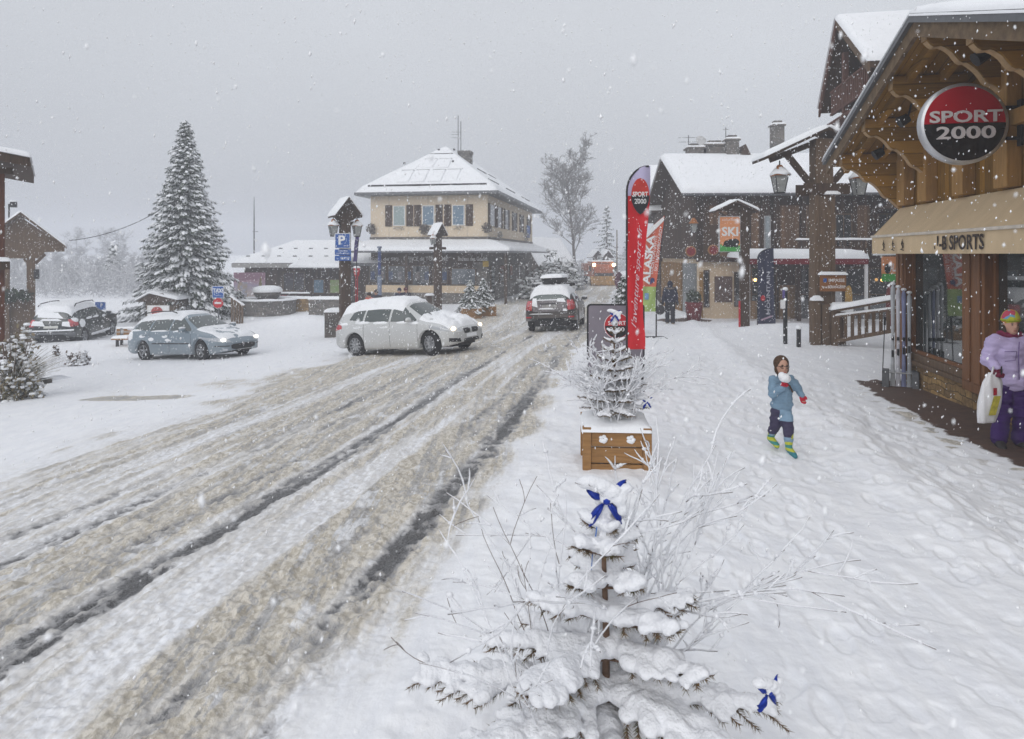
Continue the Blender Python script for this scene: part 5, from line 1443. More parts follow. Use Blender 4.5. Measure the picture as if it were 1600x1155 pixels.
 q = MB(); slab_snow(q, [(-.95, -.3, hh(470)), (-.2, -.3, hh(457)), (-.2, 1.6, hh(457)), (-.95, 1.6, hh(470))], .14); slab_snow(q, [(-.25, -.3, hh(457.5)), (1.15, -.3, hh(468)), (1.15, 1.6, hh(468)), (-.25, 1.6, hh(457.5))], .14); q.build('roof_snow', SNOW, o, True)
 Yy = 30.0; a = GY(246, Yy); w = thing('white_board', 'white board with a red disc standing behind the blue car', 'sign', a, 0)
 hh = lambda py: CAM_H - (py - HORIZON) / FPX * Yy - a.z
 MB().box((-.45, 0, -.1), (.50, .05, hh(477.5))).build('board', WHITE, w)
 MB().lathe([(0, -.012), (.27, -.012), (.27, -.001)], (-.02, 0, hh(489)), 24, 'Y').build('red_disc', mat('faded_red', (.42, .07, .06), .6), w)
 Yy = 26.0; a = GY(204, Yy); w = thing('park_bench', 'wooden bench with snow on its back between the parked cars', 'bench', a, R(3))
 b = MB(); hh = lambda py: CAM_H - (py - HORIZON) / FPX * Yy - a.z
 for k in range(2): b.box((-.65, .25, .50 + .15 * k), (.75, .29, .62 + .15 * k))
 b.build('backrest', WOOD_PLANTER, w, bevel=.005)
 MB().box((-.65, -.15, .38), (.75, .22, .43)).build('seat', WOOD_PLANTER, w)
 for x in (-.45, .55):
  b = MB(); b.box((x - .04, .2, -.2), (x + .04, .28, .78)); b.box((x - .04, -.12, -.2), (x + .04, -.04, .38)); b.box((x - .035, -.04, .33), (x + .035, .2, .38)); b.build('leg', METAL_DARK, w)
 q = MB(); slab_snow(q, [(-.65, .22, .77), (.75, .22, .77), (.75, .32, .77), (-.65, .32, .77)], .07); slab_snow(q, [(-.65, -.15, .43), (.75, -.15, .43), (.75, .2, .43), (-.65, .2, .43)], .12); q.build('snow', SNOW, w, True)
make_square()
# ================================================================== VEHICLES
RUBBER = mat('rubber', (0.018, 0.018, 0.02), 0.8, 0.2, 14)
PLASTIC = mat('black_plastic', (0.022, 0.022, 0.024), 0.55, 0.15, 12)
RIM = mat('alloy_rim', (0.36, 0.37, 0.39), 0.35, 0.15, 10, metal=0.5)
LENS = mat_glass('lamp_lens', (0.40, 0.42, 0.45), 0.3, rough=0.08)
LENS_RED = mat_glass('tail_lens', (0.42, 0.012, 0.02), 0.3, rough=0.12)
HEADLIGHT = mat('lit_headlight', (1, .85, .6), .3, .01, emit=(1.0, 0.80, 0.48), estr=7.0)
HEADLIGHT_W = mat('lit_headlight_white', (1, .97, .9), .3, .01, emit=(1.0, 0.94, 0.80), estr=4.0)
PLATE = mat('number_plate', (0.62, 0.62, 0.58), .5, .05)
CHROME = mat('chrome', (0.6, 0.6, 0.62), .2, .04, metal=0.9)
def smooth_profile(pts, xs, k=0.10):
 p = np.array(sorted(pts)); dense = np.linspace(p[0, 0] - 1, p[-1, 0] + 1, 900)
 z = np.interp(dense, p[:, 0], p[:, 1])
 step = dense[1] - dense[0]; n = max(1, int(k / step)); ker = np.hanning(2 * n + 3); ker /= ker.sum()
 zs = np.convolve(np.pad(z, n + 1, mode='edge'), ker, mode='valid')
 return np.interp(xs, dense, zs)
class Car:
 """Body lofted along its length; panes, lamps and trim are cast onto its surface. +X is forward."""
 def __init__(s, name, label, loc, heading, spec):
  s.sp = sp = spec
  s.root = thing(name, label, spec.get('cat', 'car'), loc, R(90 - heading))
  L = sp['L']; W = sp['W'] / 2; xf = L / 2; xr = -L / 2
  fx = Vector((math.sin(R(heading)), math.cos(R(heading)), 0)); fy = Vector((-fx.y, fx.x, 0)); l0 = Vector(loc)
  zz = lambda v: zg(v.x, v.y)
  dx_ = (zz(l0 + fx * 1.3) - zz(l0 - fx * 1.3)) / 2.6; dy_ = (zz(l0 + fy * .8) - zz(l0 - fy * .8)) / 1.6
  a = (fx + Vector((0, 0, dx_))).normalized(); up_ = a.cross((fy + Vector((0, 0, dy_))).normalized()).normalized(); b__ = up_.cross(a)
  s.root.rotation_euler = Matrix((a, b__, up_)).transposed().to_euler()
  arch = sp['wr'] + sp.get('gap', .055)
  xs = list(np.linspace(xr, xf, int(L / .035)))
  for xw in sp['axles']: xs += [xw - arch, xw - arch + .001, xw + arch, xw + arch - .001]
  xs += [xr + d for d in (.01, .03, .06)] + [xf - d for d in (.01, .03, .06)]
  xs = np.array(sorted(xs)); xs = xs[(xs >= xr) & (xs <= xf)]
  top = smooth_profile(sp['top'], xs, sp.get('soft', .13)); belt = smooth_profile(sp['belt'], xs, .15)
  wroof = smooth_profile(sp['wroof'], xs, .12)
  low = smooth_profile(sp['low'], xs, .08)
  rows = []; M_ = 12; K_ = 14
  for i, x in enumerate(xs):
   df = max(0, (x - (xf - .75)) / .75); dr = max(0, ((xr + .55) - x) / .55)
   w = W * (1 - sp.get('nose', .26) * df ** 2.6) * (1 - sp.get('tail', .14) * dr ** 2.6)
   ef = max(0, 1 - (xf - x) / .10); er = max(0, 1 - (x - xr) / .08)
   w *= (1 - .10 * ef ** 2) * (1 - .06 * er ** 2)
   zb = low[i]
   for xw in sp['axles']:
    d = abs(x - xw)
    if d < arch: zb = max(zb, sp['wr'] + math.sqrt(max(0, arch * arch - d * d)))
   zt = top[i]; zl = min(belt[i], zt - .02)
   zb = min(zb, zl - .03)
   zt -= .05 * ef ** 2 + .02 * er ** 2
   row = []
   row.append((x, w * .55, zb))
   for k in range(M_ + 1):
    t = k / M_; z = zb + (zl - zb) * t
    tumble = 1 - .055 * max(0, (.42 - z) / .3) ** 1.5 - .05 * max(0, (z - .62) / .4) ** 1.6
    crease = .006 * math.exp(-((z - sp.get('crease', .72)) / .025) ** 2)
    row.append((x, w * tumble + crease, z))
   yb = row[-1][1]
   yr = min(wroof[i] * w / W, yb)
   for k in range(1, K_ + 1):
    th = math.pi / 2 * k / K_
    zf = math.sin(th) ** .95
    y = (yb + (yr - yb) * zf ** 1.1) * math.cos(th) ** .36
    if k == K_: y = 0.0
    row.append((x, y, zl + (zt - zl) * zf))
   rows.append(row)
  full = [[(p[0], -p[1], p[2]) for p in reversed(r)][:-1] + [] for r in rows]
  ring = []
  for r in rows:
   left = r                      # y>0, bottom to centre
   right = [(p[0], -p[1], p[2]) for p in reversed(r[:-1])]
   ring.append(left + right)
  b = MB(); b.grid(ring)
  n = len(ring[0])
  for rr_ in (ring[0], ring[-1]):
   k = len(b.v); b.v += [s_ for s_ in rr_]; m_ = n // 2
   for j in range(m_):
    a, c_, d, e_ = j, j + 1, n - 2 - j, n - 1 - j
    if c_ < d: b.f.append((k + a, k + c_, k + d, k + e_))
  s.body = b.build('body', sp['paint'], s.root, True)
  dg = None
  s.bvh = BVHTree.FromPolygons([v.co.copy() for v in s.body.data.vertices], [tuple(p.vertices) for p in s.body.data.polygons])
  u = MB(); u.box((xr + .25, -W * .62, .20), (xf - .25, W * .62, .55))
  for xw in sp['axles']: u.box((xw - arch, -W * .86, sp['wr']), (xw + arch, W * .86, sp['wr'] + arch * .9))
  u.build('underbody', PLASTIC, s.root)
  for xw in sp['axles']:
   for sy in (-1, 1): s.wheel(xw, sy)
 def wheel(s, x, sy, steer=0):
  sp = s.sp; r = sp['wr']; w = .20; y = sy * (sp['W'] / 2 - .13)
  root = bpy.data.objects.new('wheel', None); COL.objects.link(root); root.parent = s.root
  root.location = (x, y, r);
  st = R(sp.get('steer', 0)) if x > 0 else 0
  root.rotation_euler = (0, 0, (0 if sy > 0 else math.pi) + st)
  b = MB(); b.lathe([(r * .64, w / 2 - .015), (r * .70, w / 2), (r * .93, w / 2 - .01), (r, w / 2 - .045), (r, -w / 2 + .045), (r * .93, -w / 2), (r * .6, -w / 2)], n=36, axis='Y')
  b.build('tyre', RUBBER, root, True)
  b = MB(); b.lathe([(r * .66, w / 2 - .02), (r * .63, w / 2 - .006), (r * .60, w / 2 - .03), (r * .58, -.02)], n=30, axis='Y')
  b.lathe([(0, w / 2 - .03), (r * .14, w / 2 - .03), (r * .16, w / 2 - .05)], n=16, axis='Y')
  k_ = sp.get('spokes', 5)
  for k in range(k_):
   a = 2 * math.pi * k / k_ + .3
   if sp.get('double'):
    for da in (-.13, .13): b.beam((r * .10 * math.cos(a), w / 2 - .045, r * .10 * math.sin(a)), (r * .62 * math.cos(a + da), w / 2 - .025, r * .62 * math.sin(a + da)), .03, r * .05, up=(0, 1, 0))
   else: b.beam((r * .10 * math.cos(a), w / 2 - .045, r * .10 * math.sin(a)), (r * .62 * math.cos(a), w / 2 - .025, r * .62 * math.sin(a)), r * .17, .03, up=(0, 1, 0))
  b.build('rim', sp.get('rim', RIM), root, True)
  b = MB(); b.lathe([(0, -.01), (r * .58, -.01)], n=20, axis='Y'); b.build('brake_disc', PLASTIC, root)
 def cast(s, name, low, up, axis, sgn, m, off=.004, nu=14, nv=8, parent=None, thick=0.0):
  """A patch between a lower and an upper outline, cast on the body along an axis. Outlines are 2-D lists."""
  lo = np.array(low, float); hi = np.array(up, float)
  def samp(a, t):
   d = np.concatenate([[0], np.cumsum(np.hypot(*np.diff(a, axis=0).T))]); d /= d[-1]
   return np.array([np.interp(t, d, a[:, 0]), np.interp(t, d, a[:, 1])])
  rows = []; b = MB()
  for i in range(nu + 1):
   t = i / nu; A = samp(lo, t); B = samp(hi, t); row = []
   for j in range(nv + 1):
    q = A + (B - A) * j / nv
    if axis == 'Y': o = Vector((q[0], sgn * 3, q[1])); d = Vector((0, -sgn, 0))
    elif axis == 'X': o = Vector((sgn * 5, q[0], q[1])); d = Vector((-sgn, 0, 0))
    else: o = Vector((q[0], q[1], 4)); d = Vector((0, 0, -1))
    h = s.bvh.ray_cast(o, d)
    if h[0] is None:
     h = s.bvh.find_nearest(Vector((q[0], sgn * s.sp['W'] / 2, q[1])) if axis == 'Y' else Vector((sgn * s.sp['L'] / 2, q[0], q[1])))
    nrm = h[1] if h[1].dot(-d) > 0 else -h[1]
    row.append(h[0] + nrm * off)
   rows.append(row)
  return b.grid(rows).build(name, m, parent or s.root, True, clean=True)
 def snow(s, x0, x1, y0, y1, th, seed=0, cover=.55, parent=None, nx=70, ny=44, name='snow', up=.5, zmin=0):
  """Snow lying on the upward faces within a rectangle, with a ragged edge."""
  b = MB(); rows = []
  for i in range(nx + 1):
   x = x0 + (x1 - x0) * i / nx; row = []
   for j in range(ny + 1):
    y = y0 + (y1 - y0) * j / ny
    h = s.bvh.ray_cast(Vector((x, y, 4)), Vector((0, 0, -1)))
    if h[0] is None: row.append(None); continue
    nrm = h[1] if h[1].z > 0 else -h[1]
    e = min(min(i, nx - i) / nx * abs(x1 - x0), min(j, ny - j) / ny * abs(y1 - y0)) / .07
    v = float(fbm(x * 3.0 + seed, y * 3.0 + seed * 2, 4, seed)); v2 = float(fbm(x * 11, y * 11, 3, seed + 1))
    k = (v - (1 - cover)) * 5; k = max(-.3, min(1, k)) * min(1, max(-.05, (nrm.z - up) * 4))
    k = min(k, e * e * .8 + e * .2 if e < 1 else 1)
    t_ = th * k * (.55 + .9 * v2)
    row.append(h[0] + Vector((0, 0, t_)) + nrm * (.0 if k > 0 else -.012))
   rows.append(row)
  ni, nj = nx + 1, ny + 1; idx = {}; vs_ = []
  for i in range(ni):
   for j in range(nj):
    if rows[i][j] is not None: idx[(i, j)] = len(vs_); vs_.append(rows[i][j])
  fs_ = []
  for i in range(nx):
   for j in range(ny):
    q = [(i, j), (i + 1, j), (i + 1, j + 1), (i, j + 1)]
    if all(c in idx for c in q):
     zz = [vs_[idx[c]].z for c in q]
     if max(zz) - min(zz) < .25 and min(zz) > zmin: fs_.append(tuple(idx[c] for c in q))
  b.add(vs_, fs_)
  return b.build(name, SNOW, parent or s.body, True, clean=False)
 def side_snow(s, sgn, spots, seed=0, th=.02):
  """Snow stuck on the flank: (x, z, rx, rz) spots."""
  b = MB(); rr_ = random.Random(seed)
  for (x, z, rx, rz) in spots:
   n1, n2 = 14, 10; rows = []
   for i in range(n1 + 1):
    row = []
    for j in range(n2 + 1):
     u = 2 * i / n1 - 1; v = 2 * j / n2 - 1
     px = x + u * rx; pz = z + v * rz
     h = s.bvh.ray_cast(Vector((px, sgn * 3, pz)), Vector((0, -sgn, 0)))
     if h[0] is None: h = (Vector((px, sgn * s.sp['W'] / 2 * .9, pz)), Vector((0, sgn, 0)))
     nn = float(fbm(px * 9 + seed, pz * 9, 3, seed)); k = 1 - (u * u + v * v) - .9 * (nn - .35)
     row.append(h[0] + Vector((0, sgn, 0)) * (th * max(-.5, min(1, k * 1.6))))
    rows.append(row)
   b.grid(rows)
  return b.build('stuck_snow', SNOW, s.body, True, clean=False)
 def mirror(s, x, z, m, snow=True):
  for sy in (-1, 1):
   y = sy * (s.sp['W'] / 2 * .93)
   b = MB(); b.ball((x, y + sy * .14, z + .05), (.075, .115, .07), 12, 8); b.beam((x + .02, y - sy * .04, z - .02), (x, y + sy * .08, z + .02), .06, .03)
   o = b.build('mirror', m, s.root, True)
   MB().box((x - .079, y + sy * .06, z + .0), (x - .072, y + sy * .22, z + .095)).build('mirror_glass', GLASS_DARK, o)
   if snow:
    q = MB(); q.ball((x, y + sy * .14, z + .115), (.08, .12, .035), 10, 6); q.build('snow', SNOW, o, True)
def paint(name, col, coat=.6, dirt=.1):
 m, n, b = _new(name)
 tcn = n.nodes.new('ShaderNodeTexCoord'); sp = n.nodes.new('ShaderNodeSeparateXYZ'); n.links.new(tcn.outputs['Object'], sp.inputs[0])
 nz = n.nodes.new('ShaderNodeTexNoise'); nz.inputs['Scale'].default_value = 7; nz.inputs['Detail'].default_value = 6; n.links.new(tcn.outputs['Object'], nz.inputs['Vector'])
 mr = n.nodes.new('ShaderNodeMapRange'); mr.inputs['From Min'].default_value = .75; mr.inputs['From Max'].default_value = .25; n.links.new(sp.outputs['Z'], mr.inputs['Value'])
 ml = n.nodes.new('ShaderNodeMath'); ml.operation = 'MULTIPLY'; n.links.new(mr.outputs[0], ml.inputs[0]); n.links.new(nz.outputs[0], ml.inputs[1])
 ad = n.nodes.new('ShaderNodeMath'); ad.operation = 'MULTIPLY'; ad.inputs[1].default_value = dirt * 8; ad.use_clamp = True; n.links.new(ml.outputs[0], ad.inputs[0])
 mx = n.nodes.new('ShaderNodeMix'); mx.data_type = 'RGBA'; mx.inputs[6].default_value = (*col, 1); mx.inputs[7].default_value = (0.27, 0.25, 0.22, 1)
 n.links.new(ad.outputs[0], mx.inputs[0]); n.links.new(mx.outputs[2], b.inputs['Base Color'])
 rg = n.nodes.new('ShaderNodeMapRange'); rg.inputs['To Min'].default_value = .28; rg.inputs['To Max'].default_value = .65; n.links.new(ad.outputs[0], rg.inputs['Value']); n.links.new(rg.outputs[0], b.inputs['Roughness'])
 b.inputs['Metallic'].default_value = .25; b.inputs['Coat Weight'].default_value = coat; b.inputs['Coat Roughness'].default_value = .12
 MATS[name] = m
 return m
def mirror_pts(p): return [(-a, b_) for a, b_ in p]
def door_lines(car, xs, z0, ztop, sides=(-1, 1)):
 for sy in sides:
  for x in xs:
   pts = []
   for k in range(12):
    z = z0 + (ztop - z0) * k / 11
    h = car.bvh.ray_cast(Vector((x, sy * 3, z)), Vector((0, -sy, 0)))
    if h[0] is not None: pts.append(h[0] + Vector((0, sy * .0005, 0)))
   if len(pts) > 2: MB().tube(pts, .005, 4).build('door_gap', BLACK, car.body)
def make_white_car():
 g = G(641, 551)
 sp = dict(L=4.36, W=1.84, wr=.335, axles=(1.38, -1.33), paint=paint('white_car_paint', (.56, .57, .57), .7, .07), spokes=10, nose=.30, tail=.16, steer=-14, crease=.78,
    top=[(-2.2, .97), (-2.16, 1.1), (-2.03, 1.36), (-1.85, 1.52), (-1.4, 1.60), (-.5, 1.635), (.15, 1.60), (.52, 1.45), (1.12, 1.08), (1.25, 1.03), (1.8, .93), (2.05, .82), (2.17, .66)],
    belt=[(-2.17, .80), (-1.9, .98), (-1.2, .99), (0, .95), (1.0, .90), (1.7, .80), (2.17, .60)],
    wroof=[(-2.17, .62), (-1.8, .56), (-1.2, .60), (-.2, .62), (.4, .60), (1.1, .64), (1.5, .66), (2.17, .60)],
    low=[(-2.17, .42), (-1.9, .27), (-1, .21), (1, .21), (1.9, .24), (2.17, .32)])
 c = Car('white_car', 'white compact car with snow heaped on bonnet and roof and headlights lit', g, 119, sp)
 GL = mat_glass('car_glass', (.035, .05, .048), .12)
 for sy in (-1, 1):
  c.cast('side_window', [(.05, .985), (.90, .955), (.93, .965)], [(.05, 1.46), (.28, 1.44), (.93, 1.0)], 'Y', sy, GL)
  c.cast('side_window', [(-.92, 1.01), (-.02, .985)], [(-.90, 1.47), (-.02, 1.475)], 'Y', sy, GL)
  c.cast('side_window', [(-1.52, 1.08), (-.99, 1.02)], [(-1.42, 1.28), (-.97, 1.44)], 'Y', sy, GL, nu=8)
  c.cast('handle', [(-.12, .855), (-.30, .855)], [(-.12, .88), (-.30, .88)], 'Y', sy, sp['paint'], off=.03, nu=3, nv=2)
  c.cast('handle', [(-1.10, .865), (-1.28, .865)], [(-1.10, .89), (-1.28, .89)], 'Y', sy, sp['paint'], off=.03, nu=3, nv=2)
  c.cast('tail_light', [(-2.12, .78), (-1.78, .84)], [(-2.10, .98), (-1.80, .95)], 'Y', sy, LENS_RED, nu=6)
  c.cast('headlight', [(1.42, .76), (1.98, .64)], [(1.40, .84), (1.96, .76)], 'Y', sy, LENS, nu=10)
 c.cast('windscreen', [(.50, -.53), (.50, .53)], [(1.16, -.66), (1.16, .66)], 'Z', 1, GL, nu=16, nv=10)
 c.cast('rear_window', [(-1.98, -.50), (-1.98, .50)], [(-1.74, -.50), (-1.74, .50)], 'Z', 1, GL)
 door_lines(c, (1.0, .015, -.95), .28, 1.0)
 for sy in (-1, 1):
  c.cast('headlight', [(sy * .46, .62), (sy * .80, .65)], [(sy * .48, .74), (sy * .78, .80)], 'X', 1, LENS, nu=8)
  h = c.bvh.ray_cast(Vector((5, sy * .66, .70)), Vector((-1, 0, 0)))
  MB().ball(h[0] + Vector((.01, sy * .02, 0)), (.05, .085, .055), 10, 8).build('lamp', HEADLIGHT, c.root, True)
  pts_lo = [(sy * .05, .56), (sy * .08, .545), (sy * .32, .545), (sy * .35, .57)]; pts_hi = [(sy * .05, .66), (sy * .08, .685), (sy * .34, .675), (sy * .37, .65)]
  c.cast('grille', pts_lo, pts_hi, 'X', 1, BLACK, off=.012, nu=10)
  for k in range(8):
   y = sy * (.08 + .034 * k); c.cast('grille_bar', [(y, .56), (y + .006, .56)], [(y, .67), (y + .006, .67)], 'X', 1, METAL_GREY, off=.018, nu=1, nv=3)
  c.cast('fog_intake', [(sy * .52, .33), (sy * .80, .36)], [(sy * .54, .43), (sy * .80, .46)], 'X', 1, PLASTIC, off=.008, nu=8)
 c.cast('lower_grille', [(-.40, .30), (.40, .30)], [(-.36, .40), (.36, .40)], 'X', 1, PLASTIC, off=.010, nu=14)
 c.cast('number_plate', [(-.26, .43), (.26, .43)], [(-.26, .53), (.26, .53)], 'X', 1, SNOW, off=.02, nu=6)
 c.cast('rear_plate', [(-.26, .72), (.26, .72)], [(-.26, .83), (.26, .83)], 'X', -1, PLATE, off=.02, nu=6)
 c.mirror(.78, .97, sp['paint'], False)
 c.snow(-1.95, .42, -.72, .72, .06, 3, .85)
 c.snow(.98, 2.12, -.80, .80, .085, 5, .74, up=.45)
 c.side_snow(-1, [(-1.0, .99, .28, .05), (-.3, .965, .28, .05), (.45, .95, .2, .045), (.85, .92, .2, .05), (-1.7, .97, .2, .05), (-.2, .84, .16, .04), (-1.2, .86, .16, .04), (1.5, .3, .2, .06)], 2)
 return c
def make_blue_car():
 g = G(304, 559)
 sp = dict(L=4.50, W=1.76, wr=.315, axles=(1.36, -1.35), paint=paint('pale_blue_paint', (.20, .255, .30), .6, .05), spokes=5, nose=.34, tail=.12, steer=-8, crease=.74,
    top=[(-2.25, .90), (-2.18, 1.06), (-1.95, 1.32), (-1.7, 1.45), (-1.2, 1.50), (-.3, 1.515), (.15, 1.475), (.45, 1.35), (1.10, .98), (1.22, .94), (1.7, .84), (2.05, .72), (2.25, .55)],
    belt=[(-2.25, .80), (-1.8, .95), (-1, .93), (0, .91), (1.0, .86), (1.7, .74), (2.25, .50)],
    wroof=[(-2.25, .62), (-1.8, .55), (-1.2, .57), (-.2, .59), (.4, .58), (1.1, .64), (1.5, .66), (2.25, .55)],
    low=[(-2.25, .38), (-1.9, .25), (-1, .20), (1, .20), (1.9, .20), (2.25, .28)])
 c = Car('blue_car', 'pale blue estate car with snow on roof and bonnet turning out of the square', g, 117, sp)
 GL = mat_glass('car_glass2', (.035, .052, .05), .12)
 for sy in (-1, 1):
  c.cast('side_window', [(.0, .955), (.86, .915), (.90, .92)], [(.0, 1.40), (.22, 1.36), (.90, .95)], 'Y', sy, GL)
  c.cast('side_window', [(-.98, .965), (-.07, .955)], [(-.92, 1.40), (-.07, 1.41)], 'Y', sy, GL)
  c.cast('side_window', [(-1.80, 1.02), (-1.05, .97)], [(-1.66, 1.30), (-.99, 1.385)], 'Y', sy, GL)
  c.cast('rub_strip', [(-.85, .545), (.92, .525)], [(-.85, .575), (.92, .555)], 'Y', sy, PLASTIC, off=.012, nu=24, nv=2)
  c.cast('handle', [(-.18, .80), (-.36, .80)], [(-.18, .83), (-.36, .83)], 'Y', sy, sp['paint'], off=.03, nu=3, nv=2)
  c.cast('handle', [(-1.15, .81), (-1.32, .81)], [(-1.15, .84), (-1.32, .84)], 'Y', sy, sp['paint'], off=.03, nu=3, nv=2)
  c.cast('headlight', [(1.35, .70), (2.02, .56)], [(1.30, .745), (2.0, .67)], 'Y', sy, LENS, nu=12)
  c.cast('headlight', [(sy * .42, .52), (sy * .76, .56)], [(sy * .46, .60), (sy * .74, .67)], 'X', 1, LENS, nu=8)
  c.cast('tail_light', [(-2.2, .72), (-1.98, .74)], [(-2.17, 1.0), (-2.0, 1.02)], 'Y', sy, LENS_RED, nu=4)
  h = c.bvh.ray_cast(Vector((5, sy * .60, .59)), Vector((-1, 0, 0)))
  MB().ball(h[0] + Vector((.01, sy * .03, .01)), (.05, .085, .05), 10, 8).build('lamp', HEADLIGHT_W, c.root, True)
  c.cast('bumper_strip', [(sy * .50, .40), (sy * .80, .42)], [(sy * .50, .425), (sy * .80, .445)], 'X', 1, PLASTIC, off=.012, nu=6)
  c.cast('fog_lamp', [(sy * .56, .27), (sy * .68, .28)], [(sy * .57, .34), (sy * .67, .35)], 'X', 1, LENS, off=.008, nu=4)
  b = MB(); b.tube([(-1.75, sy * .60, 1.46), (-1.6, sy * .585, 1.525), (-.9, sy * .585, 1.575), (-.2, sy * .585, 1.555), (.05, sy * .59, 1.49)], .018, 6); b.build('roof_rail', METAL_DARK, c.root, True)
 c.cast('windscreen', [(.44, -.52), (.44, .52)], [(1.12, -.64), (1.12, .64)], 'Z', 1, GL, nu=16, nv=10)
 c.cast('rear_window', [(-2.1, -.50), (-2.1, .50)], [(-1.84, -.50), (-1.84, .50)], 'Z', 1, GL)
 door_lines(c, (.98, -.035, -1.0), .27, .95)
 c.cast('grille', [(-.44, .33), (-.30, .29), (.30, .29), (.44, .33)], [(-.46, .42), (-.38, .46), (.38, .46), (.46, .42)], 'X', 1, BLACK, off=.010, nu=16)
 c.cast('emblem', [(-.035, .40), (.035, .40)], [(-.03, .48), (.03, .48)], 'X', 1, CHROME, off=.022, nu=3)
 c.cast('number_plate', [(-.26, .19), (.26, .19)], [(-.26, .285), (.26, .285)], 'X', 1, PLATE, off=.03, nu=6)
 c.mirror(.72, .92, sp['paint'])
 c.snow(-2.0, .30, -.66, .66, .035, 13, .8)
 c.snow(1.0, 2.15, -.70, .70, .04, 15, .62, up=.55)
 c.side_snow(-1, [(-2.0, .85, .2, .2), (-1.35, .80, .16, .05), (-.9, .70, .14, .06), (-.25, .78, .14, .05), (-.1, .66, .12, .05), (-1.7, 1.0, .3, .035), (-.5, .955, .45, .03), (.4, .93, .3, .03)], 7, .014)
 return c
def make_dark_suv():
 g = G(121, 532)
 sp = dict(L=4.32, W=1.82, wr=.35, axles=(1.32, -1.34), paint=paint('black_green_paint', (.016, .024, .024), .5, .10), spokes=5, nose=.26, tail=.10, gap=.08, crease=.9, cat='car',
    top=[(-2.16, 1.0), (-2.13, 1.15), (-1.98, 1.42), (-1.80, 1.60), (-1.3, 1.66), (-.3, 1.67), (.1, 1.63), (.35, 1.53), (.98, 1.12), (1.1, 1.08), (1.8, 1.0), (2.05, .92), (2.16, .75)],
    belt=[(-2.16, .95), (-1.8, 1.06), (-1, 1.04), (0, 1.02), (1.0, 1.0), (1.7, .92), (2.16, .70)],
    wroof=[(-2.16, .70), (-1.8, .62), (-1.2, .64), (-.2, .66), (.4, .64), (1.1, .70), (1.5, .72), (2.16, .62)],
    low=[(-2.16, .55), (-1.9, .40), (-1, .32), (1, .32), (1.9, .38), (2.16, .48)])
 c = Car('parked_suv', 'dark snow patched off-road car parked beside the thicket of shrubs', g, -9, sp)
 GL = mat_glass('car_glass3', (.04, .05, .048), .12)
 for sy in (-1, 1):
  c.cast('side_window', [(.0, 1.08), (.72, 1.06)], [(.0, 1.53), (.18, 1.49)], 'Y', sy, GL)
  c.cast('side_window', [(-.88, 1.09), (-.07, 1.08)], [(-.84, 1.54), (-.07, 1.54)], 'Y', sy, GL)
  c.cast('side_window', [(-1.60, 1.12), (-.95, 1.10)], [(-1.50, 1.50), (-.92, 1.53)], 'Y', sy, GL)
  c.cast('tail_light', [(-2.12, .86), (-1.88, .88)], [(-2.10, 1.14), (-1.88, 1.12)], 'Y', sy, LENS_RED, nu=5)
  c.cast('tail_light', [(sy * .62, .86), (sy * .80, .86)], [(sy * .60, 1.14), (sy * .76, 1.12)], 'X', -1, LENS_RED, nu=5)
  b = MB(); b.tube([(-1.7, sy * .66, 1.62), (-1.55, sy * .65, 1.71), (-.8, sy * .65, 1.74), (-.1, sy * .65, 1.71), (.05, sy * .65, 1.62)], .022, 6); b.build('roof_rail', METAL_DARK, c.root, True)
  c.cast('sill_guard', [(-.95, .33), (.92, .33)], [(-.95, .43), (.92, .43)], 'Y', sy, SNOW, off=.03, nu=20, nv=3)
 c.cast('rear_window', [(-.58, 1.16), (.58, 1.16)], [(-.52, 1.50), (.52, 1.50)], 'X', -1, GL, nu=12)
 c.cast('number_plate', [(-.26, .80), (.26, .80)], [(-.26, .90), (.26, .90)], 'X', -1, PLATE, off=.02, nu=6)
 c.cast('bumper', [(-.84, .50), (.84, .50)], [(-.84, .64), (.84, .64)], 'X', -1, METAL_GREY, off=.03, nu=20)
 c.cast('windscreen', [(.36, -.56), (.36, .56)], [(.98, -.66), (.98, .66)], 'Z', 1, GL, nu=12)
 c.cast('rear_snow', [(-.45, 1.16), (.50, 1.22)], [(-.2, 1.38), (.54, 1.46)], 'X', -1, SNOW, off=.03, nu=10)
 c.cast('rear_snow', [(-.80, .70), (.80, .68)], [(-.8, .76), (.8, .73)], 'X', -1, SNOW, off=.05, nu=10)
 door_lines(c, (.9, -.035, -.98), .42, 1.05)
 c.mirror(.66, 1.06, sp['paint'])
 c.snow(-2.0, .28, -.70, .70, .07, 23, .92)
 c.snow(1.0, 2.1, -.75, .75, .06, 25, .8)
 c.side_snow(-1, [(-1.55, .92, .26, .17), (-.9, 1.06, .3, .05), (-.3, 1.05, .3, .05), (.45, 1.0, .2, .06), (-1.95, 1.1, .15, .1)], 11, .03)
 c.side_snow(1, [(-1.8, .9, .2, .2)], 12, .03)
 for (y, z, ry, rz) in ((-.55, .95, .16, .10), (.45, .98, .25, .10), (0.0, 1.12, .4, .04)):
  c.cast('rear_snow', [(y - ry, z - rz), (y + ry, z - rz * .6)], [(y - ry * .6, z + rz), (y + ry * .8, z + rz)], 'X', -1, SNOW, off=.02, nu=8, nv=5)
 return c
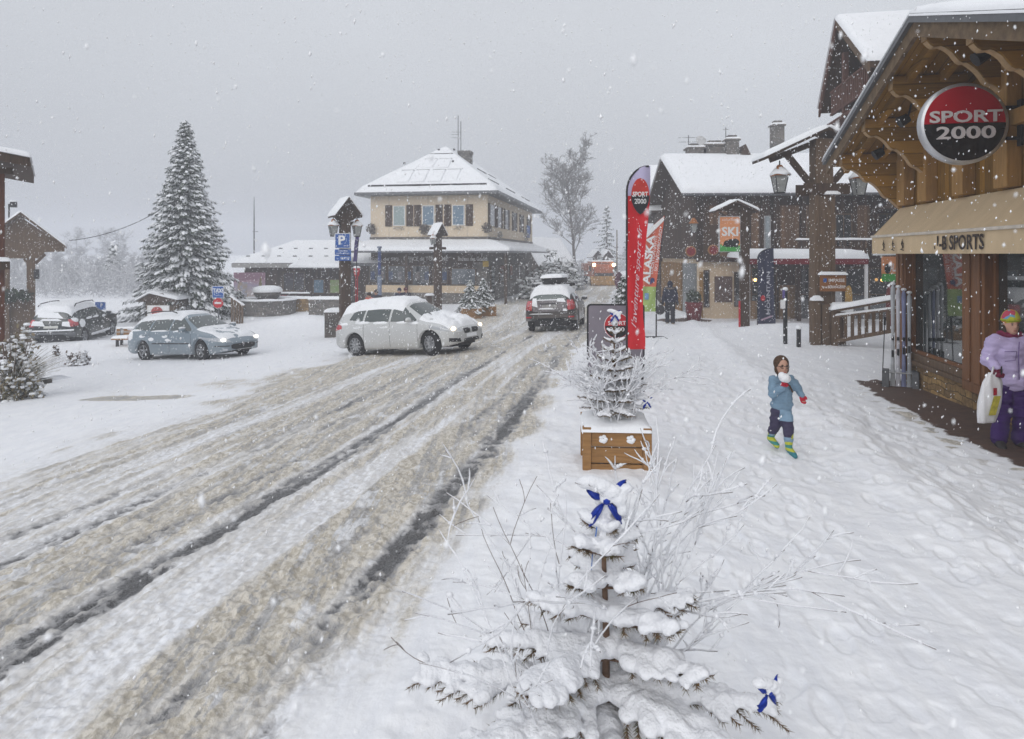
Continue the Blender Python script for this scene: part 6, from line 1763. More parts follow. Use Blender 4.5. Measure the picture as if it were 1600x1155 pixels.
def make_brown_suv():
 g = GY(872, 26.3)
 sp = dict(L=4.32, W=1.86, wr=.35, axles=(1.32, -1.34), paint=paint('brown_paint', (.030, .022, .019), .5, .12), spokes=5, nose=.26, tail=.10, gap=.08, crease=.9,
    top=[(-2.16, 1.0), (-2.13, 1.15), (-1.98, 1.42), (-1.80, 1.58), (-1.3, 1.63), (-.3, 1.64), (.1, 1.60), (.35, 1.50), (.98, 1.12), (1.1, 1.08), (1.8, 1.0), (2.05, .92), (2.16, .75)],
    belt=[(-2.16, .95), (-1.8, 1.06), (-1, 1.04), (0, 1.02), (1.0, 1.0), (1.7, .92), (2.16, .70)],
    wroof=[(-2.16, .72), (-1.8, .62), (-1.2, .64), (-.2, .66), (.4, .64), (1.1, .70), (1.5, .72), (2.16, .62)],
    low=[(-2.16, .50), (-1.9, .40), (-1, .32), (1, .32), (1.9, .38), (2.16, .48)])
 c = Car('brown_suv', 'dirty brown off-road car with a snowy roof box driving away up the street', g, 11, sp)
 GL = mat_glass('car_glass4', (.03, .055, .05), .1)
 for sy in (-1, 1):
  c.cast('side_window', [(.0, 1.08), (.72, 1.06)], [(.0, 1.51), (.18, 1.47)], 'Y', sy, GL)
  c.cast('side_window', [(-.88, 1.09), (-.07, 1.08)], [(-.84, 1.52), (-.07, 1.52)], 'Y', sy, GL)
  c.cast('side_window', [(-1.60, 1.12), (-.95, 1.10)], [(-1.50, 1.48), (-.92, 1.51)], 'Y', sy, GL)
  c.cast('tail_light', [(-2.12, .80), (-1.90, .84)], [(-2.10, 1.12), (-1.90, 1.14)], 'Y', sy, LENS_RED, nu=5)
  c.cast('tail_light', [(sy * .64, .78), (sy * .84, .80)], [(sy * .62, 1.14), (sy * .78, 1.12)], 'X', -1, LENS_RED, nu=5)
  c.cast('reflector', [(sy * .66, .52), (sy * .84, .52)], [(sy * .66, .57), (sy * .84, .57)], 'X', -1, LENS_RED, off=.03, nu=4)
 c.cast('rear_window', [(-.60, 1.16), (.60, 1.16)], [(-.52, 1.48), (.52, 1.48)], 'X', -1, GL, nu=14)
 c.cast('tailgate_grime', [(-.60, .74), (.60, .74)], [(-.62, 1.12), (.62, 1.12)], 'X', -1, mat('salted_paint', (.26, .24, .25), .7, .25, 14), off=.006, nu=12)
 c.cast('number_plate', [(-.26, .88), (.26, .88)], [(-.26, .98), (.26, .98)], 'X', -1, mat('dirty_plate', (.40, .39, .38), .7, .2, 20), off=.02, nu=6)
 c.cast('plate_trim', [(-.33, 1.0), (.33, 1.0)], [(-.33, 1.03), (.33, 1.03)], 'X', -1, PLASTIC, off=.025, nu=6)
 c.cast('bumper', [(-.72, .46), (.72, .46)], [(-.70, .50), (.70, .50)], 'X', -1, METAL_GREY, off=.04, nu=20)
 for (y, z, ry, rz) in ((-.42, 1.12, .16, .07), (.52, 1.05, .10, .16), (-.55, .78, .08, .05), (0, 1.14, .5, .02), (.1, .84, .3, .03), (-.45, .42, .15, .03), (.3, .66, .45, .015)):
  c.cast('rear_snow', [(y - ry, z - rz), (y + ry, z - rz * .6)], [(y - ry * .6, z + rz), (y + ry * .8, z + rz)], 'X', -1, SNOW, off=.018, nu=8, nv=5)
 c.cast('windscreen', [(.36, -.56), (.36, .56)], [(.98, -.66), (.98, .66)], 'Z', 1, GL, nu=12)
 door_lines(c, (.9, -.035, -.98), .42, 1.05)
 c.mirror(.66, 1.04, PLASTIC)
 c.snow(-2.05, .28, -.74, .74, .09, 33, .95)
 c.snow(1.0, 2.1, -.75, .75, .06, 35, .8)
 c.side_snow(-1, [(-1.55, .92, .2, .14), (-.9, 1.06, .3, .04), (.2, 1.04, .4, .04)], 14, .02)
 b = MB()
 for x in (-1.25, -.25): b.box((x - .03, -.72, 1.68), (x + .03, .72, 1.71))
 b.build('roof_bar', METAL_DARK, c.root)
 for x in (-1.25, -.25):
  for y in (-.7, .7): MB().box((x - .05, y - .05, 1.60), (x + .05, y + .05, 1.70)).build('bar_foot', METAL_DARK, c.root)
 parts = [('e', (-.75 + .0, -.05, 1.82), (1.05, .43, .15))]
 b = MB(); pr = []
 for i in range(25):
  t = -1 + 2 * i / 24; x = -.75 + 1.05 * t; k = (1 - abs(t) ** 5) ** .4 if abs(t) < 1 else 0
  pr.append([(x, -.05 + .42 * k * math.copysign(abs(math.cos(a)) ** .5, math.cos(a)), 1.83 + (.14 * k + .01) * math.copysign(abs(math.sin(a)) ** .6, math.sin(a))) for a in [2 * math.pi * j / 20 for j in range(21)]])
 box = b.grid(pr).build('roof_box', PLASTIC, c.root, True)
 q = MB(); slab_snow(q, [(-1.80, -.46, 1.93), (.28, -.46, 1.93), (.28, .36, 1.93), (-1.80, .36, 1.93)], .15); q.build('snow', SNOW, box, True)
 return c
make_white_car(); make_blue_car(); make_dark_suv(); make_brown_suv()
def make_plough():
 Y = 68.0; g = GY(944, Y)
 t = thing('snow_plough', 'orange snow plough lorry with raised lamps lit coming down the far street', 'snow plough', g, R(6))
 OR = mat('plough_orange', (.42, .12, .045), .5, .2, 4)
 b = MB(); b.box((-1.1, .6, .9), (1.1, 2.6, 2.45)); b.prism([(.0 + .2, .9), (.6, .9), (.6, 2.2), (.45, 2.2)], -1.1, 1.1, 'YZ'); b.build('cab', OR, t, bevel=.06)
 MB().box((-.85, .50, 1.62), (.85, .58, 2.25)).build('windscreen', mat_glass('plough_glass', (.12, .15, .16), .3), t)
 MB().box((-1.15, 2.7, .9), (1.15, 5.6, 2.2)).build('hopper', OR, t, bevel=.05)
 MB().box((-.95, .12, .75), (.95, .2, 1.3)).build('grille', METAL_DARK, t)
 b = MB(); rows = []
 for i in range(13):
  x = -1.55 + 3.1 * i / 12; rows.append([(x, -.9 + .25 * (1 - math.cos(a)) - .35 * (abs(x) / 1.55) ** 2 * 0 + .12 * math.sin(x), .12 + .62 * math.sin(a * .5) * 1.45) for a in [math.pi * k / 8 for k in range(9)]])
 b.grid(rows); b.build('blade', mat('plough_yellow', (.42, .22, .05), .6, .25, 3), t, True).modifiers.new('s', 'SOLIDIFY').thickness = .05
 b = MB(); b.beam((-.5, .3, .6), (-.5, -.6, .6), .12, .12); b.beam((.5, .3, .6), (.5, -.6, .6), .12, .12); b.build('blade_arm', METAL_DARK, t)
 for sx in (-1, 1):
  MB().ball((sx * 1.0, .1, 2.12), (.17, .08, .17), 10, 8).build('lamp', mat('plough_lamp', (1, .8, .5), .4, emit=(1, .70, .38), estr=14), t, True)
  MB().tube([(sx * 1.05, .25, 1.2), (sx * 1.0, .2, 2.15)], .04, 6).build('lamp_arm', METAL_DARK, t)
  for y in (1.2, 4.2):
   b = MB(); b.lathe([(0, -.15), (.42, -.15), (.48, -.1), (.48, .1), (.42, .15), (0, .15)], (sx * .98, y, .48), 20, 'X'); b.build('wheel', RUBBER, t, True)
  MB().box((sx * 1.2, .5, 1.5), (sx * 1.42, .6, 2.0)).build('mirror', METAL_DARK, t)
 q = MB(); slab_snow(q, [(-1.1, .6, 2.45), (1.1, .6, 2.45), (1.1, 2.6, 2.45), (-1.1, 2.6, 2.45)], .12); q.build('snow', SNOW, t, True)
 Y = 62.0; g = GY(980, Y)
 sp = dict(L=4.2, W=1.74, wr=.31, axles=(1.3, -1.3), paint=paint('far_grey_paint', (.16, .2, .24), .4, .05), spokes=5,
    top=[(-2.1, .9), (-2.0, 1.1), (-1.7, 1.42), (-.3, 1.47), (.3, 1.38), (1.0, .98), (1.7, .85), (2.1, .6)], belt=[(-2.1, .85), (0, .9), (1.6, .78), (2.1, .55)],
    wroof=[(-2.1, .6), (-1, .58), (.3, .58), (2.1, .6)], low=[(-2.1, .35), (0, .2), (2.1, .3)])
 c = Car('far_parked_car', 'snow covered pale car parked far up the street beside the round flag', g, 15, sp)
 c.cast('windscreen', [(.36, -.54), (.36, .54)], [(.98, -.64), (.98, .64)], 'Z', 1, GLASS_DARK, nu=12)
 c.cast('rear_window', [(-.5, 1.05), (.5, 1.05)], [(-.45, 1.3), (.45, 1.3)], 'X', -1, GLASS_DARK, nu=12)
 c.snow(-2.05, .3, -.74, .74, .12, 43, .98); c.snow(1.0, 2.1, -.75, .75, .08, 45, .95)
make_plough()
# ================================================================== TREES AND SHRUBS
BARK = mat('bark', (0.085, 0.06, 0.045), .9, .3, 14, .5)
TWIG = mat('twig', (0.16, 0.11, 0.085), .85, .25, 30)
NEEDLE = mat('needles', (0.060, 0.082, 0.045), .8, .35, 3, col2=(0.022, 0.036, 0.024))
NEEDLE_B = mat('brown_needles', (0.20, 0.115, 0.048), .8, .3, 30, col2=(0.075, 0.072, 0.028))
FROST_HAZE_FAR = mat('frosted_hazed_twigs', (0.62, 0.63, 0.65), .9, .25, 1.2, col2=(0.36, 0.36, 0.375))  # frost on far twigs, made paler still to paint in distance haze
BOW = mat('blue_foil', (0.015, 0.045, 0.36), .3, .15, 14, metal=.3)
def leafq(b, p, d, w, up):
 a = d.cross(up)
 if a.length < 1e-4: a = Vector((1, 0, 0))
 a = a.normalized() * w
 b.add([p - a, p + d * .5 - a * 1.2, p + d, p + d * .5 + a * 1.2, p + a], [(0, 1, 2, 3, 4)])
def big_spruce(name, label, loc, h, spread, n_br=300, seed=1, cat='tree', group=None, mscale=1.0, snowy=1.0, mats=(None, None)):
 rr = random.Random(seed)
 t = thing(name, label, cat, loc, rr.random() * 6, group)
 MB().tube([(0, 0, -.5), (0, 0, h * .5), (0, 0, h * .97)], [h * .022, h * .012, .01], 8).build('trunk', BARK, t, True)
 g = MB(); s = MB()
 for k in range(n_br):
  u = (k + .5) / n_br; z = h * (.035 + .955 * u ** 1.25)
  f = 1 - z / h
  a = k * 2.39996 + rr.random() * .5
  L = (spread * (f ** .97) * (.48 + .25 * rr.random() + .80 * float(fbm(a * .9 + seed, z / h * 7, 2, seed)))) + .006 * h
  dr = .05 + .40 * f
  m = max(3, int(L / (.17 * mscale)))
  ca, sa = math.cos(a), math.sin(a)
  for j in range(m + 1):
   q = j / m
   if q < .18 and rr.random() < .6: continue
   lift = -dr * L * (q ** 1.3) + .16 * L * max(0, q - .72) * 2 + rr.gauss(0, .03)
   c = Vector((ca * L * q, sa * L * q, z + lift))
   wd = (.10 + .16 * (1 - q)) * L * .75 * (0.6 + q * .4)
   for w_ in range(3 if q < .85 else 2):
    off = (rr.random() * 2 - 1) * wd
    p = c + Vector((-sa * off, ca * off, -abs(off) * .28))
    for i in range(5):
     d = Vector((ca * (.4 + rr.random() * .6) - sa * rr.gauss(0, .7), sa * (.4 + rr.random() * .6) + ca * rr.gauss(0, .7), -.25 - .9 * rr.random())).normalized() * (.13 + .12 * rr.random()) * mscale
     leafq(g, p + Vector((rr.gauss(0, .04), rr.gauss(0, .04), rr.gauss(0, .03))), d, .026 * mscale, Vector((0, 0, 1)))
    if rr.random() < .50 * snowy:
     r_ = (.07 + .075 * rr.random()) * mscale
     M_ = Matrix.Rotation(a, 3, 'Z') @ Matrix.Rotation(.35 + dr * .6, 3, 'Y')
     s.ball(p + Vector((0, 0, .035 * mscale)), (r_ * (1.25 + .8 * rr.random()), r_ * .8, r_ * .40), 6, 4, M_)
 g.build('crown', mats[0] or NEEDLE, t, clean=False); s.build('snow', mats[1] or SNOW, t, True, clean=False)
 return t
def bare_tree_mesh(h, seed, levels=4, r0=.02, kids=(7, 6, 5, 3), spread=.9, upright=.55, minr=.012):
 rr = random.Random(seed); b = MB(); tr = MB()
 def grow(p, d, L, r, lev):
  n = 5 if lev == 0 else 3; pts = [p]; rad = [r]; dd = d.copy()
  for i in range(n):
   nn = .035 if lev == 0 else .09 + .04 * lev
   dd = (dd + Vector((rr.gauss(0, nn), rr.gauss(0, nn), rr.gauss(0, .06) + (.05 if lev else .15)))).normalized()
   p = p + dd * L / n; pts.append(p); rad.append(max(minr, r * (1 - .75 * (i + 1) / n)))
  (tr if lev == 0 else b).tube(pts, rad, 7 if lev == 0 else 3, cap=False)
  if lev >= levels: return
  for k in range(kids[min(lev, len(kids) - 1)]):
   q = (.28 + .70 * (k + rr.random()) / kids[min(lev, len(kids) - 1)]) if lev == 0 else (.15 + .85 * rr.random())
   i = min(n - 1, int(q * n)); base = pts[i].lerp(pts[i + 1], q * n - i)
   ax = Vector((rr.gauss(0, 1), rr.gauss(0, 1), rr.gauss(0, .5) + .25)).normalized()
   nd = (dd * upright + ax * spread).normalized()
   grow(base, nd, L * (.42 if lev == 0 else .55) * (.7 + .5 * rr.random()) * (1.15 - .5 * q), max(minr, r * .38), lev + 1)
 grow(Vector((0, 0, -.3)), Vector((0, 0, 1)), h, r0 * h, 0)
 return tr, b
def make_far_trees():
 Y = 74.0; g = GY(899, Y); h = CAM_H - (262 - HORIZON) / FPX * Y - g.z
 t = thing('bare_tree', 'tall leafless tree with fine frosted twigs standing up the street', 'tree', g, .7)
 tr, b = bare_tree_mesh(h, 12, 4, .016, (19, 7, 6, 4), .85, .75, .02)
 tr.build('trunk', mat('pale_bark', (.16, .145, .135), .9, .2, 3), t, True); b.build('crown', mat('pale_twigs', (.26, .25, .25), .9, .2, 1), t, clean=False)
 protos = []
 r = random.Random(21)
 for k in range(4):
  t = thing('frosted_tree', 'bare frosted tree in the pale wood beyond the square', 'tree', (0, 0, 0), 0, 'frosted trees beyond the square')
  hh = 7.5 + k * 1.3
  tr, b = bare_tree_mesh(hh, 40 + k, 3, .014, (17, 9, 7), 1.0, .40, .03)
  tr.build('trunk', FROST_HAZE_FAR, t, True); b.build('crown', FROST_HAZE_FAR, t, clean=False); protos.append(t)
 spots = []
 for px in range(-90, 262, 8):
  Y = 50 + 45 * r.random()
  spots.append((px + r.gauss(0, 4), Y))
 for px in range(840, 1010, 17): spots.append((px + r.gauss(0, 4), 85 + 35 * r.random()))
 for i, (px, Y) in enumerate(spots):
  p = GY(px, Y)
  if i < 4: t = protos[i]
  else: t = copy_tree(protos[r.randrange(4)])
  t.location = p - Vector((0, 0, .2)); t.rotation_euler = (0, 0, r.random() * 6.3)
  k = (.20 + .16 * r.random()) * (1.0 if px < 600 else .85) * (Y / 65); t.scale = (k, k, k * (1.0 + .15 * r.random()))
  side = 'left of the tall spruce' if px < 500 else 'at the end of the street'
  t['label'] = 'bare frosted tree in the pale wood ' + side
  t['group'] = 'frosted trees ' + side
 rr = random.Random(8); b = MB()
 for k in range(7000):
  px = rr.uniform(-90, 265) if k % 4 else rr.uniform(830, 1010); Y = rr.uniform(50, 92) if px < 600 else rr.uniform(88, 120)
  X = (px - 800) / FPX * Y; z = zg(X, Y) + rr.random() ** 1.5 * 1.9
  d = Vector((rr.gauss(0, 1), rr.gauss(0, .6), rr.random() * 1.6)).normalized() * rr.uniform(.5, 1.3)
  b.beam((X, Y, z), (X + d.x, Y + d.y, z + d.z), .035, .035)
 tag(b.build('thicket', FROST_HAZE_FAR, None, clean=False), 'frosted undergrowth of the pale wood', 'thicket', kind='stuff')
 for px, Y, h, lab in ((948, 105, 11, 'faded conifer at the far end of the street'), (178, 66, 4.6, 'small faded conifer at the edge of the pale wood'), (985, 112, 8.5, 'lower faded conifer hidden behind the red flag')):
  big_spruce('conifer', lab, GY(px, Y), h, h * .26, 60, int(px), mscale=1.8)
 Y = 36.0; g = GY(290, Y); h = CAM_H - (188 - HORIZON) / FPX * Y - g.z
 big_spruce('spruce', 'tall snow laden spruce standing over the square', g, h, 2.95, 500, 5, mscale=.85, snowy=1.45)
 for px, Yb, w, hh, lab in ((288, 31.5, .6, .55, 'round snowy bush under the tall spruce, nearer the hut'), (316, 31.5, .6, .5, 'round snowy bush beside the no entry sign')):
  bush('snowy_bush', lab, GY(px, Yb), (w, w, hh), 260, int(px))
def bush(name, label, loc, r, n=300, seed=0, green=True, snow=1.0, s=.11, sm=None, group=None, fm=None):
 rr = random.Random(seed); t = thing(name, label, 'shrub', loc, 0, group)
 f = MB(); w = MB(); st = MB()
 for k in range(n):
  d = Vector((rr.gauss(0, 1), rr.gauss(0, 1), abs(rr.gauss(0, .9)) + .0)).normalized()
  q = rr.random() ** .45
  lump = .82 + .32 * math.sin(d.x * 4 + seed) * math.cos(d.y * 5 + d.z * 3)
  p = Vector((d.x * r[0], d.y * r[1], d.z * r[2] * 2)) * q * lump
  for i in range(3):
   e = Vector((rr.gauss(0, 1), rr.gauss(0, 1), rr.gauss(0, .8))).normalized() * s * rr.uniform(.7, 1.5)
   leafq(f, p, e, s * .22, Vector((.1, .2, 1)))
  if rr.random() < .55 * snow and d.z > .05:
   w.ball(p + Vector((0, 0, s * .25)), (s * rr.uniform(.5, 1.0), s * rr.uniform(.5, .9), s * .38), 6, 4)
 for k in range(14):
  a = rr.random() * 6.3; st.tube([(0, 0, -.2), (math.cos(a) * r[0] * .4, math.sin(a) * r[1] * .4, r[2] * .9), (math.cos(a) * r[0] * .7, math.sin(a) * r[1] * .7, r[2] * 1.5)], [.02, .012, .006], 4)
 st.build('stem', TWIG, t, clean=False)
 f.build('foliage', fm or (NEEDLE if green else FROST_HAZE_FAR), t, clean=False); w.build('snow', sm or SNOW, t, True, clean=False)
 return t
def twig_shrub(name, label, loc, n, L, seed, wood, frost, lean=(0, 0), rw=.0035, rf=.007, spread=.9, cat='shrub', parent=None, branches=4, az=None, fr_cover=1.0, z0=0.0, rad=.15):
 """Bare stems with rime lying along their upper side."""
 rr = random.Random(seed)
 t = thing(name, label, cat, loc, 0)
 a_ = MB(); b_ = MB(); c_ = MB()
 def stem_(p, d, L, r, lev):
  n_ = max(5, int(L / .05)); pts = [p]; dd = d.copy()
  bend = Vector((rr.gauss(0, .5), rr.gauss(0, .5), rr.gauss(0, .3) - .10)) * .10
  for i in range(n_):
   dd = (dd + bend + Vector((rr.gauss(0, .07), rr.gauss(0, .07), rr.gauss(0, .05)))).normalized()
   p = p + dd * L / n_; pts.append(p)
  rad_ = [max(.0011, r * (1 - .7 * i / n_)) for i in range(n_ + 1)]
  a_.tube(pts, rad_, 5, cap=False)
  if rr.random() < fr_cover:
   fp = []; fr_ = []
   for i in range(n_ + 1):
    k = .55 + .8 * float(vnoise(i * .9 + seed, lev * 3.7 + L * 9, 5))
    fr_.append(max(.0012, rf * k * (1 - .45 * i / n_))); fp.append(pts[i] + Vector((0, 0, rf * .45)))
   fr_[0] = fr_[-1] = .0012
   b_.tube(fp, fr_, 6, cap=False)
   for i in range(1, n_):
    if rr.random() < .14: b_.ball(pts[i] + Vector((0, 0, rf * .6)), (rf * rr.uniform(1.2, 2.1), rf * rr.uniform(1.2, 1.9), rf * rr.uniform(1.0, 1.6)), 7, 5)
  if lev < 2:
   for k in range(branches if lev == 0 else 2):
    i = rr.randrange(n_ // 3, n_); ax = Vector((rr.gauss(0, 1), rr.gauss(0, 1), rr.gauss(0, .7) + .5)).normalized()
    stem_(pts[i], (dd * .75 + ax * .6).normalized(), L * rr.uniform(.2, .42), r * .6, lev + 1)
 for k in range(n):
  a = rr.random() * 6.283 if az is None else az[0] + (az[1] - az[0]) * rr.random()
  el = spread * (.15 + .85 * rr.random())
  d = Vector((math.cos(a) * el + lean[0], math.sin(a) * el + lean[1], 1)).normalized()
  stem_(Vector((math.cos(a) * rad * rr.random(), math.sin(a) * rad * rr.random(), z0)), d, L * rr.uniform(.6, 1.0), rw, 0)
 a_.build('stem', wood, t, True, clean=False)
 if b_.v: b_.build('rime', frost, t, True, clean=False)
 return t
def planter(loc, w=.68, h=.50, rot=0.0, label='', holes=True, d=None, group='wooden planters along the street'):
 d = d or w
 t = thing('planter', label, 'planter', loc, rot, group)
 hw = w / 2; hd = d / 2; p = .085
 for sx in (-1, 1):
  for sy in (-1, 1):
   MB().box((sx * hw, sy * hd, -.08), (sx * (hw - p), sy * (hd - p), h + .015)).build('corner_post', WOOD_PLANTER, t, bevel=.006)
 nb = 3; bh = (h - .03) / nb
 for side in range(4):
  M = Matrix.Rotation(side * math.pi / 2, 4, 'Z'); ww, dd = (hw, hd) if side % 2 == 0 else (hd, hw)
  for k in range(nb):
   b = MB(M); z0 = .015 + k * bh
   b.box((-ww + p, -dd + .022, z0), (ww - p, -dd + .052, z0 + bh - .012))
   o = b.build('board', WOOD_PLANTER, t, bevel=.007)
   if holes and k == nb - 1:
    for sx in (-1, 1):
     c = MB(M); cx = sx * ww * .40
     c.lathe([(.058, .004), (.052, -.004), (.045, .0)], (cx, -dd + .022, z0 + bh * .46), 24, 'Y'); c.build('carved_ring', WOOD_PLANTER, o, True)
     q = MB(M)
     for i in range(5):
      a = i * 1.256; q.ball((cx + .026 * math.cos(a), -dd + .020, z0 + bh * .46 + .026 * math.sin(a)), (.022, .010, .019), 8, 6)
     q.ball((cx, -dd + .019, z0 + bh * .46 - .018), (.040, .012, .022), 10, 6)
     q.build('rosette_snow', SNOW, o, True)
 q = MB(); n = 34; rows = []
 for i in range(n + 1):
  row = []
  for j in range(n + 1):
   u = 2 * i / n - 1; v = 2 * j / n - 1
   e = max(abs(u), abs(v)); x = u * (hw + .012); y = v * (hd + .012)
   z = h - .03 + .08 * max(0, 1 - e ** 7) ** .5 * (.75 + .5 * float(fbm(x * 5 + loc[0], y * 5, 3, 9)))
   row.append((x, y, z))
  rows.append(row)
 q.grid(rows)
 q.build('snow_mound', SNOW, t, True)
 return t
def planter_spruce(label, loc, h, spread, seed, voxel, density=1.0, tilt=0, snow_k=1.0, needles=True, whorls=None, group='small spruces in the wooden planters'):
 rr = random.Random(seed)
 t = thing('small_spruce', label, 'tree', loc, 0, group)
 MB().tube([(0, 0, -.1), (.006, .004, h * .4), (-.004, 0, h * .8), (0, 0, h)], [.017, .013, .008, .004], 8).build('trunk', mat('spruce_stem', (.19, .12, .085), .9, .25, 30, .5), t, True)
 N = MB(); T = MB(); blobs = []
 lev = len(whorls) if whorls else int(8 * density ** .5)
 def needles_on(p0, p1, ln=.027, st=.0036):
  d = (p1 - p0); L = d.length; dn = d.normalized(); n = int(L / st)
  for k in range(n):
   for s_ in range(2):
    p = p0 + d * (k / n); a = rr.random() * 6.28
    side = dn.cross(Vector((0, 0, 1)));
    if side.length < 1e-3: side = Vector((1, 0, 0))
    side.normalize(); up = side.cross(dn)
    o = side * math.cos(a) + up * (math.sin(a) * .8 - .55)
    q = (dn * .8 + o).normalized() * ln * rr.uniform(.7, 1.15)
    w_ = q.cross(Vector((rr.gauss(0, 1), rr.gauss(0, 1), rr.gauss(0, 1)))).normalized() * .0016
    N.add([p - w_, p + w_, p + q], [(0, 1, 2)])
 def sno(p, r, d=None, sq=.72):
  a = math.atan2(d.y, d.x) if d is not None else 0
  pit = math.asin(max(-1, min(1, d.normalized().z))) if d is not None else 0
  blobs.append(('e', tuple(p), (r * 1.75, r * 1.05, r * sq), Matrix.Rotation(a, 3, 'Z') @ Matrix.Rotation(-pit, 3, 'Y')))
 for li in range(lev):
  f = li / (lev - 1); z = h * (.10 + .80 * f)
  nb = 6 if f < .75 else 4; ph = li * 1.1; L0 = spread * ((1 - f) ** .85 * .95 + .10)
  if whorls: f, nb, L0, ph = whorls[li]; z = h * f
  for k in range(nb):
   a = k * 6.283 / nb + ph + rr.gauss(0, .16)
   L = L0 * rr.uniform(.85, 1.08)
   d = Vector((math.cos(a), math.sin(a), (.10 if whorls else .22) + .45 * f)).normalized()
   n = max(4, int(L / .045)); pts = [Vector((0, 0, z))]; dd = d.copy()
   for i in range(n):
    dd = (dd + Vector((rr.gauss(0, .04), rr.gauss(0, .04), -.055 * (1 - f) + .008 * i))).normalized(); pts.append(pts[-1] + dd * L / n)
   T.tube(pts, [max(.0018, .006 * (1 - .75 * i / n)) for i in range(n + 1)], 5, cap=False)
   if needles:
    for i in range(1, n): needles_on(pts[i], pts[i + 1])
   for i in range(1, n + 1):
    q = i / n; r_ = snow_k * (.026 + .020 * float(vnoise(i * .8 + k * 5, li * 3.3, seed))) * (1.05 - .40 * q) * (.75 + .25 * (1 - f)) * (spread / .5) ** .5
    if rr.random() < .93 and q < .97: sno(pts[i] + Vector((rr.gauss(0, .005), rr.gauss(0, .005), r_ * .85)), r_, dd)
    if i > 1 and i < n:
     for s_ in (-1, 1):
      if rr.random() < .9:
       tl = L * (.36 - .20 * q) * rr.uniform(.6, 1.1); sd = Vector((-dd.y, dd.x, 0)).normalized() * s_
       td = (dd * .75 + sd * .85 + Vector((0, 0, -.12))).normalized(); m = max(2, int(tl / .035)); p0 = pts[i]
       for j in range(m):
        p1 = p0 + td * tl / m; td = (td + Vector((0, 0, -.03))).normalized()
        T.tube([p0, p1], .0018, 4, cap=False)
        if needles: needles_on(p0, p1, .026)
        r2 = r_ * rr.uniform(.62, .95) * (1 - .25 * j / m)
        if rr.random() < .74 and j < m - (1 if m > 2 else 0): sno(p1 + Vector((0, 0, r2 * .85)) - td * .016, r2, td)
        p0 = p1
 for k in range(5):
  sno(Vector((rr.gauss(0, .012), rr.gauss(0, .012), h * (.9 + .03 * k))), .022 * snow_k)
 if needles:
  needles_on(Vector((0, 0, h * .80)), Vector((0, 0, h)), .022, .003)
  N.build('needles', NEEDLE_B, t, clean=False)
 T.build('branches', mat('spruce_stem', (.19, .12, .085)), t, True, clean=False)
 me = fuse(blobs, voxel, 3, .5)
 co = np.empty(len(me.vertices) * 3); me.vertices.foreach_get('co', co); co = co.reshape(-1, 3)
 nr = np.empty(len(me.vertices) * 3); me.vertex_normals.foreach_get('vector', nr); nr = nr.reshape(-1, 3)
 dsp = (fbm(co[:, 0] * 22 + co[:, 2] * 13, co[:, 1] * 22 - co[:, 2] * 9, 3, seed) - .5) * .020 + (fbm(co[:, 0] * 70 + co[:, 2] * 41, co[:, 1] * 70 - co[:, 2] * 33, 2, seed + 1) - .5) * .008
 co = co + nr * dsp[:, None]
 me.vertices.foreach_set('co', co.reshape(-1)); me.update()
 from_mesh('snow', me, SNOW_FINE, t, True)
 return t
def bow(name, label, loc, s=1.0, seed=0, yaw=0.0, string=False):
 rr = random.Random(seed)
 t = thing(name, label, 'bow', loc, yaw)
 b = MB()
 for (a, up, L, w) in ((2.5, .35, .085, .055), (.55, .1, .085, .06), (-2.2, -.8, .10, .04), (-.9, -.9, .09, .04)):
  n = 8; rows = []
  for i in range(n + 1):
   q = i / n; rr_ = L * q
   x = math.cos(a) * rr_; z = math.sin(a) * rr_ * .9 + up * .01
   wv = w * (.25 + .85 * math.sin(math.pi * min(1, q * .75)))
   rows.append([(x * s + .0, (-.02 * math.sin(q * 3.1) + .010 * math.sin(k * 2.2 + q * 5)) * s, (z + (k / 5 - .5) * wv) * s) for k in range(6)])
  b.grid(rows)
 o = b.build('ribbon', BOW, t, True); md = o.modifiers.new('s', 'SOLIDIFY'); md.thickness = .0015
 MB().ball((0, -.02 * s, 0), .017 * s, 8, 6).build('knot', BOW, t, True)
 blobs = []
 for (x, y, z, a_, b__, c_) in ((-.055, -.01, .058, .050, .034, .024), (-.02, -.015, .048, .045, .032, .024), (.02, -.02, .030, .038, .026, .026), (.045, -.022, .008, .030, .020, .030), (.07, -.01, .038, .026, .024, .016), (.055, -.022, -.03, .020, .014, .026), (.0, -.02, .01, .026, .014, .026)):
  blobs.append(('e', (x * s, y * s, z * s), (a_ * s, b__ * s, c_ * s)))
 me = fuse(blobs, .005 * s, 2); from_mesh('snow', me, SNOW_FINE, t, True)
 if string: MB().tube([(-.03 * s, -.01, -.08 * s), (-.036 * s, -.01, -.13 * s), (-.045 * s, 0, -.18 * s), (-.05 * s, 0, -.26 * s)], .0018, 5).build('string', mat('blue_string', (.02, .16, .55), .5), t, True)
 return t
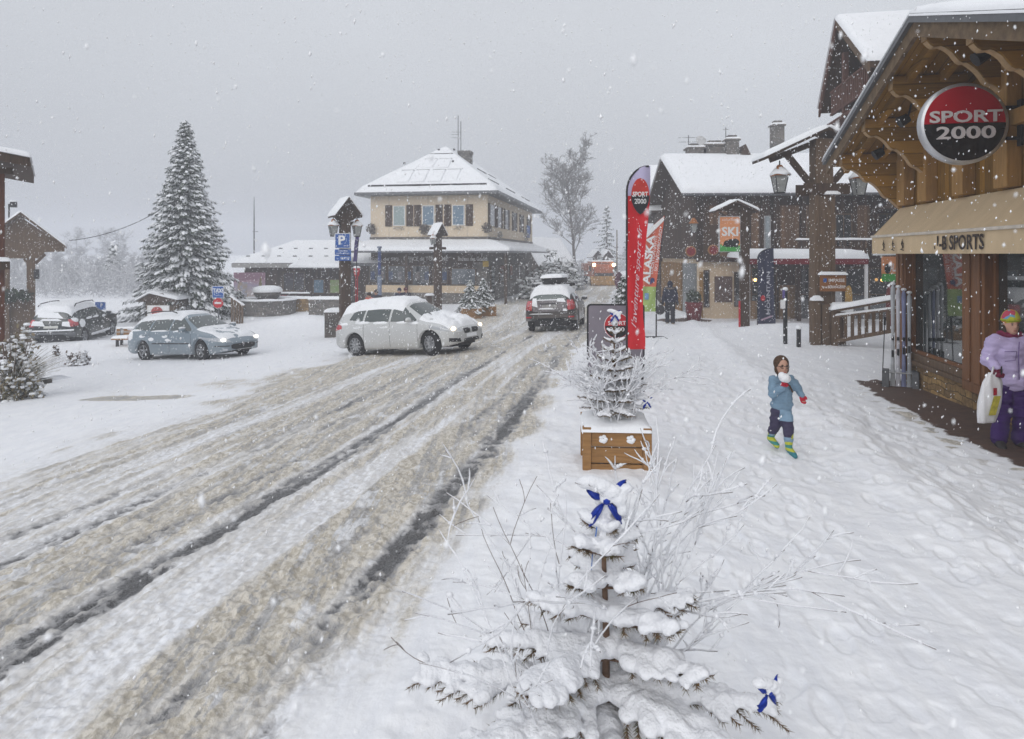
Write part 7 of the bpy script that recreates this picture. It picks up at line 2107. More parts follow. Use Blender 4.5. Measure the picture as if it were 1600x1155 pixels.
def make_planters():
 Y1 = 2.42; c0 = -.05
 p1 = Vector(((945 - 800) / FPX * Y1, Y1, zg(.3, Y1)))
 planter(p1, .72, .40, YAW, 'wooden planter carrying the nearest snow laden spruce', group='wooden planters along the street')
 base = p1 + Vector((0, 0, .42))
 ztop = CAM_H - (790 - HORIZON) / FPX * Y1
 t1 = planter_spruce('nearest small spruce bowed with thick snow, blue bow at its tip', base, ztop - base.z, .55, 77, .0066, 1.0, snow_k=1.25, whorls=[(.04, 5, .40, .9), (.16, 6, .62, .02), (.33, 5, .44, .55), (.50, 4, .34, .1), (.64, 4, .24, .8), (.78, 4, .15, .3), (.88, 3, .09, .9)])
 bow('blue_bow', 'crumpled blue foil bow under snow on the tip of the nearest spruce', Vector((base.x, Y1 - .02, CAM_H - (775 - HORIZON) / FPX * Y1)), 1.0, 3, string=True)
 Yb = Y1 - .22
 bow('blue_bow', 'small blue bow nearly buried in snow on a low branch of the nearest spruce', P(1198, 1078, Yb), .62, 9, .4)
 twig_shrub('bare_shrub', 'thin bare stems with patches of frost rising left of the nearest spruce', base + Vector((-.10, -.10, 0)), 15, .98, 5, TWIG, SNOW_FINE, (-.12, -.02), .0026, .0042, .45, az=(1.6, 4.6), fr_cover=.8, branches=2, rad=.14)
 twig_shrub('bare_shrub', 'white rimed stems arching to the footway side of the nearest spruce', base + Vector((.08, .12, 0)), 20, 1.12, 8, TWIG, SNOW_FINE, (.10, .10), .0026, .0056, .40, az=(-.9, 1.9), fr_cover=1.0, branches=4, rad=.12)
 g2 = G(960, 752); Y2 = g2.y + .34
 p2 = GY(960, Y2)
 planter(p2, .68, .52, YAW * .4, 'honey coloured wooden planter with carved rosettes behind the nearest spruce')
 b2 = p2 + Vector((0, 0, .53)); zt2 = CAM_H - (492 - HORIZON) / FPX * Y2
 planter_spruce('rimed small spruce in the carved planter before the black framed board', b2, zt2 - b2.z, .37, 31, .0095, 1.6, snow_k=.90)
 twig_shrub('bare_shrub', 'tangle of rimed stems round the spruce of the carved planter', b2, 52, .86, 15, TWIG, SNOW_FINE, (0, 0), .0030, .0075, .34, branches=6, rad=.24)
 bow('blue_bow', 'blue and white bow at the tip of the spruce in the carved planter', Vector((b2.x, Y2 - .03, zt2 + .0)), .8, 13)
 bow('blue_bow', 'blue bow hanging low on the footway side of the carved planter', P(1011, 628, Y2 - .1), .75, 14)
 for px, Y, lab in ((975, 23.0, 'small wooden planter with a rimed spruce between the red flag and the road'), (985, 36.0, 'planter with frosted spruce near the small round flag'),):
  p = GY(px, Y); planter(p, .9, .5, YAW, lab + ', the box', holes=False)
  big_spruce('small_spruce', lab, p + Vector((0, 0, .5)), 1.45, .62, 90, int(px), mscale=.55, snowy=1.6, group='small spruces in the wooden planters')
 for px, Y, w, lab in ((735, 33.5, 1.0, 'planter left of the pair before the tourist office'), (755, 34.5, 1.15, 'planter right of the pair before the tourist office')):
  p = GY(px, Y); planter(p, w, .55, 0.2, 'wooden ' + lab, holes=False)
  big_spruce('small_spruce', 'little snow covered spruce in the ' + lab, p + Vector((0, 0, .5)), 1.35, .66, 80, int(px), mscale=.5, snowy=1.8, group='small spruces in the wooden planters')
def make_left_plants():
 g = GY(20, 14.0)
 t = bush('tall_shrub', 'tall round shrub of straw coloured frosted stems at the edge of the square', g, (.60, .58, .84), 1500, 3, False, .75, .085, fm=mat('straw_stems', (.34, .27, .19), .9, .3, 6, col2=(.13, .13, .07)))
 rr = random.Random(5); b = MB(); s = MB()
 for k in range(320):
  a = rr.random() * 6.3; e = rr.random(); L = rr.uniform(.5, 1.35)
  pts = [Vector((0, 0, 0))]; d = Vector((math.cos(a) * e * .42, math.sin(a) * e * .42, 1)).normalized()
  for i in range(6): d = (d + Vector((math.cos(a) * .10, math.sin(a) * .10, -.13 + rr.gauss(0, .05)))).normalized(); pts.append(pts[-1] + d * L / 6)
  b.tube(pts, [.008 - .001 * i for i in range(7)], 4, cap=False)
  if k % 2: s.tube([p + Vector((0, 0, .006)) for p in pts[2:]], .006, 4, cap=False)
 b.build('stems', mat('straw_stems', (.3, .25, .18)), t, clean=False); s.build('rime', SNOW_FINE, t, clean=False)
 g = G(120, 572); bush('low_shrub', 'low brownish shrub dusted with snow before the dark parked car', g, (.42, .4, .26), 260, 9, False, .9, .09, fm=mat('brown_stems', (.20, .15, .12), .9, .3, 6))
 g = G(88, 558); bush('low_shrub', 'thin upright shrub capped with snow behind the tall shrub', g, (.12, .12, .24), 110, 10, True, .6, .07, fm=mat('brown_stems', (.20, .15, .12)))
 g = G(82, 575); twig_shrub('grass_tuft', 'wisps of dry stalks poking through the snow', g, 22, .35, 4, TWIG, SNOW_FINE, (0, 0), .004, .006, .8, cat='plant', rad=.5)
 for px, Y, r_, gr, lab, n in ((840, 47, (1.5, 1.2, .95), True, 'dark hedge with snow on it beyond the tourist office', 420), (866, 55, (2.2, 1.6, 1.7), True, 'big green snowy hedge right of the cottage', 600), (893, 60, (1.7, 1.6, 1.55), False, 'pale frosted round shrub beside the far road', 700)):
  bush('hedge' if gr else 'round_shrub', lab, GY(px, Y), r_, n, int(px), gr, 1.2 if gr else .25, .24)
 Y = 72; g = GY(846, Y); w = thing('cottage', 'cottage with steep snowy roof up the street', 'house', g, R(-52)); w.scale = (.72, .72, .95)
 MB().box((-3, -3, -.5), (3, 3, 2.6)).build('wall', WOOD_DARK, w); MB().prism([(-3, 2.6), (3, 2.6), (0, 5.1)], -2.9, 2.9, 'XZ').build('gable_wall', WOOD_DARK, w)
 for s_ in (-1, 1):
  o = MB().prism([(0, 5.15), (s_ * 3.6, 2.15), (s_ * 3.6, 2.3), (0, 5.3)], -3.6, 3.6, 'XZ').build('roof', WOOD_DARKP, w)
  q = MB(); slab_snow(q, [(s_ * 3.65, -3.65, 2.28), (0, -3.65, 5.3), (0, 3.65, 5.3), (s_ * 3.65, 3.65, 2.28)], .25); q.build('roof_snow', SNOW, o, True)
 for px, lab in ((930, 'hooded post far up the street, the one nearer the hedge'), (946, 'hooded post far up the street above the plough')):
  Y = 80; g = GY(px, Y); w = thing('hooded_post', lab, 'lamp post', g, .4); H_ = CAM_H - (398 - HORIZON) / FPX * Y - g.z
  MB().box((-.2, -.2, -.3), (.2, .2, H_)).build('post', WOOD_DARKP, w); gable_roof(w, .75, .8, H_ + .5, 1.3, snow=.25)
 Y = 85; g = GY(964, Y); w = thing('utility_pole', 'thin pole far up the street left of the red flag', 'pole', g, 0)
 MB().tube([(0, 0, -.3), (0, 0, 6.3)], [.10, .07], 7).build('pole', WOOD_GREY, w)
 a = P(108, 376, 34); c = P(260, 322, 37); pts = []
 for i in range(15):
  q = i / 14; p = a.lerp(c, q); p.z -= .35 * 4 * q * (1 - q); pts.append(p)
 tag(MB().tube(pts, .018, 5).build('overhead_cable', BLACK, None, True), 'sagging cable running from the kiosk roof to the tall spruce', 'cable')
bows_done = make_planters()
make_left_plants()
make_far_trees()
# ================================================================== LEFT SHELTERS
def make_left_shelters():
 Y = 14.5; g = GY(3, Y); H = lambda py: CAM_H - (py - HORIZON) / FPX * Y - g.z
 t = thing('timber_shelter', 'red brown timber shelter at the edge of the view with snowy eaves', 'shelter', g, R(34)); t.scale = (.8, 1, 1)
 RW = mat('red_brown_timber', (.12, .045, .025), .8, .2, 6, .3, stretch=(5, 5, .5))
 for x, y in ((-.02, 0), (-3.0, 0), (-3.0, 3.0)): MB().box((x - .08, y - .08, -.4), (x + .08, y + .08, H(262))).build('post', RW, t, bevel=.01)
 b = MB(); b.prism([(.62, H(262)), (.62, H(248)), (-1.6, H(226)), (-1.6, H(240))], -.55, 3.6, 'XZ'); b.prism([(-3.8, H(262)), (-3.8, H(248)), (-1.6, H(226)), (-1.6, H(240))], -.55, 3.6, 'XZ')
 o = b.build('roof', WOOD_DARKP, t)
 q = MB(); slab_snow(q, [(.66, -.6, H(248)), (-1.6, -.6, H(226)), (-1.6, 3.6, H(226)), (.66, 3.6, H(248))], .13); slab_snow(q, [(-3.84, -.6, H(248)), (-1.6, -.6, H(226)), (-1.6, 3.6, H(226)), (-3.84, 3.6, H(248))], .13); q.build('roof_snow', SNOW, o, True)
 b = MB(); b.box((-.5, -.12, H(272)), (.25, .12, H(262))); b.box((-.4, -.22, H(421)), (.18, -.081, H(408))); o = b.build('brace', WOOD_DARKP, t)
 q = MB(); slab_snow(q, [(-.42, -.26, H(408)), (.20, -.26, H(408)), (.20, -.05, H(408)), (-.42, -.05, H(408))], .08); q.build('snow', SNOW, t, True)
 Y = 28.0; g = GY(33, Y); H = lambda py: CAM_H - (py - HORIZON) / FPX * Y - g.z; X = lambda px: (px - 33) / FPX * Y
 t = thing('timber_kiosk', 'grey brown timber kiosk with broad snowy gable beside the dark parked car', 'kiosk', g, R(33)); t.scale = (.79, 1, 1)
 zt = H(336)
 b = MB(); b.prism([(0, zt - .1), (X(105), H(384)), (X(105), H(393)), (X(72), H(394)), (X(60), H(404)), (X(-12), H(404)), (X(-40), H(393)), (X(-40), H(384))], -.2, .0, 'XZ'); b.build('gable_board', WOOD_GREY, t)
 for x in (X(49), X(8)): MB().box((x - .18, -.15, -.4), (x + .18, .2, H(404))).build('post', WOOD_GREY, t, bevel=.01)
 MB().box((X(-12), 0, -.4), (X(52), .1, H(457))).build('counter', WOOD_GREY, t)
 b = MB(); b.beam((X(53), 0, H(415)), (X(72), 0, H(397)), .14, .14); b.beam((X(12), -.05, H(421)), (X(2), -.05, H(404)), .1, .1); b.beam((X(38), -.05, H(404)), (X(47), -.05, H(421)), .1, .1); b.build('brace', WOOD_GREY, t)
 for s_, xe in ((1, X(108)), (-1, X(-42))):
  o = MB().prism([(0, zt), (xe, H(388)), (xe, H(385)), (0, zt + .1)], -.5, 3.5, 'XZ').build('roof', WOOD_GREY, t)
  q = MB(); slab_snow(q, [(xe, -.55, H(385)), (0, -.55, zt + .1), (0, 3.5, zt + .1), (xe, 3.5, H(385))], .10); q.build('roof_snow', SNOW, o, True)
 MB().box((X(54), -.3, H(436)), (X(63), -.1, H(421))).build('letter_box', METAL_DARK, t)
 tuft('garland', t, ((X(20)), -.25, H(462)), (.9, .25, .3), 260, NEEDLE, 4, .12)
 b = MB(); b.tube([(X(12), .6, zt - .5), (X(12), .6, H(318))], .04, 6); b.box((X(14), .4, H(323)), (X(25), .8, H(315))); o = b.build('floodlight', METAL_DARK, t)
 q = MB(); q.ball((X(19), .6, H(314.5)), (.20, .22, .06), 10, 6); q.build('snow', SNOW, t, True)
 a = G(0, 613); c = G(78, 600)
 k = thing('low_kerb', 'dark edge of a low kerb showing through the snow by the tall shrub', 'kerb', a, 0); d = c - a
 b = MB(); b.beam((-1.2 * d.x, -1.2 * d.y, .05), (d.x, d.y, .05), .16, .16); b.build('stone', mat('kerb_stone', (.10, .09, .08), .9, .3, 9, .5), k)
 q = MB(); q.grid([[(( -1.2 + 2.2 * i / 30) * d.x + dy * .3, (-1.2 + 2.2 * i / 30) * d.y + dy, .02 + (.13 + .04 * float(vnoise(i * .8, 2))) * (1 if abs(dy - .12) < .25 else .1)) for dy in (-.06, 0.0, .12, .3, .6)] for i in range(31)]); q.build('snow', SNOW, k, True)
make_left_shelters()
# ================================================================== FLAGS, BOARDS, RACKS AND RAILS
def feather(name, label, loc, w, h, yaw, z0, cols, tilt=0.0, n=60, neck=1.0):
 """A feather flag: pole on one side, cloth rounded at the head, slightly rippled."""
 t = thing(name, label, 'flag', loc, yaw)
 t.rotation_euler = (0, tilt, yaw)
 VT = .86
 pts = [(-w / 2, 0, -.15), (-w / 2, 0, z0 + h * VT)]
 for i in range(1, 9):
  a = i / 8 * math.pi / 2; pts.append((-w / 2 + w * .92 * (1 - math.cos(a)), 0, z0 + h * VT + h * (1 - VT) * math.sin(a) * (.98)))
 MB().tube(pts, .018, 8).build('pole', METAL_DARK, t, True)
 b = MB(); b.box((-w / 2 - .35, -.05, 0), (-w / 2 + .35, .05, .04)); b.box((-w / 2 - .05, -.35, .0), (-w / 2 + .05, .35, .035)); b.build('foot', METAL_DARK, t)
 def yf(x, z): return .035 * math.sin(x / w * 7 + z * .9) * (.3 + .7 * (x / w + .5)) + .012 * math.sin(z * 3.1 + x * 9)
 for (f0, f1, m_, nm) in cols:
  rows = []
  for i in range(n + 1):
   v = f0 + (f1 - f0) * i / n; z = z0 + h * v
   xl = -w / 2 + .01
   if v > VT:
    q = (v - VT) / (1 - VT); xl = -w / 2 + w * .92 * (1 - math.sqrt(max(0, 1 - q * q))) + .012
   xr = w / 2 - .0 if not (v > .97) else w / 2 - (v - .97) * 2
   xr = -w / 2 + w * (neck + (1 - neck) * float(sst(.35, .95, v))) + w * .10 * float(sst(.2, .05, v))
   rows.append([(xl + (xr - xl) * k / 12, yf(xl + (xr - xl) * k / 12, z), z) for k in range(13)])
  o = MB().grid(rows).build(nm, m_, t, True)
 return t
def make_street():
 Y = 11.7; g = GY(998, Y); s = Y / FPX
 H = lambda py: CAM_H - (py - HORIZON) * s - g.z
 rc = mat('flag_red', (.58, .012, .020), .6, .06, 2); lc = mat('flag_lilac', (.50, .46, .66), .6, .05, 2)
 w = 37 * s; z0 = H(546); h = H(259) - z0; k = (H(306) - z0) / h
 f = feather('red_flag', 'tall red and lilac feather flag of the sports shop on the footway', g, w, h, R(-2), z0, [(0, k, rc, 'red_cloth'), (k, 1, lc, 'lilac_cloth')], neck=.68)
 zc = H(309)
 for nm, m_, f0, f1 in (('black_drop', mat('flag_black', (.02, .02, .025), .6), -1, .05), ('red_drop', mat('flag_deep_red', (.52, .035, .025), .6), .05, 1)):
  rows = []; rx, rz = .155, .31
  for i in range(17):
   v = f0 + (f1 - f0) * i / 16; hw = rx * (math.sqrt(max(0, 1 - v * v)) if v > 0 else (1 - abs(v) ** 1.9) ** .75); rows.append([(.02 + hw * kk / 4, -.050, zc + .02 + rz * v) for kk in range(-4, 5)])
  MB().grid(rows).build(nm, m_, f)
 text_on('lettering', 'SPORT', .26, .085, WHITE, f, (.02, -.056, zc + .055), (1, 0, 0), (0, 0, 1), bold=.02, extrude=.001)
 text_on('lettering', '2000', .20, .085, WHITE, f, (.02, -.056, zc - .065), (1, 0, 0), (0, 0, 1), bold=.01, extrude=.001)
 text_on('script_writing', "l'aventure sport .fr", H(352) - H(512), .115, mat('flag_script', (.70, .55, .60), .6), f, (-.03, -.056, (H(352) + H(512)) / 2), (0.06, 0, 1), (-1, 0, .06), shear=.5, extrude=.001)
 Y = 21.5; g = GY(1020, Y); s = Y / FPX; H = lambda py: CAM_H - (py - HORIZON) * s - g.z; X = lambda px: (px - 1020) * s
 t = thing('orange_flag', 'leaning orange and green ALASKA ski hire flag behind the red flag', 'flag', g, 0)
 oc = mat('flag_orange', (.60, .13, .07), .6, .06, 2); gc = mat('flag_green', (.33, .45, .14), .6, .06, 2)
 def sheet(nm, m_, tl, tr, br, bl, n=14, off=0.0, rip=.03):
  rows = []
  for i in range(n + 1):
   v = i / n; a = [tl[j] + (bl[j] - tl[j]) * v for j in (0, 1)]; c = [tr[j] + (br[j] - tr[j]) * v for j in (0, 1)]
   row = []
   for k_ in range(9):
    u = k_ / 8; x = a[0] + (c[0] - a[0]) * u; z = a[1] + (c[1] - a[1]) * u; row.append((X(x), off + rip * math.sin(x * .35 + z * .11), H(z)))
   rows.append(row)
  return MB().grid(rows).build(nm, m_, t, True)
 sheet('orange_cloth', oc, (1005, 366), (1038, 337), (1025, 448), (1003, 448))
 sheet('green_cloth', gc, (1003, 448), (1025, 448), (1024, 487), (1001, 487))
 sheet('white_streak', WHITE, (1008, 363), (1036, 339), (1037, 345), (1010, 372), 4, -.05, .0)
 MB().tube([(X(1025.5), .02, -.1), (X(1026), .02, H(448)), (X(1039), .02, H(336))], .022, 7).build('pole', METAL_DARK, t, True)
 MB().box((X(1010), -.3, 0), (X(1040), .3, .05)).build('foot', METAL_DARK, t)
 text_on('lettering', 'ALASKA', (443 - 366) * s, 12 * s, WHITE, t, (X(1012.5), -.045, H(406)), (.10, 0, 1), (-1, 0, .10), bold=.03, extrude=.001)
 text_on('lettering', 'LOCATION VENTE', (430 - 370) * s, 4.5 * s, WHITE, t, (X(1021), -.045, H(398)), (.12, 0, 1), (-1, 0, .12), extrude=.001)
 text_on('lettering', 'SKI SNOWBOARD', (424 - 358) * s, 4.5 * s, WHITE, t, (X(1028), -.045, H(391)), (.12, 0, 1), (-1, 0, .12), extrude=.001)
 b = MB(); b.ball((X(1019), -.045, H(438)), (3.5 * s, .01, 4 * s), 10, 6); b.box((X(1015.5), -.05, H(444)), (X(1017.5), -.04, H(438))); b.build('bear_emblem', mat('dark_blue_ink', (.04, .05, .16), .6), t)
 MB().box((X(1007), -.05, H(468)), (X(1013), -.04, H(458))).build('blue_patch', mat('flag_blue', (.22, .38, .62), .6, .2, 8), t)
 Y = 12.9; g = GY(962, Y); s = Y / FPX; H = lambda py: CAM_H - (py - HORIZON) * s - g.z; X = lambda px: (px - 962) * s
 t = thing('pavement_board', 'grey pavement board in a black frame with a red shop disc', 'sign board', g, 0)
 w = 45 * s; zt = H(475); r_ = .07
 def rrect(w, z0, z1, r):
  p = []
  for cx, cz, a0 in ((w - r, z1 - r, 0), (-w + r, z1 - r, 90), (-w + r, z0 + r, 180), (w - r, z0 + r, 270)):
   for i in range(7): a = R(a0 + 15 * i); p.append((cx + r * math.cos(a), cz + r * math.sin(a)))
  return p
 MB().prism(rrect(w, .12, zt, r_), -.02, .02, 'XZ').build('frame', BLACK, t)
 MB().prism(rrect(w - .03, .15, zt - .03, r_ * .7), -.026, -.015, 'XZ').build('panel', mat('board_grey', (.22, .20, .235), .5, .08, 3), t)
 MB().lathe([(0, -.034), (.245, -.034), (.245, -.027)], (.02, 0, H(509)), 40, 'Y').build('white_ring', WHITE, t)
 MB().lathe([(0, -.040), (.235, -.040), (.235, -.030)], (.02, 0, H(509)), 40, 'Y').build('red_disc', SIGN_RED, t)
 b = MB(); n_ = 20; b.prism([(.02 + .225 * math.cos(math.pi + math.pi * i / n_), H(509) + .225 * math.sin(math.pi + math.pi * i / n_)) for i in range(n_ + 1)], -.044, -.0405, 'XZ'); b.build('black_half', BLACK, t)
 text_on('lettering', 'SPORT', .34, .075, WHITE, t, (.02, -.043, H(509) + .055), (1, 0, 0), (0, 0, 1), bold=.02, extrude=.001)
 text_on('lettering', '2000', .28, .08, WHITE, t, (.02, -.047, H(509) - .065), (1, 0, 0), (0, 0, 1), bold=.02, extrude=.001)
 for x in (-w + .04, w - .04):
  MB().beam((x, .0, .14), (x, .0, -.08), .04, .04).build('foot', BLACK, t)
 MB().box((-w, -.25, -.02), (w, .25, .04)).build('base', METAL_DARK, t)
 Y = 25.0; g = GY(1196, Y); s = Y / FPX; H = lambda py: CAM_H - (py - HORIZON) * s - g.z
 nb = mat('navy_cloth', (.035, .04, .085), .6, .2, 2)
 z0 = H(506); f = feather('navy_flag', 'navy feather flag with white lettering before the red canopy', g, 26 * s, H(388) - z0, R(6), z0, [(0, 1, nb, 'cloth')])
 text_on('lettering', 'MOUNTAIN', (492 - 425) * s, 6 * s, mat('faded_white', (.45, .46, .52), .6), f, (.08, -.06, H(458)), (0, 0, 1), (-1, 0, 0), bold=.02, extrude=.001)
 MB().ball((-.12, -.055, H(466)), (.09, .012, .11), 12, 8).build('red_emblem', SIGN_RED, f, True)
 b = MB(); b.beam((-.2, -.055, H(500)), (.22, -.055, H(494)), .012, .06); b.build('pale_stripe', mat('pinkish', (.45, .32, .42), .6), f)
 Y = 38.0; g = GY(967, Y); s = Y / FPX; H = lambda py: CAM_H - (py - HORIZON) * s - g.z
 t = thing('drop_flag', 'small purple drop shaped flag far along the footway', 'flag', g, 0)
 b = MB(); b.prism([(7 * s * math.cos(a) * (1 if math.sin(a) > 0 else .7), H(442) + 17 * s * math.sin(a)) for a in [2 * math.pi * i / 24 for i in range(24)]], -.015, .015, 'XZ'); b.build('cloth', mat('plum_cloth', (.16, .06, .10), .6, .25, 4), t)
 MB().tube([(0, .02, -.1), (0, .02, H(430))], .02, 6).build('pole', METAL_DARK, t)
 Y = 27.6; g = GY(557, Y); s = Y / FPX; H = lambda py: CAM_H - (py - HORIZON) * s - g.z; X = lambda px: (px - 557) * s
 t = thing('purple_flag', 'narrow purple flag hanging beside the blue parking signs', 'flag', g, 0)
 b = MB(); b.grid([[(X(554 + 6 * k / 4 + (2.0 - 4.5 * i / 16)), .03 * math.sin(k + i * .6), H(357 + 52 * i / 16 + (3 - 3 * k / 4) * (1 - i / 16))) for k in range(5)] for i in range(17)])
 b.build('cloth', mat('purple_cloth', (.14, .11, .32), .6, .15, 5), t, True)
 MB().tube([(X(557), .03, -.1), (X(557), .03, H(409)), (X(561.5), .03, H(357))], .018, 6).build('pole', METAL_DARK, t, True)
 Y = 22.0; g = GY(1392, Y); s = Y / FPX; H = lambda py: CAM_H - (py - HORIZON) * s - g.z; X = lambda px: (px - 1392) * s
 t = thing('hanging_panel', 'orange and green ski hire panel on a snowy bracket by the shop corner', 'sign', g, 0)
 MB().box((X(1378), -.03, H(433)), (X(1416), .03, H(401))).build('orange_field', mat('panel_orange', (.72, .3, .13)), t)
 MB().box((X(1378), -.035, H(440)), (X(1416), .035, H(428))).build('green_field', mat('panel_green', (.06, .36, .07)), t)
 text_on('lettering', 'ALASKA', 24 * s, 13 * s, WHITE, t, (X(1402), -.037, H(418)), (1, 0, 0), (0, 0, 1), bold=.02, extrude=.001)
 MB().ball((X(1386), -.035, H(420)), (5 * s, .01, 8 * s), 10, 8).build('bear_emblem', BLACK, t, True)
 b = MB(); b.tube([(X(1366), 0, H(399)), (X(1420), 0, H(398))], .02, 6); b.box((X(1417), -.05, -.2), (X(1421), .05, H(396))); b.build('bracket', METAL_DARK, t)
 q = MB(); slab_snow(q, [(X(1365), -.07, H(399)), (X(1418), -.07, H(398)), (X(1418), .07, H(398)), (X(1365), .07, H(399))], .10); q.build('snow', SNOW, t, True)
 def gp(px, py, Y): return P(px, py, Y)
 a0 = gp(1302, 486, 18.9); a1 = gp(1404, 467, 18.0); b0 = gp(1304, 538, 18.9); b1 = gp(1404, 517, 18.0)
 o_ = Vector((a0.x, a0.y, b0.z)); t = thing('ramp_railing', 'rising timber railing with snow on its handrail beside the tall gabled post', 'railing', o_, 0)
 A0, A1, B0, B1 = a0 - o_, a1 - o_, b0 - o_, b1 - o_
 MB().beam(A0, A1, .16, .08).build('handrail', WOOD_GREY, t); MB().beam(A0 + Vector((0, 0, -.16)), A1 + Vector((0, 0, -.26)), .07, .07).build('rail', WOOD_GREY, t)
 MB().beam(B0 + Vector((0, 0, .08)), B1 + Vector((0, 0, .03)), .10, .10).build('rail', WOOD_GREY, t)
 for k in range(9):
  q = (k + .6) / 9; p = B0.lerp(B1, q); p2 = A0.lerp(A1, q)
  MB().box((p.x - .035, p.y - .03, p.z + .06), (p.x + .035, p.y + .03, p2.z - .2)).build('baluster', WOOD_GREY, t)
 MB().box((B1.x - .06, B1.y - .06, B1.z - .6), (B1.x + .06, B1.y + .06, A1.z)).build('post', WOOD_GREY, t)
 MB().box((B0.x - .08, B0.y - .06, B0.z - .3), (B0.x + .06, B0.y + .06, A0.z)).build('post', WOOD_GREY, t)
 q = MB(); slab_snow(q, [A0 + Vector((-.1, -.11, .035)), A1 + Vector((0, -.11, .035)), A1 + Vector((0, .11, .035)), A0 + Vector((-.1, .11, .035))], .12)
 slab_snow(q, [A0 + Vector((0, -.05, -.13)), A1 + Vector((0, -.05, -.23)), A1 + Vector((0, .05, -.23)), A0 + Vector((0, .05, -.13))], .05); q.build('snow', SNOW, t, True)
 for px, py, top, lab in ((1227, 540, 452, 'dark marker pole with a small white plate left of the tall gabled post'), (1248, 545, 512, 'short dark marker pole next to the tall gabled post')):
  g = G(px, py); s = g.y / FPX; h = (py - top) * s
  t = thing('marker_pole', lab, 'pole', g, 0)
  MB().box((-.045, -.045, -.2), (.045, .045, h)).build('pole', METAL_DARK, t)
  q = MB(); q.ball((0, 0, h), (.08, .08, .06), 10, 6); q.build('snow', SNOW, t, True)
  if top < 500:
   MB().box((-.16, -.055, h - .55), (-.02, -.047, h - .30)).build('plate', WHITE, t)
   MB().box((-.10, -.058, h - .25), (-.03, -.05, h - .02)).build('violet_strip', mat('purple_cloth', (.14, .11, .32)), t)
 for px, w_, lab in ((1084, .30, 'dark red tub beside the door of the timber house'),):
  g = GY(px, 28.6); t = thing('red_tub', lab, 'tub', g, 0); b = MB(); b.lathe([(0, 0), (.26, 0), (.36, .75), (.36, .85), (.30, .85), (.28, .7), (0, .7)], n=20); b.build('tub', mat('tub_red', (.17, .015, .02), .6, .15), t, True)
  tuft('plant', t, (0, 0, 1.05), (.3, .3, .35), 120, NEEDLE, 2, .1)
 g = G(1408, 612); Yr = g.y + .25; g = GY(1408, Yr); s = Yr / FPX
 t = thing('ski_rack', 'low grey ski rack standing at the corner of the ski shop', 'rack', g, R(-30))
 RK = mat('rack_grey', (.10, .105, .115), .55, .12, 10)
 for x in (-.24, .22):
  b = MB(); b.prism([(-.22, 0), (.22, 0), (.15, .30), (.08, .34), (-.10, .34), (-.16, .28)], x - .055, x + .055, 'YZ'); b.build('side_block', RK, t, bevel=.015)
  b = MB(); b.lathe([(0, -.001), (.035, -.001)], (x, 0, .12), 14, 'X')
 b = MB()
 for y, z in ((-.10, .30), (.10, .30), (0, .16)): b.tube([(-.24, y, z), (.22, y, z)], .014, 6)
 b.build('crossbar', SILVER, t)
 ski_c = [(.50, .52, .55), (.62, .62, .68), (.22, .24, .40), (.42, .44, .47)]
 for k in range(4):
  x = -.13 + .085 * k; M = Matrix.Translation(g) @ Matrix.Rotation(R(-30), 4, 'Z')
  sk = thing('ski_pair', ['white skis standing in the rack, outermost by the footway', 'pale skis standing second in the rack', 'blue tipped skis standing third in the rack', 'silver skis standing in the rack, nearest the shop wall'][k], 'skis', M @ Vector((x, 0, .03)), R(-30))
  hgt = 1.84 - .05 * k
  for j in (-1, 1):
   b = MB(); pts = []
   n_ = 24; prof = []
   for i in range(n_ + 1):
    v = i / n_; wv = .040 * (.62 + .38 * abs(2 * v - 1) ** 1.6);
    if v > .93: wv *= max(.05, 1 - ((v - .93) / .07) ** 2)
    yv = .03 * j + (.05 * max(0, v - .9) ** 1.3 * 8 * j) + .012 * j * math.sin(math.pi * v)
    prof.append((v * hgt, wv, yv))
   rows = [[(-w2, y2, z2), (w2, y2, z2), (w2, y2 + .012 * j, z2), (-w2, y2 + .012 * j, z2), (-w2, y2, z2)] for z2, w2, y2 in prof]
   b.grid(rows); b.build('ski', mat('ski_%d' % k, ski_c[k], .35, .15, 4), sk, True)
  b = MB(); b.box((-.018, -.085, .54 + .03 * k), (.018, -.035, .66 + .03 * k)); b.box((-.02, -.10, .84), (.02, -.035, .90)); b.box((-.018, .035, .5), (.018, .08, .62)); b.build('binding', BLACK, sk, bevel=.006)
  q = MB(); q.ball((0, 0, hgt + .0), (.045, .05, .03), 8, 6); q.build('snow', SNOW, sk, True)
 b = MB(); M = Matrix.Translation(g)
 t2 = thing('ski_pole', 'dark ski pole leaning on the grey rack', 'ski pole', g + Vector((-.33, .02, .02)), 0)
 MB().tube([(0, 0, 0), (.05, 0, 1.15)], .009, 6).build('shaft', METAL_DARK, t2); MB().tube([(.05, 0, 1.12), (.055, 0, 1.26)], .018, 8).build('grip', BLACK, t2); MB().lathe([(.0, .09), (.05, .085), (.05, .095), (0, .1)], (.004, 0, 0), 12).build('basket', BLACK, t2)
 for px, lab in ((1322, 'white menu easel under the red canopy'),):
  g = GY(px, 25.5); t = thing('menu_easel', lab, 'easel', g, R(10)); MB().box((-.3, 0, .1), (.3, .03, 1.0)).build('board', WHITE, t); MB().beam((-.25, .05, 0), (-.25, .05, .9), .04, .04).build('leg', WOOD_GREY, t); MB().beam((.25, .05, 0), (.25, .05, .9), .04, .04).build('leg', WOOD_GREY, t)
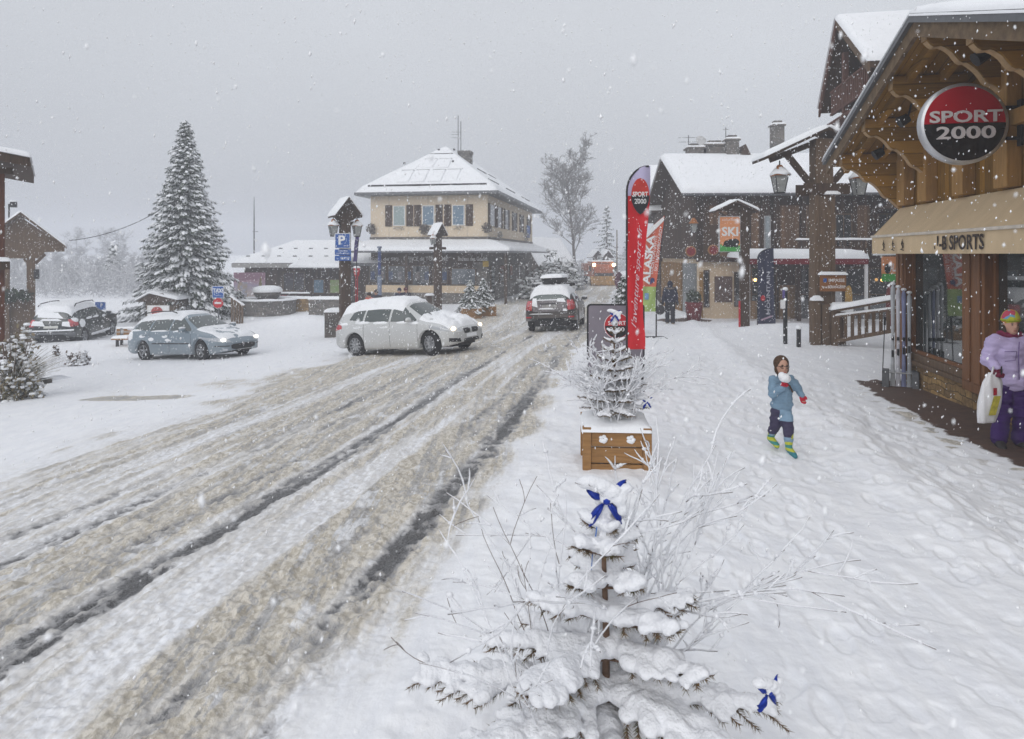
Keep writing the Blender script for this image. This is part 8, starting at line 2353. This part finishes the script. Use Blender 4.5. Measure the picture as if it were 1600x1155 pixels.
 for k, (px, c_) in enumerate(((1310, (.5, .5, .52)), (1326, (.55, .33, .08)), (1390, (.2, .03, .03)))):
  g = GY(px, 26.3); t = thing('ski_board', ['white snowboard leaning before the terrace', 'yellow snowboard leaning before the terrace', 'dark red snowboard leaning by the shop corner'][k], 'snowboard', g, 0)
  b = MB(); b.prism([(.14 * (1 if abs(math.cos(a)) > .3 else 1) * math.cos(a), .8 + .8 * math.copysign(abs(math.sin(a)) ** .45, math.sin(a))) for a in [2 * math.pi * i / 30 for i in range(30)]], -.01, .01, 'XZ'); b.build('deck', mat('deck_%d' % k, c_, .4, .25, 3), t)
make_street()
# ================================================================== PEOPLE
SKIN = mat('skin', (.50, .29, .21), .55, .05, 8)
def hand_parts(w, d, s=1.0, curl=.5, thumb=1):
 """Capsules of a hand: palm, four fingers of unequal length, thumb from the side of the palm."""
 d = Vector(d).normalized(); up = Vector((0, -1, 0)); side = d.cross(up)
 if side.length < .2: side = Vector((1, 0, 0))
 side.normalize(); nrm = side.cross(d)
 P_ = [('e', w + d * .045 * s, (.036 * s, .024 * s, .046 * s), Matrix((side, nrm, d)).transposed())]
 for i, L in enumerate((.068, .078, .072, .056)):
  b = w + d * .080 * s + side * (i - 1.5) * .019 * s; q1 = b + (d * math.cos(curl) + nrm * math.sin(curl)) * L * .5 * s
  q2 = q1 + (d * math.cos(curl * 2.1) + nrm * math.sin(curl * 2.1)) * L * .5 * s
  P_ += [('c', b, .0095 * s, q1, .0088 * s), ('c', q1, .0088 * s, q2, .0075 * s)]
 tb = w + d * .022 * s - side * .030 * s * thumb; t1 = tb + (d * .6 - side * .75 * thumb + nrm * .3).normalized() * .034 * s; t2 = t1 + (d * .9 - side * .15 * thumb + nrm * .45).normalized() * .030 * s
 P_ += [('c', tb, .0125 * s, t1, .0105 * s), ('c', t1, .0105 * s, t2, .0085 * s)]
 return P_
def person(name_label, loc, yaw, J, k, c, hood=None, voxel=.012, glove=None, group=None, curlL=.5, curlR=.5, hs=1.0):
 """J: joints in metres, facing -Y.  k: body scale.  c: dict of materials jacket, trousers, boots."""
 t = thing('person', name_label, 'person', loc, yaw, group)
 V = {a: Vector(b) for a, b in J.items() if a[0] != '_'}
 hd = V['head']; nk = V['neck']; ch = V['chest']; pv = V['pelvis']
 B = [('e', hd, (.075 * hs, .095 * hs, .115 * hs)), ('e', hd + Vector((0, -.035, -.055)) * hs, (.052 * hs, .055 * hs, .058 * hs)), ('e', hd + Vector((0, -.098, -.012)) * hs, (.013 * hs, .018 * hs, .022 * hs)),
   ('e', hd + Vector((.077, .01, -.01)) * hs, (.012 * hs, .02 * hs, .03 * hs)), ('e', hd + Vector((-.077, .01, -.01)) * hs, (.012 * hs, .02 * hs, .03 * hs)),
   ('c', hd + Vector((0, .01, -.06)) * hs, .052 * hs, nk, .052 * k), ('c', nk, .055 * k, ch, .12 * k), ('c', ch, .12 * k, pv, .12 * k)]
 for s_ in 'LR':
  B += [('c', V['sh' + s_], .055 * k, V['el' + s_], .042 * k), ('c', V['el' + s_], .042 * k, V['wr' + s_], .028 * k), ('c', V['sh' + s_], .055 * k, ch, .09 * k),
    ('c', V['hip' + s_], .085 * k, V['kn' + s_], .055 * k), ('c', V['kn' + s_], .055 * k, V['an' + s_], .038 * k), ('c', V['an' + s_], .04 * k, V['toe' + s_], .03 * k), ('c', V['hip' + s_], .085 * k, pv, .1 * k)]
  dv = V['wr' + s_] - V['el' + s_]
  B += hand_parts(V['wr' + s_], V.get('hd' + s_, dv), k * .9, curlL if s_ == 'L' else curlR, 1 if s_ == 'L' else -1)
 body = from_mesh('body', fuse(B, min(voxel, .009), 2), SKIN, t, True)
 pr = J.get('_pad', .035) * k if not isinstance(J.get('_pad', .035), tuple) else .035
 jk = [('e', ch + Vector((0, 0, -.02)), (.185 * k + pr * .4, .125 * k + pr * .5, .20 * k)), ('e', (ch + pv) / 2, (.165 * k + pr * .4, .125 * k + pr * .5, .20 * k)), ('e', pv + Vector((0, 0, .03 * k)), (.175 * k + pr * .4, .135 * k + pr * .5, .14 * k)),
   ('c', nk + Vector((0, .005, .02 * k)), .072 * k, ch, .12 * k)]
 for s_ in 'LR':
  jk += [('c', V['sh' + s_], .075 * k + pr * .3, V['el' + s_], .060 * k + pr * .3), ('c', V['el' + s_], .060 * k + pr * .3, V['wr' + s_], .045 * k + pr * .25), ('c', V['sh' + s_], .075 * k + pr * .3, ch + Vector((0, 0, .04 * k)), .12 * k)]
 me = fuse(jk, voxel, 3)
 co = np.empty(len(me.vertices) * 3); me.vertices.foreach_get('co', co); co = co.reshape(-1, 3); nr = np.empty(len(co) * 3); me.vertex_normals.foreach_get('vector', nr); nr = nr.reshape(-1, 3)
 co += nr * ((fbm(co[:, 0] * 9 + co[:, 1] * 7, co[:, 2] * 24, 3, 3) - .5) * .045 * k + (fbm(co[:, 0] * 30, co[:, 2] * 60, 2, 5) - .5) * .008)[:, None]; me.vertices.foreach_set('co', co.reshape(-1)); me.update()
 from_mesh('jacket', me, c['jacket'], t, True)
 tr = [('e', pv, (.155 * k + pr * .3, .125 * k + pr * .4, .13 * k))]
 for s_ in 'LR': tr += [('c', V['hip' + s_], .100 * k + pr * .4, V['kn' + s_], .078 * k + pr * .3), ('c', V['kn' + s_], .078 * k + pr * .3, V['an' + s_].lerp(V['kn' + s_], J.get('_hem', .08)), .070 * k + pr * .3)]
 me = fuse(tr, voxel, 3)
 co = np.empty(len(me.vertices) * 3); me.vertices.foreach_get('co', co); co = co.reshape(-1, 3); nr = np.empty(len(co) * 3); me.vertex_normals.foreach_get('vector', nr); nr = nr.reshape(-1, 3)
 co += nr * ((fbm(co[:, 0] * 9 + co[:, 1] * 7, co[:, 2] * 22, 3, 8) - .5) * .048 * k)[:, None]; me.vertices.foreach_set('co', co.reshape(-1)); me.update()
 from_mesh('trousers', me, c['trousers'], t, True)
 for s_ in 'LR':
  an, to = V['an' + s_], V['toe' + s_]
  bt = [('c', an + (V['kn' + s_] - an).normalized() * J.get('_boot', .10), (.058 if k > .8 else .085) * k, an, .055 * k), ('c', an, .056 * k, to, .048 * k), ('c', an + Vector((0, .025 * k, -.02 * k)), .052 * k, to + Vector((0, 0, -.012 * k)), .044 * k)]
  from_mesh('boot', fuse(bt, voxel * .7, 2), c['boots'], t, True)
 for s_ in 'LR':
  if glove is not None:
   hp = []
   for q in hand_parts(V['wr' + s_], V.get('hd' + s_, V['wr' + s_] - V['el' + s_]), k * 1.02, curlL if s_ == 'L' else curlR, 1 if s_ == 'L' else -1):
    if q[0] == 'c': hp.append(('c', q[1], q[2] * 1.65, q[3], q[4] * 1.65))
    else: hp.append(('e', q[1], tuple(a * 1.35 for a in q[2]), q[3]))
   hp.append(('c', V['wr' + s_] - (V['wr' + s_] - V['el' + s_]).normalized() * .03 * k, .046 * k, V['wr' + s_] + (V['wr' + s_] - V['el' + s_]).normalized() * .02 * k, .036 * k))
   from_mesh('glove', fuse(hp, .0055, 1), glove, t, True)
 dk = mat('eye_dark', (.03, .02, .018), .3)
 for sx in (-1, 1):
  MB().ball(hd + Vector((sx * .031, -.084, .012)) * hs, (.012 * hs, .008 * hs, .008 * hs), 8, 6).build('eye', dk, t, True)
  MB().ball(hd + Vector((sx * .032, -.085, .033)) * hs, (.017 * hs, .006 * hs, .004 * hs), 8, 5).build('eyebrow', mat('brow', (.08, .05, .03), .8), t, True)
 MB().ball(hd + Vector((0, -.088, -.060)) * hs, (.024 * hs, .008 * hs, .007 * hs), 10, 6).build('lips', mat('lips', (.42, .13, .11), .5), t, True)
 return t, V
def base_J(h=1.70, walk=0.0, arms=.16):
 s = h / 1.70
 J = dict(pelvis=(0, 0, .93), chest=(0, .01, 1.30), neck=(0, .015, 1.46), head=(0, -.01, 1.585),
    shL=(.17, .015, 1.40), elL=(.17 + arms * .7, .03, 1.13), wrL=(.17 + arms, -.03, .90), shR=(-.17, .015, 1.40), elR=(-.17 - arms * .7, .03, 1.13), wrR=(-.17 - arms, -.03, .90),
    hipL=(.09, 0, .90), knL=(.10, -.02 - walk * .5, .50), anL=(.10, .0 - walk, .09), toeL=(.12, -.14 - walk, .035), hipR=(-.09, 0, .90), knR=(-.10, -.02 + walk * .5, .50), anR=(-.10, .02 + walk, .09), toeR=(-.12, -.12 + walk, .035))
 return {a: tuple(c * s for c in b) for a, b in J.items()}
def make_people():
 g = G(1222, 711); s = g.y / FPX
 def q(px, py, y): return ((px - 1222) * s, y, (717 - py) * s)
 J = dict(head=q(1221, 578.5, -.02), neck=q(1221, 594, .01), chest=q(1222, 609, .01), pelvis=q(1222, 642, .01),
    shR=q(1209, 600, 0), elR=q(1205, 620, -.05), wrR=q(1214, 607, -.16), hdR=(.02, -.03, .10),
    shL=q(1235, 600, 0), elL=q(1245, 612, -.02), wrL=q(1250, 622, -.05), hdL=(.01, -.01, -.10),
    hipL=q(1227, 650, 0), knL=q(1229, 674, -.05), anL=q(1228, 703, -.08), toeL=q(1231, 711, -.19), hipR=q(1215, 650, 0), knR=q(1213, 671, .03), anR=q(1210, 694, .12), toeR=q(1215, 703, .02))
 J['_boot'] = .155; J['_pad'] = .05; J['_hem'] = .48
 blue = mat('child_blue', (.20, .31, .42), .8, .12, 5); navy = mat('child_navy', (.035, .028, .07), .8, .2, 9)
 m, n, b = _new('child_suit'); tcn = n.nodes.new('ShaderNodeTexCoord'); sp = n.nodes.new('ShaderNodeSeparateXYZ'); n.links.new(tcn.outputs['Object'], sp.inputs[0])
 mx = n.nodes.new('ShaderNodeMix'); mx.data_type = 'RGBA'; mx.inputs[6].default_value = (.035, .028, .07, 1); mx.inputs[7].default_value = (.20, .31, .42, 1)
 def mt(op, a, c):
  k_ = n.nodes.new('ShaderNodeMath'); k_.operation = op
  for i, v in enumerate((a, c)):
   if isinstance(v, float): k_.inputs[i].default_value = v
   else: n.links.new(v, k_.inputs[i])
  return k_.outputs[0]
 z = sp.outputs['Z']; x = sp.outputs['X']
 up = mt('GREATER_THAN', z, .40); notside = mt('GREATER_THAN', x, -.055); f1 = mt('MULTIPLY', up, notside); low = mt('LESS_THAN', z, .225)
 n.links.new(mt('MAXIMUM', f1, low), mx.inputs[0]); n.links.new(mx.outputs[2], b.inputs['Base Color']); b.inputs['Roughness'].default_value = .8
 m2, n2, b2 = _new('striped_boots'); tcn = n2.nodes.new('ShaderNodeTexCoord'); sp = n2.nodes.new('ShaderNodeSeparateXYZ'); n2.links.new(tcn.outputs['Object'], sp.inputs[0])
 rp = n2.nodes.new('ShaderNodeValToRGB'); rp.color_ramp.interpolation = 'CONSTANT'; mm = n2.nodes.new('ShaderNodeMath'); mm.operation = 'MULTIPLY'; mm.inputs[1].default_value = 4.2; n2.links.new(sp.outputs['Z'], mm.inputs[0]); n2.links.new(mm.outputs[0], rp.inputs[0])
 e0 = rp.color_ramp.elements; e0[0].position = 0; e0[0].color = (.02, .17, .21, 1); e0[1].position = .34; e0[1].color = (.45, .47, .03, 1)
 for p_, c_ in ((.46, (.03, .22, .20)), (.60, (.45, .47, .03)), (.76, (.03, .22, .20)), (.86, (.45, .47, .03))): q_ = e0.new(p_); q_.color = (*c_, 1)
 n2.links.new(rp.outputs[0], b2.inputs['Base Color']); b2.inputs['Roughness'].default_value = .45
 t, V = person('child in a blue snowsuit and brown hood holding a snowball to the face', g, 0, J, .66, dict(jacket=blue, trousers=m, boots=m2), voxel=.009, glove=mat('red_mitten', (.50, .015, .04), .8, .1, 9), hs=.86, curlR=.9)
 hd = V['head']
 bal = mat('brown_knit', (.13, .075, .045), .95, .35, 60, .8)
 from_mesh('hood', fuse([('e', hd + Vector((0, .030, .034)), (.086, .086, .092)), ('e', hd + Vector((.064, .015, -.03)), (.018, .030, .045)), ('e', hd + Vector((-.064, .015, -.03)), (.018, .030, .045)), ('e', hd + Vector((0, .02, -.085)), (.062, .062, .035))], .008, 2), bal, t, True)
 b = MB()
 for sx in (-1, 1):
  pts = [hd + Vector((sx * .027 + .021 * math.cos(a), -.080, .008 + .015 * math.sin(a))) for a in [2 * math.pi * i / 14 for i in range(15)]]; b.tube(pts, .0028, 5)
  b.tube([hd + Vector((sx * .048, -.078, .012)), hd + Vector((sx * .075, -.01, .012))], .0028, 5)
 b.tube([hd + Vector((-.007, -.083, .012)), hd + Vector((.007, -.083, .012))], .0028, 5); b.build('spectacles', BLACK, t, True)
 MB().tube([V['neck'] + Vector((-.03, -.07, -.01)), V['chest'] + Vector((.04, -.125, .02)), V['chest'] + Vector((.075, -.12, -.05))], .010, 6).build('strap', bal, t, True)
 hc = V['wrR'] + Vector((.0, -.055, .115))
 me = fuse([('e', tuple(hc), (.062, .055, .050)), ('e', tuple(hc + Vector((-.03, 0, .02))), (.04, .045, .045)), ('e', tuple(hc + Vector((.025, 0, -.01))), (.045, .04, .045))], .007, 1)
 sb = thing('snowball', 'lump of snow held in the red mitten of the child', 'snowball', g, 0); from_mesh('lump', me, SNOW_FINE, sb, True)
 g = GY(1576, 7.95); s = g.y / FPX; z0 = 706
 def q(px, py, y): return ((px - 1576) * s, y, (z0 - py) * s)
 J = dict(head=q(1578, 511, -.02), neck=q(1578, 528, .01), chest=q(1579, 553, .01), pelvis=q(1580, 603, .01),
    shR=q(1557, 536, 0), elR=q(1546, 566, .02), wrR=q(1547, 576, -.19), hdR=(-.01, -.03, -.07), shL=q(1602, 536, 0), elL=q(1612, 568, .03), wrL=q(1606, 590, -.08),
    hipL=q(1590, 606, 0), knL=q(1592, 650, -.03), anL=q(1592, 692, .0), toeL=q(1596, 700, -.15), hipR=q(1568, 606, 0), knR=q(1564, 650, -.03), anR=q(1562, 692, .0), toeR=q(1557, 700, -.15))
 J['_boot'] = .06; J['_pad'] = .05
 t, V = person('woman in lilac ski jacket, purple trousers and bright knitted hat by the shop wall', g, R(-8), J, .98,
     dict(jacket=mat('lilac_jacket', (.50, .42, .66), .65, .10, 4), trousers=mat('purple_trousers', (.045, .012, .12), .8, .12, 5), boots=mat('dark_boots', (.03, .025, .025), .6)), voxel=.013, glove=mat('crimson_glove', (.20, .015, .05), .8, .3, 12), hs=.97, curlR=1.1)
 hd = V['head']
 m, n, b = _new('rainbow_knit'); tcn = n.nodes.new('ShaderNodeTexCoord'); sp = n.nodes.new('ShaderNodeSeparateXYZ'); n.links.new(tcn.outputs['Object'], sp.inputs[0])
 vo = n.nodes.new('ShaderNodeTexVoronoi'); vo.inputs['Scale'].default_value = 11; n.links.new(tcn.outputs['Object'], vo.inputs['Vector'])
 sc_ = n.nodes.new('ShaderNodeSeparateColor'); n.links.new(vo.outputs['Color'], sc_.inputs[0]); rp = n.nodes.new('ShaderNodeValToRGB'); rp.color_ramp.interpolation = 'CONSTANT'; n.links.new(sc_.outputs[0], rp.inputs[0])
 e0 = rp.color_ramp.elements; e0[0].color = (.42, .05, .09, 1); e0[1].position = .75; e0[1].color = (.12, .30, .45, 1)
 for p_, c_ in ((.25, (.55, .20, .05)), (.5, (.42, .42, .03))): q_ = e0.new(p_); q_.color = (*c_, 1)
 n.links.new(rp.outputs[0], b.inputs['Base Color']); b.inputs['Roughness'].default_value = .95
 from_mesh('hat', fuse([('e', hd + Vector((0, .01, .075)), (.095, .105, .085)), ('e', hd + Vector((0, .01, .10)), (.085, .09, .085))], .009, 2), m, t, True)
 from_mesh('hat_band', fuse([('e', hd + Vector((0, .008, .062)), (.102, .112, .034))], .008, 2), mat('lime_knit', (.38, .42, .03), .95, .15, 60, .6), t, True)
 from_mesh('collar', fuse([('e', V['neck'] + Vector((0, .02, .015)), (.12, .11, .055)), ('e', V['neck'] + Vector((-.09, .0, .02)), (.05, .06, .045)), ('e', V['neck'] + Vector((.09, .0, .02)), (.05, .06, .045))], .01, 2), mat('crimson_lining', (.22, .02, .07), .8, .3, 15), t, True)
 from_mesh('hair', fuse([('e', hd + Vector((0, .045, .0)), (.088, .075, .11)), ('e', hd + Vector((.07, .01, -.05)), (.022, .035, .07)), ('e', hd + Vector((-.07, .01, -.05)), (.022, .035, .07))], .009, 2), mat('dark_hair', (.05, .03, .02), .7, .3, 40), t, True)
 ch = V['chest']
 b = MB(); b.tube([ch + Vector((.0, -.178, .14)), ch + Vector((-.012, -.186, -.02)), V['pelvis'] + Vector((-.01, -.18, .08))], .006, 5); b.tube([ch + Vector((-.14, -.15, .02)), ch + Vector((-.03, -.185, .03))], .005, 5); b.tube([ch + Vector((-.14, -.155, -.09)), ch + Vector((-.045, -.186, -.07)), ch + Vector((-.03, -.185, .03))], .004, 5); b.build('zip', mat('zip_violet', (.18, .12, .3), .5), t, True)
 hb = Matrix.Rotation(R(-8), 3, 'Z') @ V['wrR'] + g
 bg_ = thing('carrier_bag', 'white plastic carrier bag with a yellow and red print held by the woman in lilac', 'bag', hb + Vector((-.13, -.03, -.31)), R(12)); bg_.scale = (.80, .9, .98)
 n_ = 20; rows = []
 for i in range(n_ + 1):
  v = i / n_; z_ = -.30 + .58 * v; wv = .135 * (.55 + .75 * math.sin(math.pi * (.22 + .62 * v))) * (1 - .35 * max(0, v - .8) / .2); dv_ = .06 * math.sin(math.pi * min(1, .12 + v * .8)) + .01
  cx = -.03 + .13 * v
  rows.append([(cx + wv * math.copysign(abs(math.cos(a)) ** .7, math.cos(a)), dv_ * math.sin(a) + .008 * math.sin(7 * a + v * 9), z_) for a in [2 * math.pi * j / 28 for j in range(29)]])
 b = MB(); b.grid(rows); k_ = len(rows[0]); b.f.append(tuple(range(k_ - 2, -1, -1))); b.build('bag', mat('white_plastic', (.74, .74, .76), .35, .04, 9, .4, 12), bg_, True)
 b = MB(); b.grid([[(-.085 + .03 * i + .02 * k2, -.078 - .002 * k2, -.20 + .055 * k2) for i in range(5)] for k2 in range(5)]); b.build('yellow_print', mat('yellow_print', (.66, .58, .08), .5, .2, 20), bg_, True)
 b = MB(); b.grid([[(-.01 + .02 * i, -.084, .03 + .028 * k2) for i in range(4)] for k2 in range(4)]); b.build('red_print', mat('red_print', (.52, .03, .05), .5, .3, 30), bg_, True)
 b = MB(); b.tube([(.04, -.02, .27), (.09, .0, .34), (.12, .02, .28)], .012, 6); b.build('handle', mat('white_plastic', (.74, .74, .76)), bg_, True)
 ph = thing('phone', 'dark phone held in the glove of the woman in lilac', 'phone', hb + Vector((-.02, -.09, -.03)), R(50)); MB().box((-.032, -.006, -.02), (.032, .006, .075)).build('case', BLACK, ph, bevel=.006)
 g = G(1047, 508); J = base_J(1.74, .10, .10); J['_boot'] = .12
 J['toeL'] = (J['anL'][0], J['anL'][1] - .14, .035)
 t, V = person('person walking away in a navy coat and pale boots beside the orange flag', g, R(170), J, 1.05, dict(jacket=mat('navy_coat', (.022, .026, .055), .8, .2, 6), trousers=mat('black_trousers', (.02, .02, .03), .8), boots=mat('pale_boots', (.30, .25, .20), .8)), voxel=.016, glove=BLACK)
 from_mesh('hood', fuse([('e', V['head'] + Vector((0, .01, .01)), (.115, .125, .145)), ('e', V['neck'], (.13, .12, .06))], .014, 2), mat('navy_coat', (.02, .02, .05)), t, True)
 from_mesh('fur_trim', fuse([('e', V['neck'] + Vector((0, .05, -.03)), (.19, .12, .04))], .014, 1), mat('fur', (.22, .18, .14), .95, .3, 40), t, True)
 hb = Matrix.Rotation(R(170), 3, 'Z') @ V['wrL'] + g
 hb2 = hb + Vector((-.12, 0, -.32)); bg_ = thing('shoulder_bag', 'dark rounded bag hanging from the hand of the walker in navy', 'bag', hb2, 0)
 from_mesh('bag', fuse([('e', (0, 0, 0), (.20, .11, .20))], .015, 2), mat('dark_bag', (.05, .045, .05), .7, .3, 20), bg_, True); MB().tube([(-.09, 0, .15), (.02, 0, .30), (.11, 0, .15)], .014, 6).build('strap', BLACK, bg_, True)
 for k, (px, Y, jc, hc, h_, lab) in enumerate(((577, 30.0, (.62, .12, .07), (.05, .04, .04), 1.62, 'person in a bright orange jacket before the tourist office'), (588, 30.6, (.04, .04, .06), (.05, .03, .03), 1.70, 'person in a dark jacket next to the one in orange'),
             (624, 31.0, (.03, .035, .07), (.04, .04, .06), 1.72, 'person in dark blue waiting in the square, hood down'), (634, 31.8, (.05, .05, .07), (.12, .02, .03), 1.68, 'person in dark grey with a red hat waiting in the square'))):
  g = GY(px, Y); J = base_J(h_, .03, .06)
  t, V = person(lab, g, R(20 * k - 30), J, 1.02, dict(jacket=mat('jkt_%d' % k, jc, .8, .1), trousers=mat('black_trousers', (.02, .02, .03)), boots=mat('dark_boots', (.03, .025, .025))), voxel=.02, glove=BLACK)
  from_mesh('hat', fuse([('e', V['head'] + Vector((0, .01, .05)), (.10, .115, .10))], .016, 2), mat('hat_%d' % k, hc, .9), t, True)
make_people()
# ================================================================== FALLING SNOW AND HAZE
def make_flakes():
 r = np.random.default_rng(3)
 N = 60000
 Y = 1.8 + (r.random(N) ** 0.55) * 27
 X = (r.random(N) * 2 - 1) * (Y * 0.85 + 1.0)
 Z = -1.0 + r.random(N) * (Y * 0.42 + 3.4)
 X[:420] = (r.random(420) * 2 - 1) * .9; Y[:420] = .45 + 1.4 * r.random(420); X[:420] *= Y[:420]; Z[:420] = 2.05 + (r.random(420) * 1.2 - .75) * Y[:420]
 rk = np.ones(N); rk[:420] = .42
 keep = (Z > zbase(X, Y) + .05)
 X, Y, Z, rk = X[keep], Y[keep], Z[keep], rk[keep]
 n = len(X)
 rad = 0.0032 + 0.0045 * r.random(n) ** 2 + 0.00020 * Y
 rad *= rk
 base = np.array([(1, 0, 0), (-1, 0, 0), (0, 1, 0), (0, -1, 0), (0, 0, 1), (0, 0, -1)], float)
 fa = np.array([(0, 2, 4), (2, 1, 4), (1, 3, 4), (3, 0, 4), (2, 0, 5), (1, 2, 5), (3, 1, 5), (0, 3, 5)])
 sc = rad[:, None, None] * (0.6 + 0.7 * r.random((n, 6, 1)))
 v = base[None] * sc
 el = 1 + 1.2 * r.random(n)
 v[:, :, 2] *= el[:, None]
 tx = (r.random(n) - .3) * .6
 v[:, :, 0] += v[:, :, 2] * tx[:, None]
 co = (v + np.stack([X, Y, Z], -1)[:, None, :]).reshape(-1, 3)
 f = (fa[None] + (np.arange(n) * 6)[:, None, None]).reshape(-1)
 me = bpy.data.meshes.new('falling_snow')
 me.vertices.add(len(co)); me.vertices.foreach_set('co', co.reshape(-1))
 me.loops.add(len(f)); me.loops.foreach_set('vertex_index', f.astype(np.int32))
 nf = len(f) // 3
 me.polygons.add(nf)
 me.polygons.foreach_set('loop_start', np.arange(0, nf * 3, 3, dtype=np.int32))
 me.polygons.foreach_set('loop_total', np.full(nf, 3, dtype=np.int32))
 me.update(calc_edges=True)
 m, nn, b = _new('snowflake')
 b.inputs['Base Color'].default_value = (0.93, 0.94, 0.96, 1); b.inputs['Roughness'].default_value = 0.8
 b.inputs['Subsurface Weight'].default_value = 0.0
 o = from_mesh('falling_snow', me, m, None, True)
 tag(o, 'snowflakes drifting down through the whole street', 'falling snow', kind='stuff')
make_flakes()
hz = MB().box((-230, -7, -6.5), (230, 330, 16)).mesh('haze')
hm = bpy.data.materials.new('haze'); hm.use_nodes = True
hn = hm.node_tree; hn.nodes.clear()
ho = hn.nodes.new('ShaderNodeOutputMaterial')
hv = hn.nodes.new('ShaderNodeVolumePrincipled')
hv.inputs['Color'].default_value = (0.93, 0.95, 1.0, 1)
hv.inputs['Density'].default_value = 0.0044
hv.inputs['Anisotropy'].default_value = 0.2
hn.links.new(hv.outputs[0], ho.inputs['Volume'])
hobj = from_mesh('haze', hz, hm)
tag(hobj, 'snow haze that pales everything far down the street', 'haze', kind='stuff')
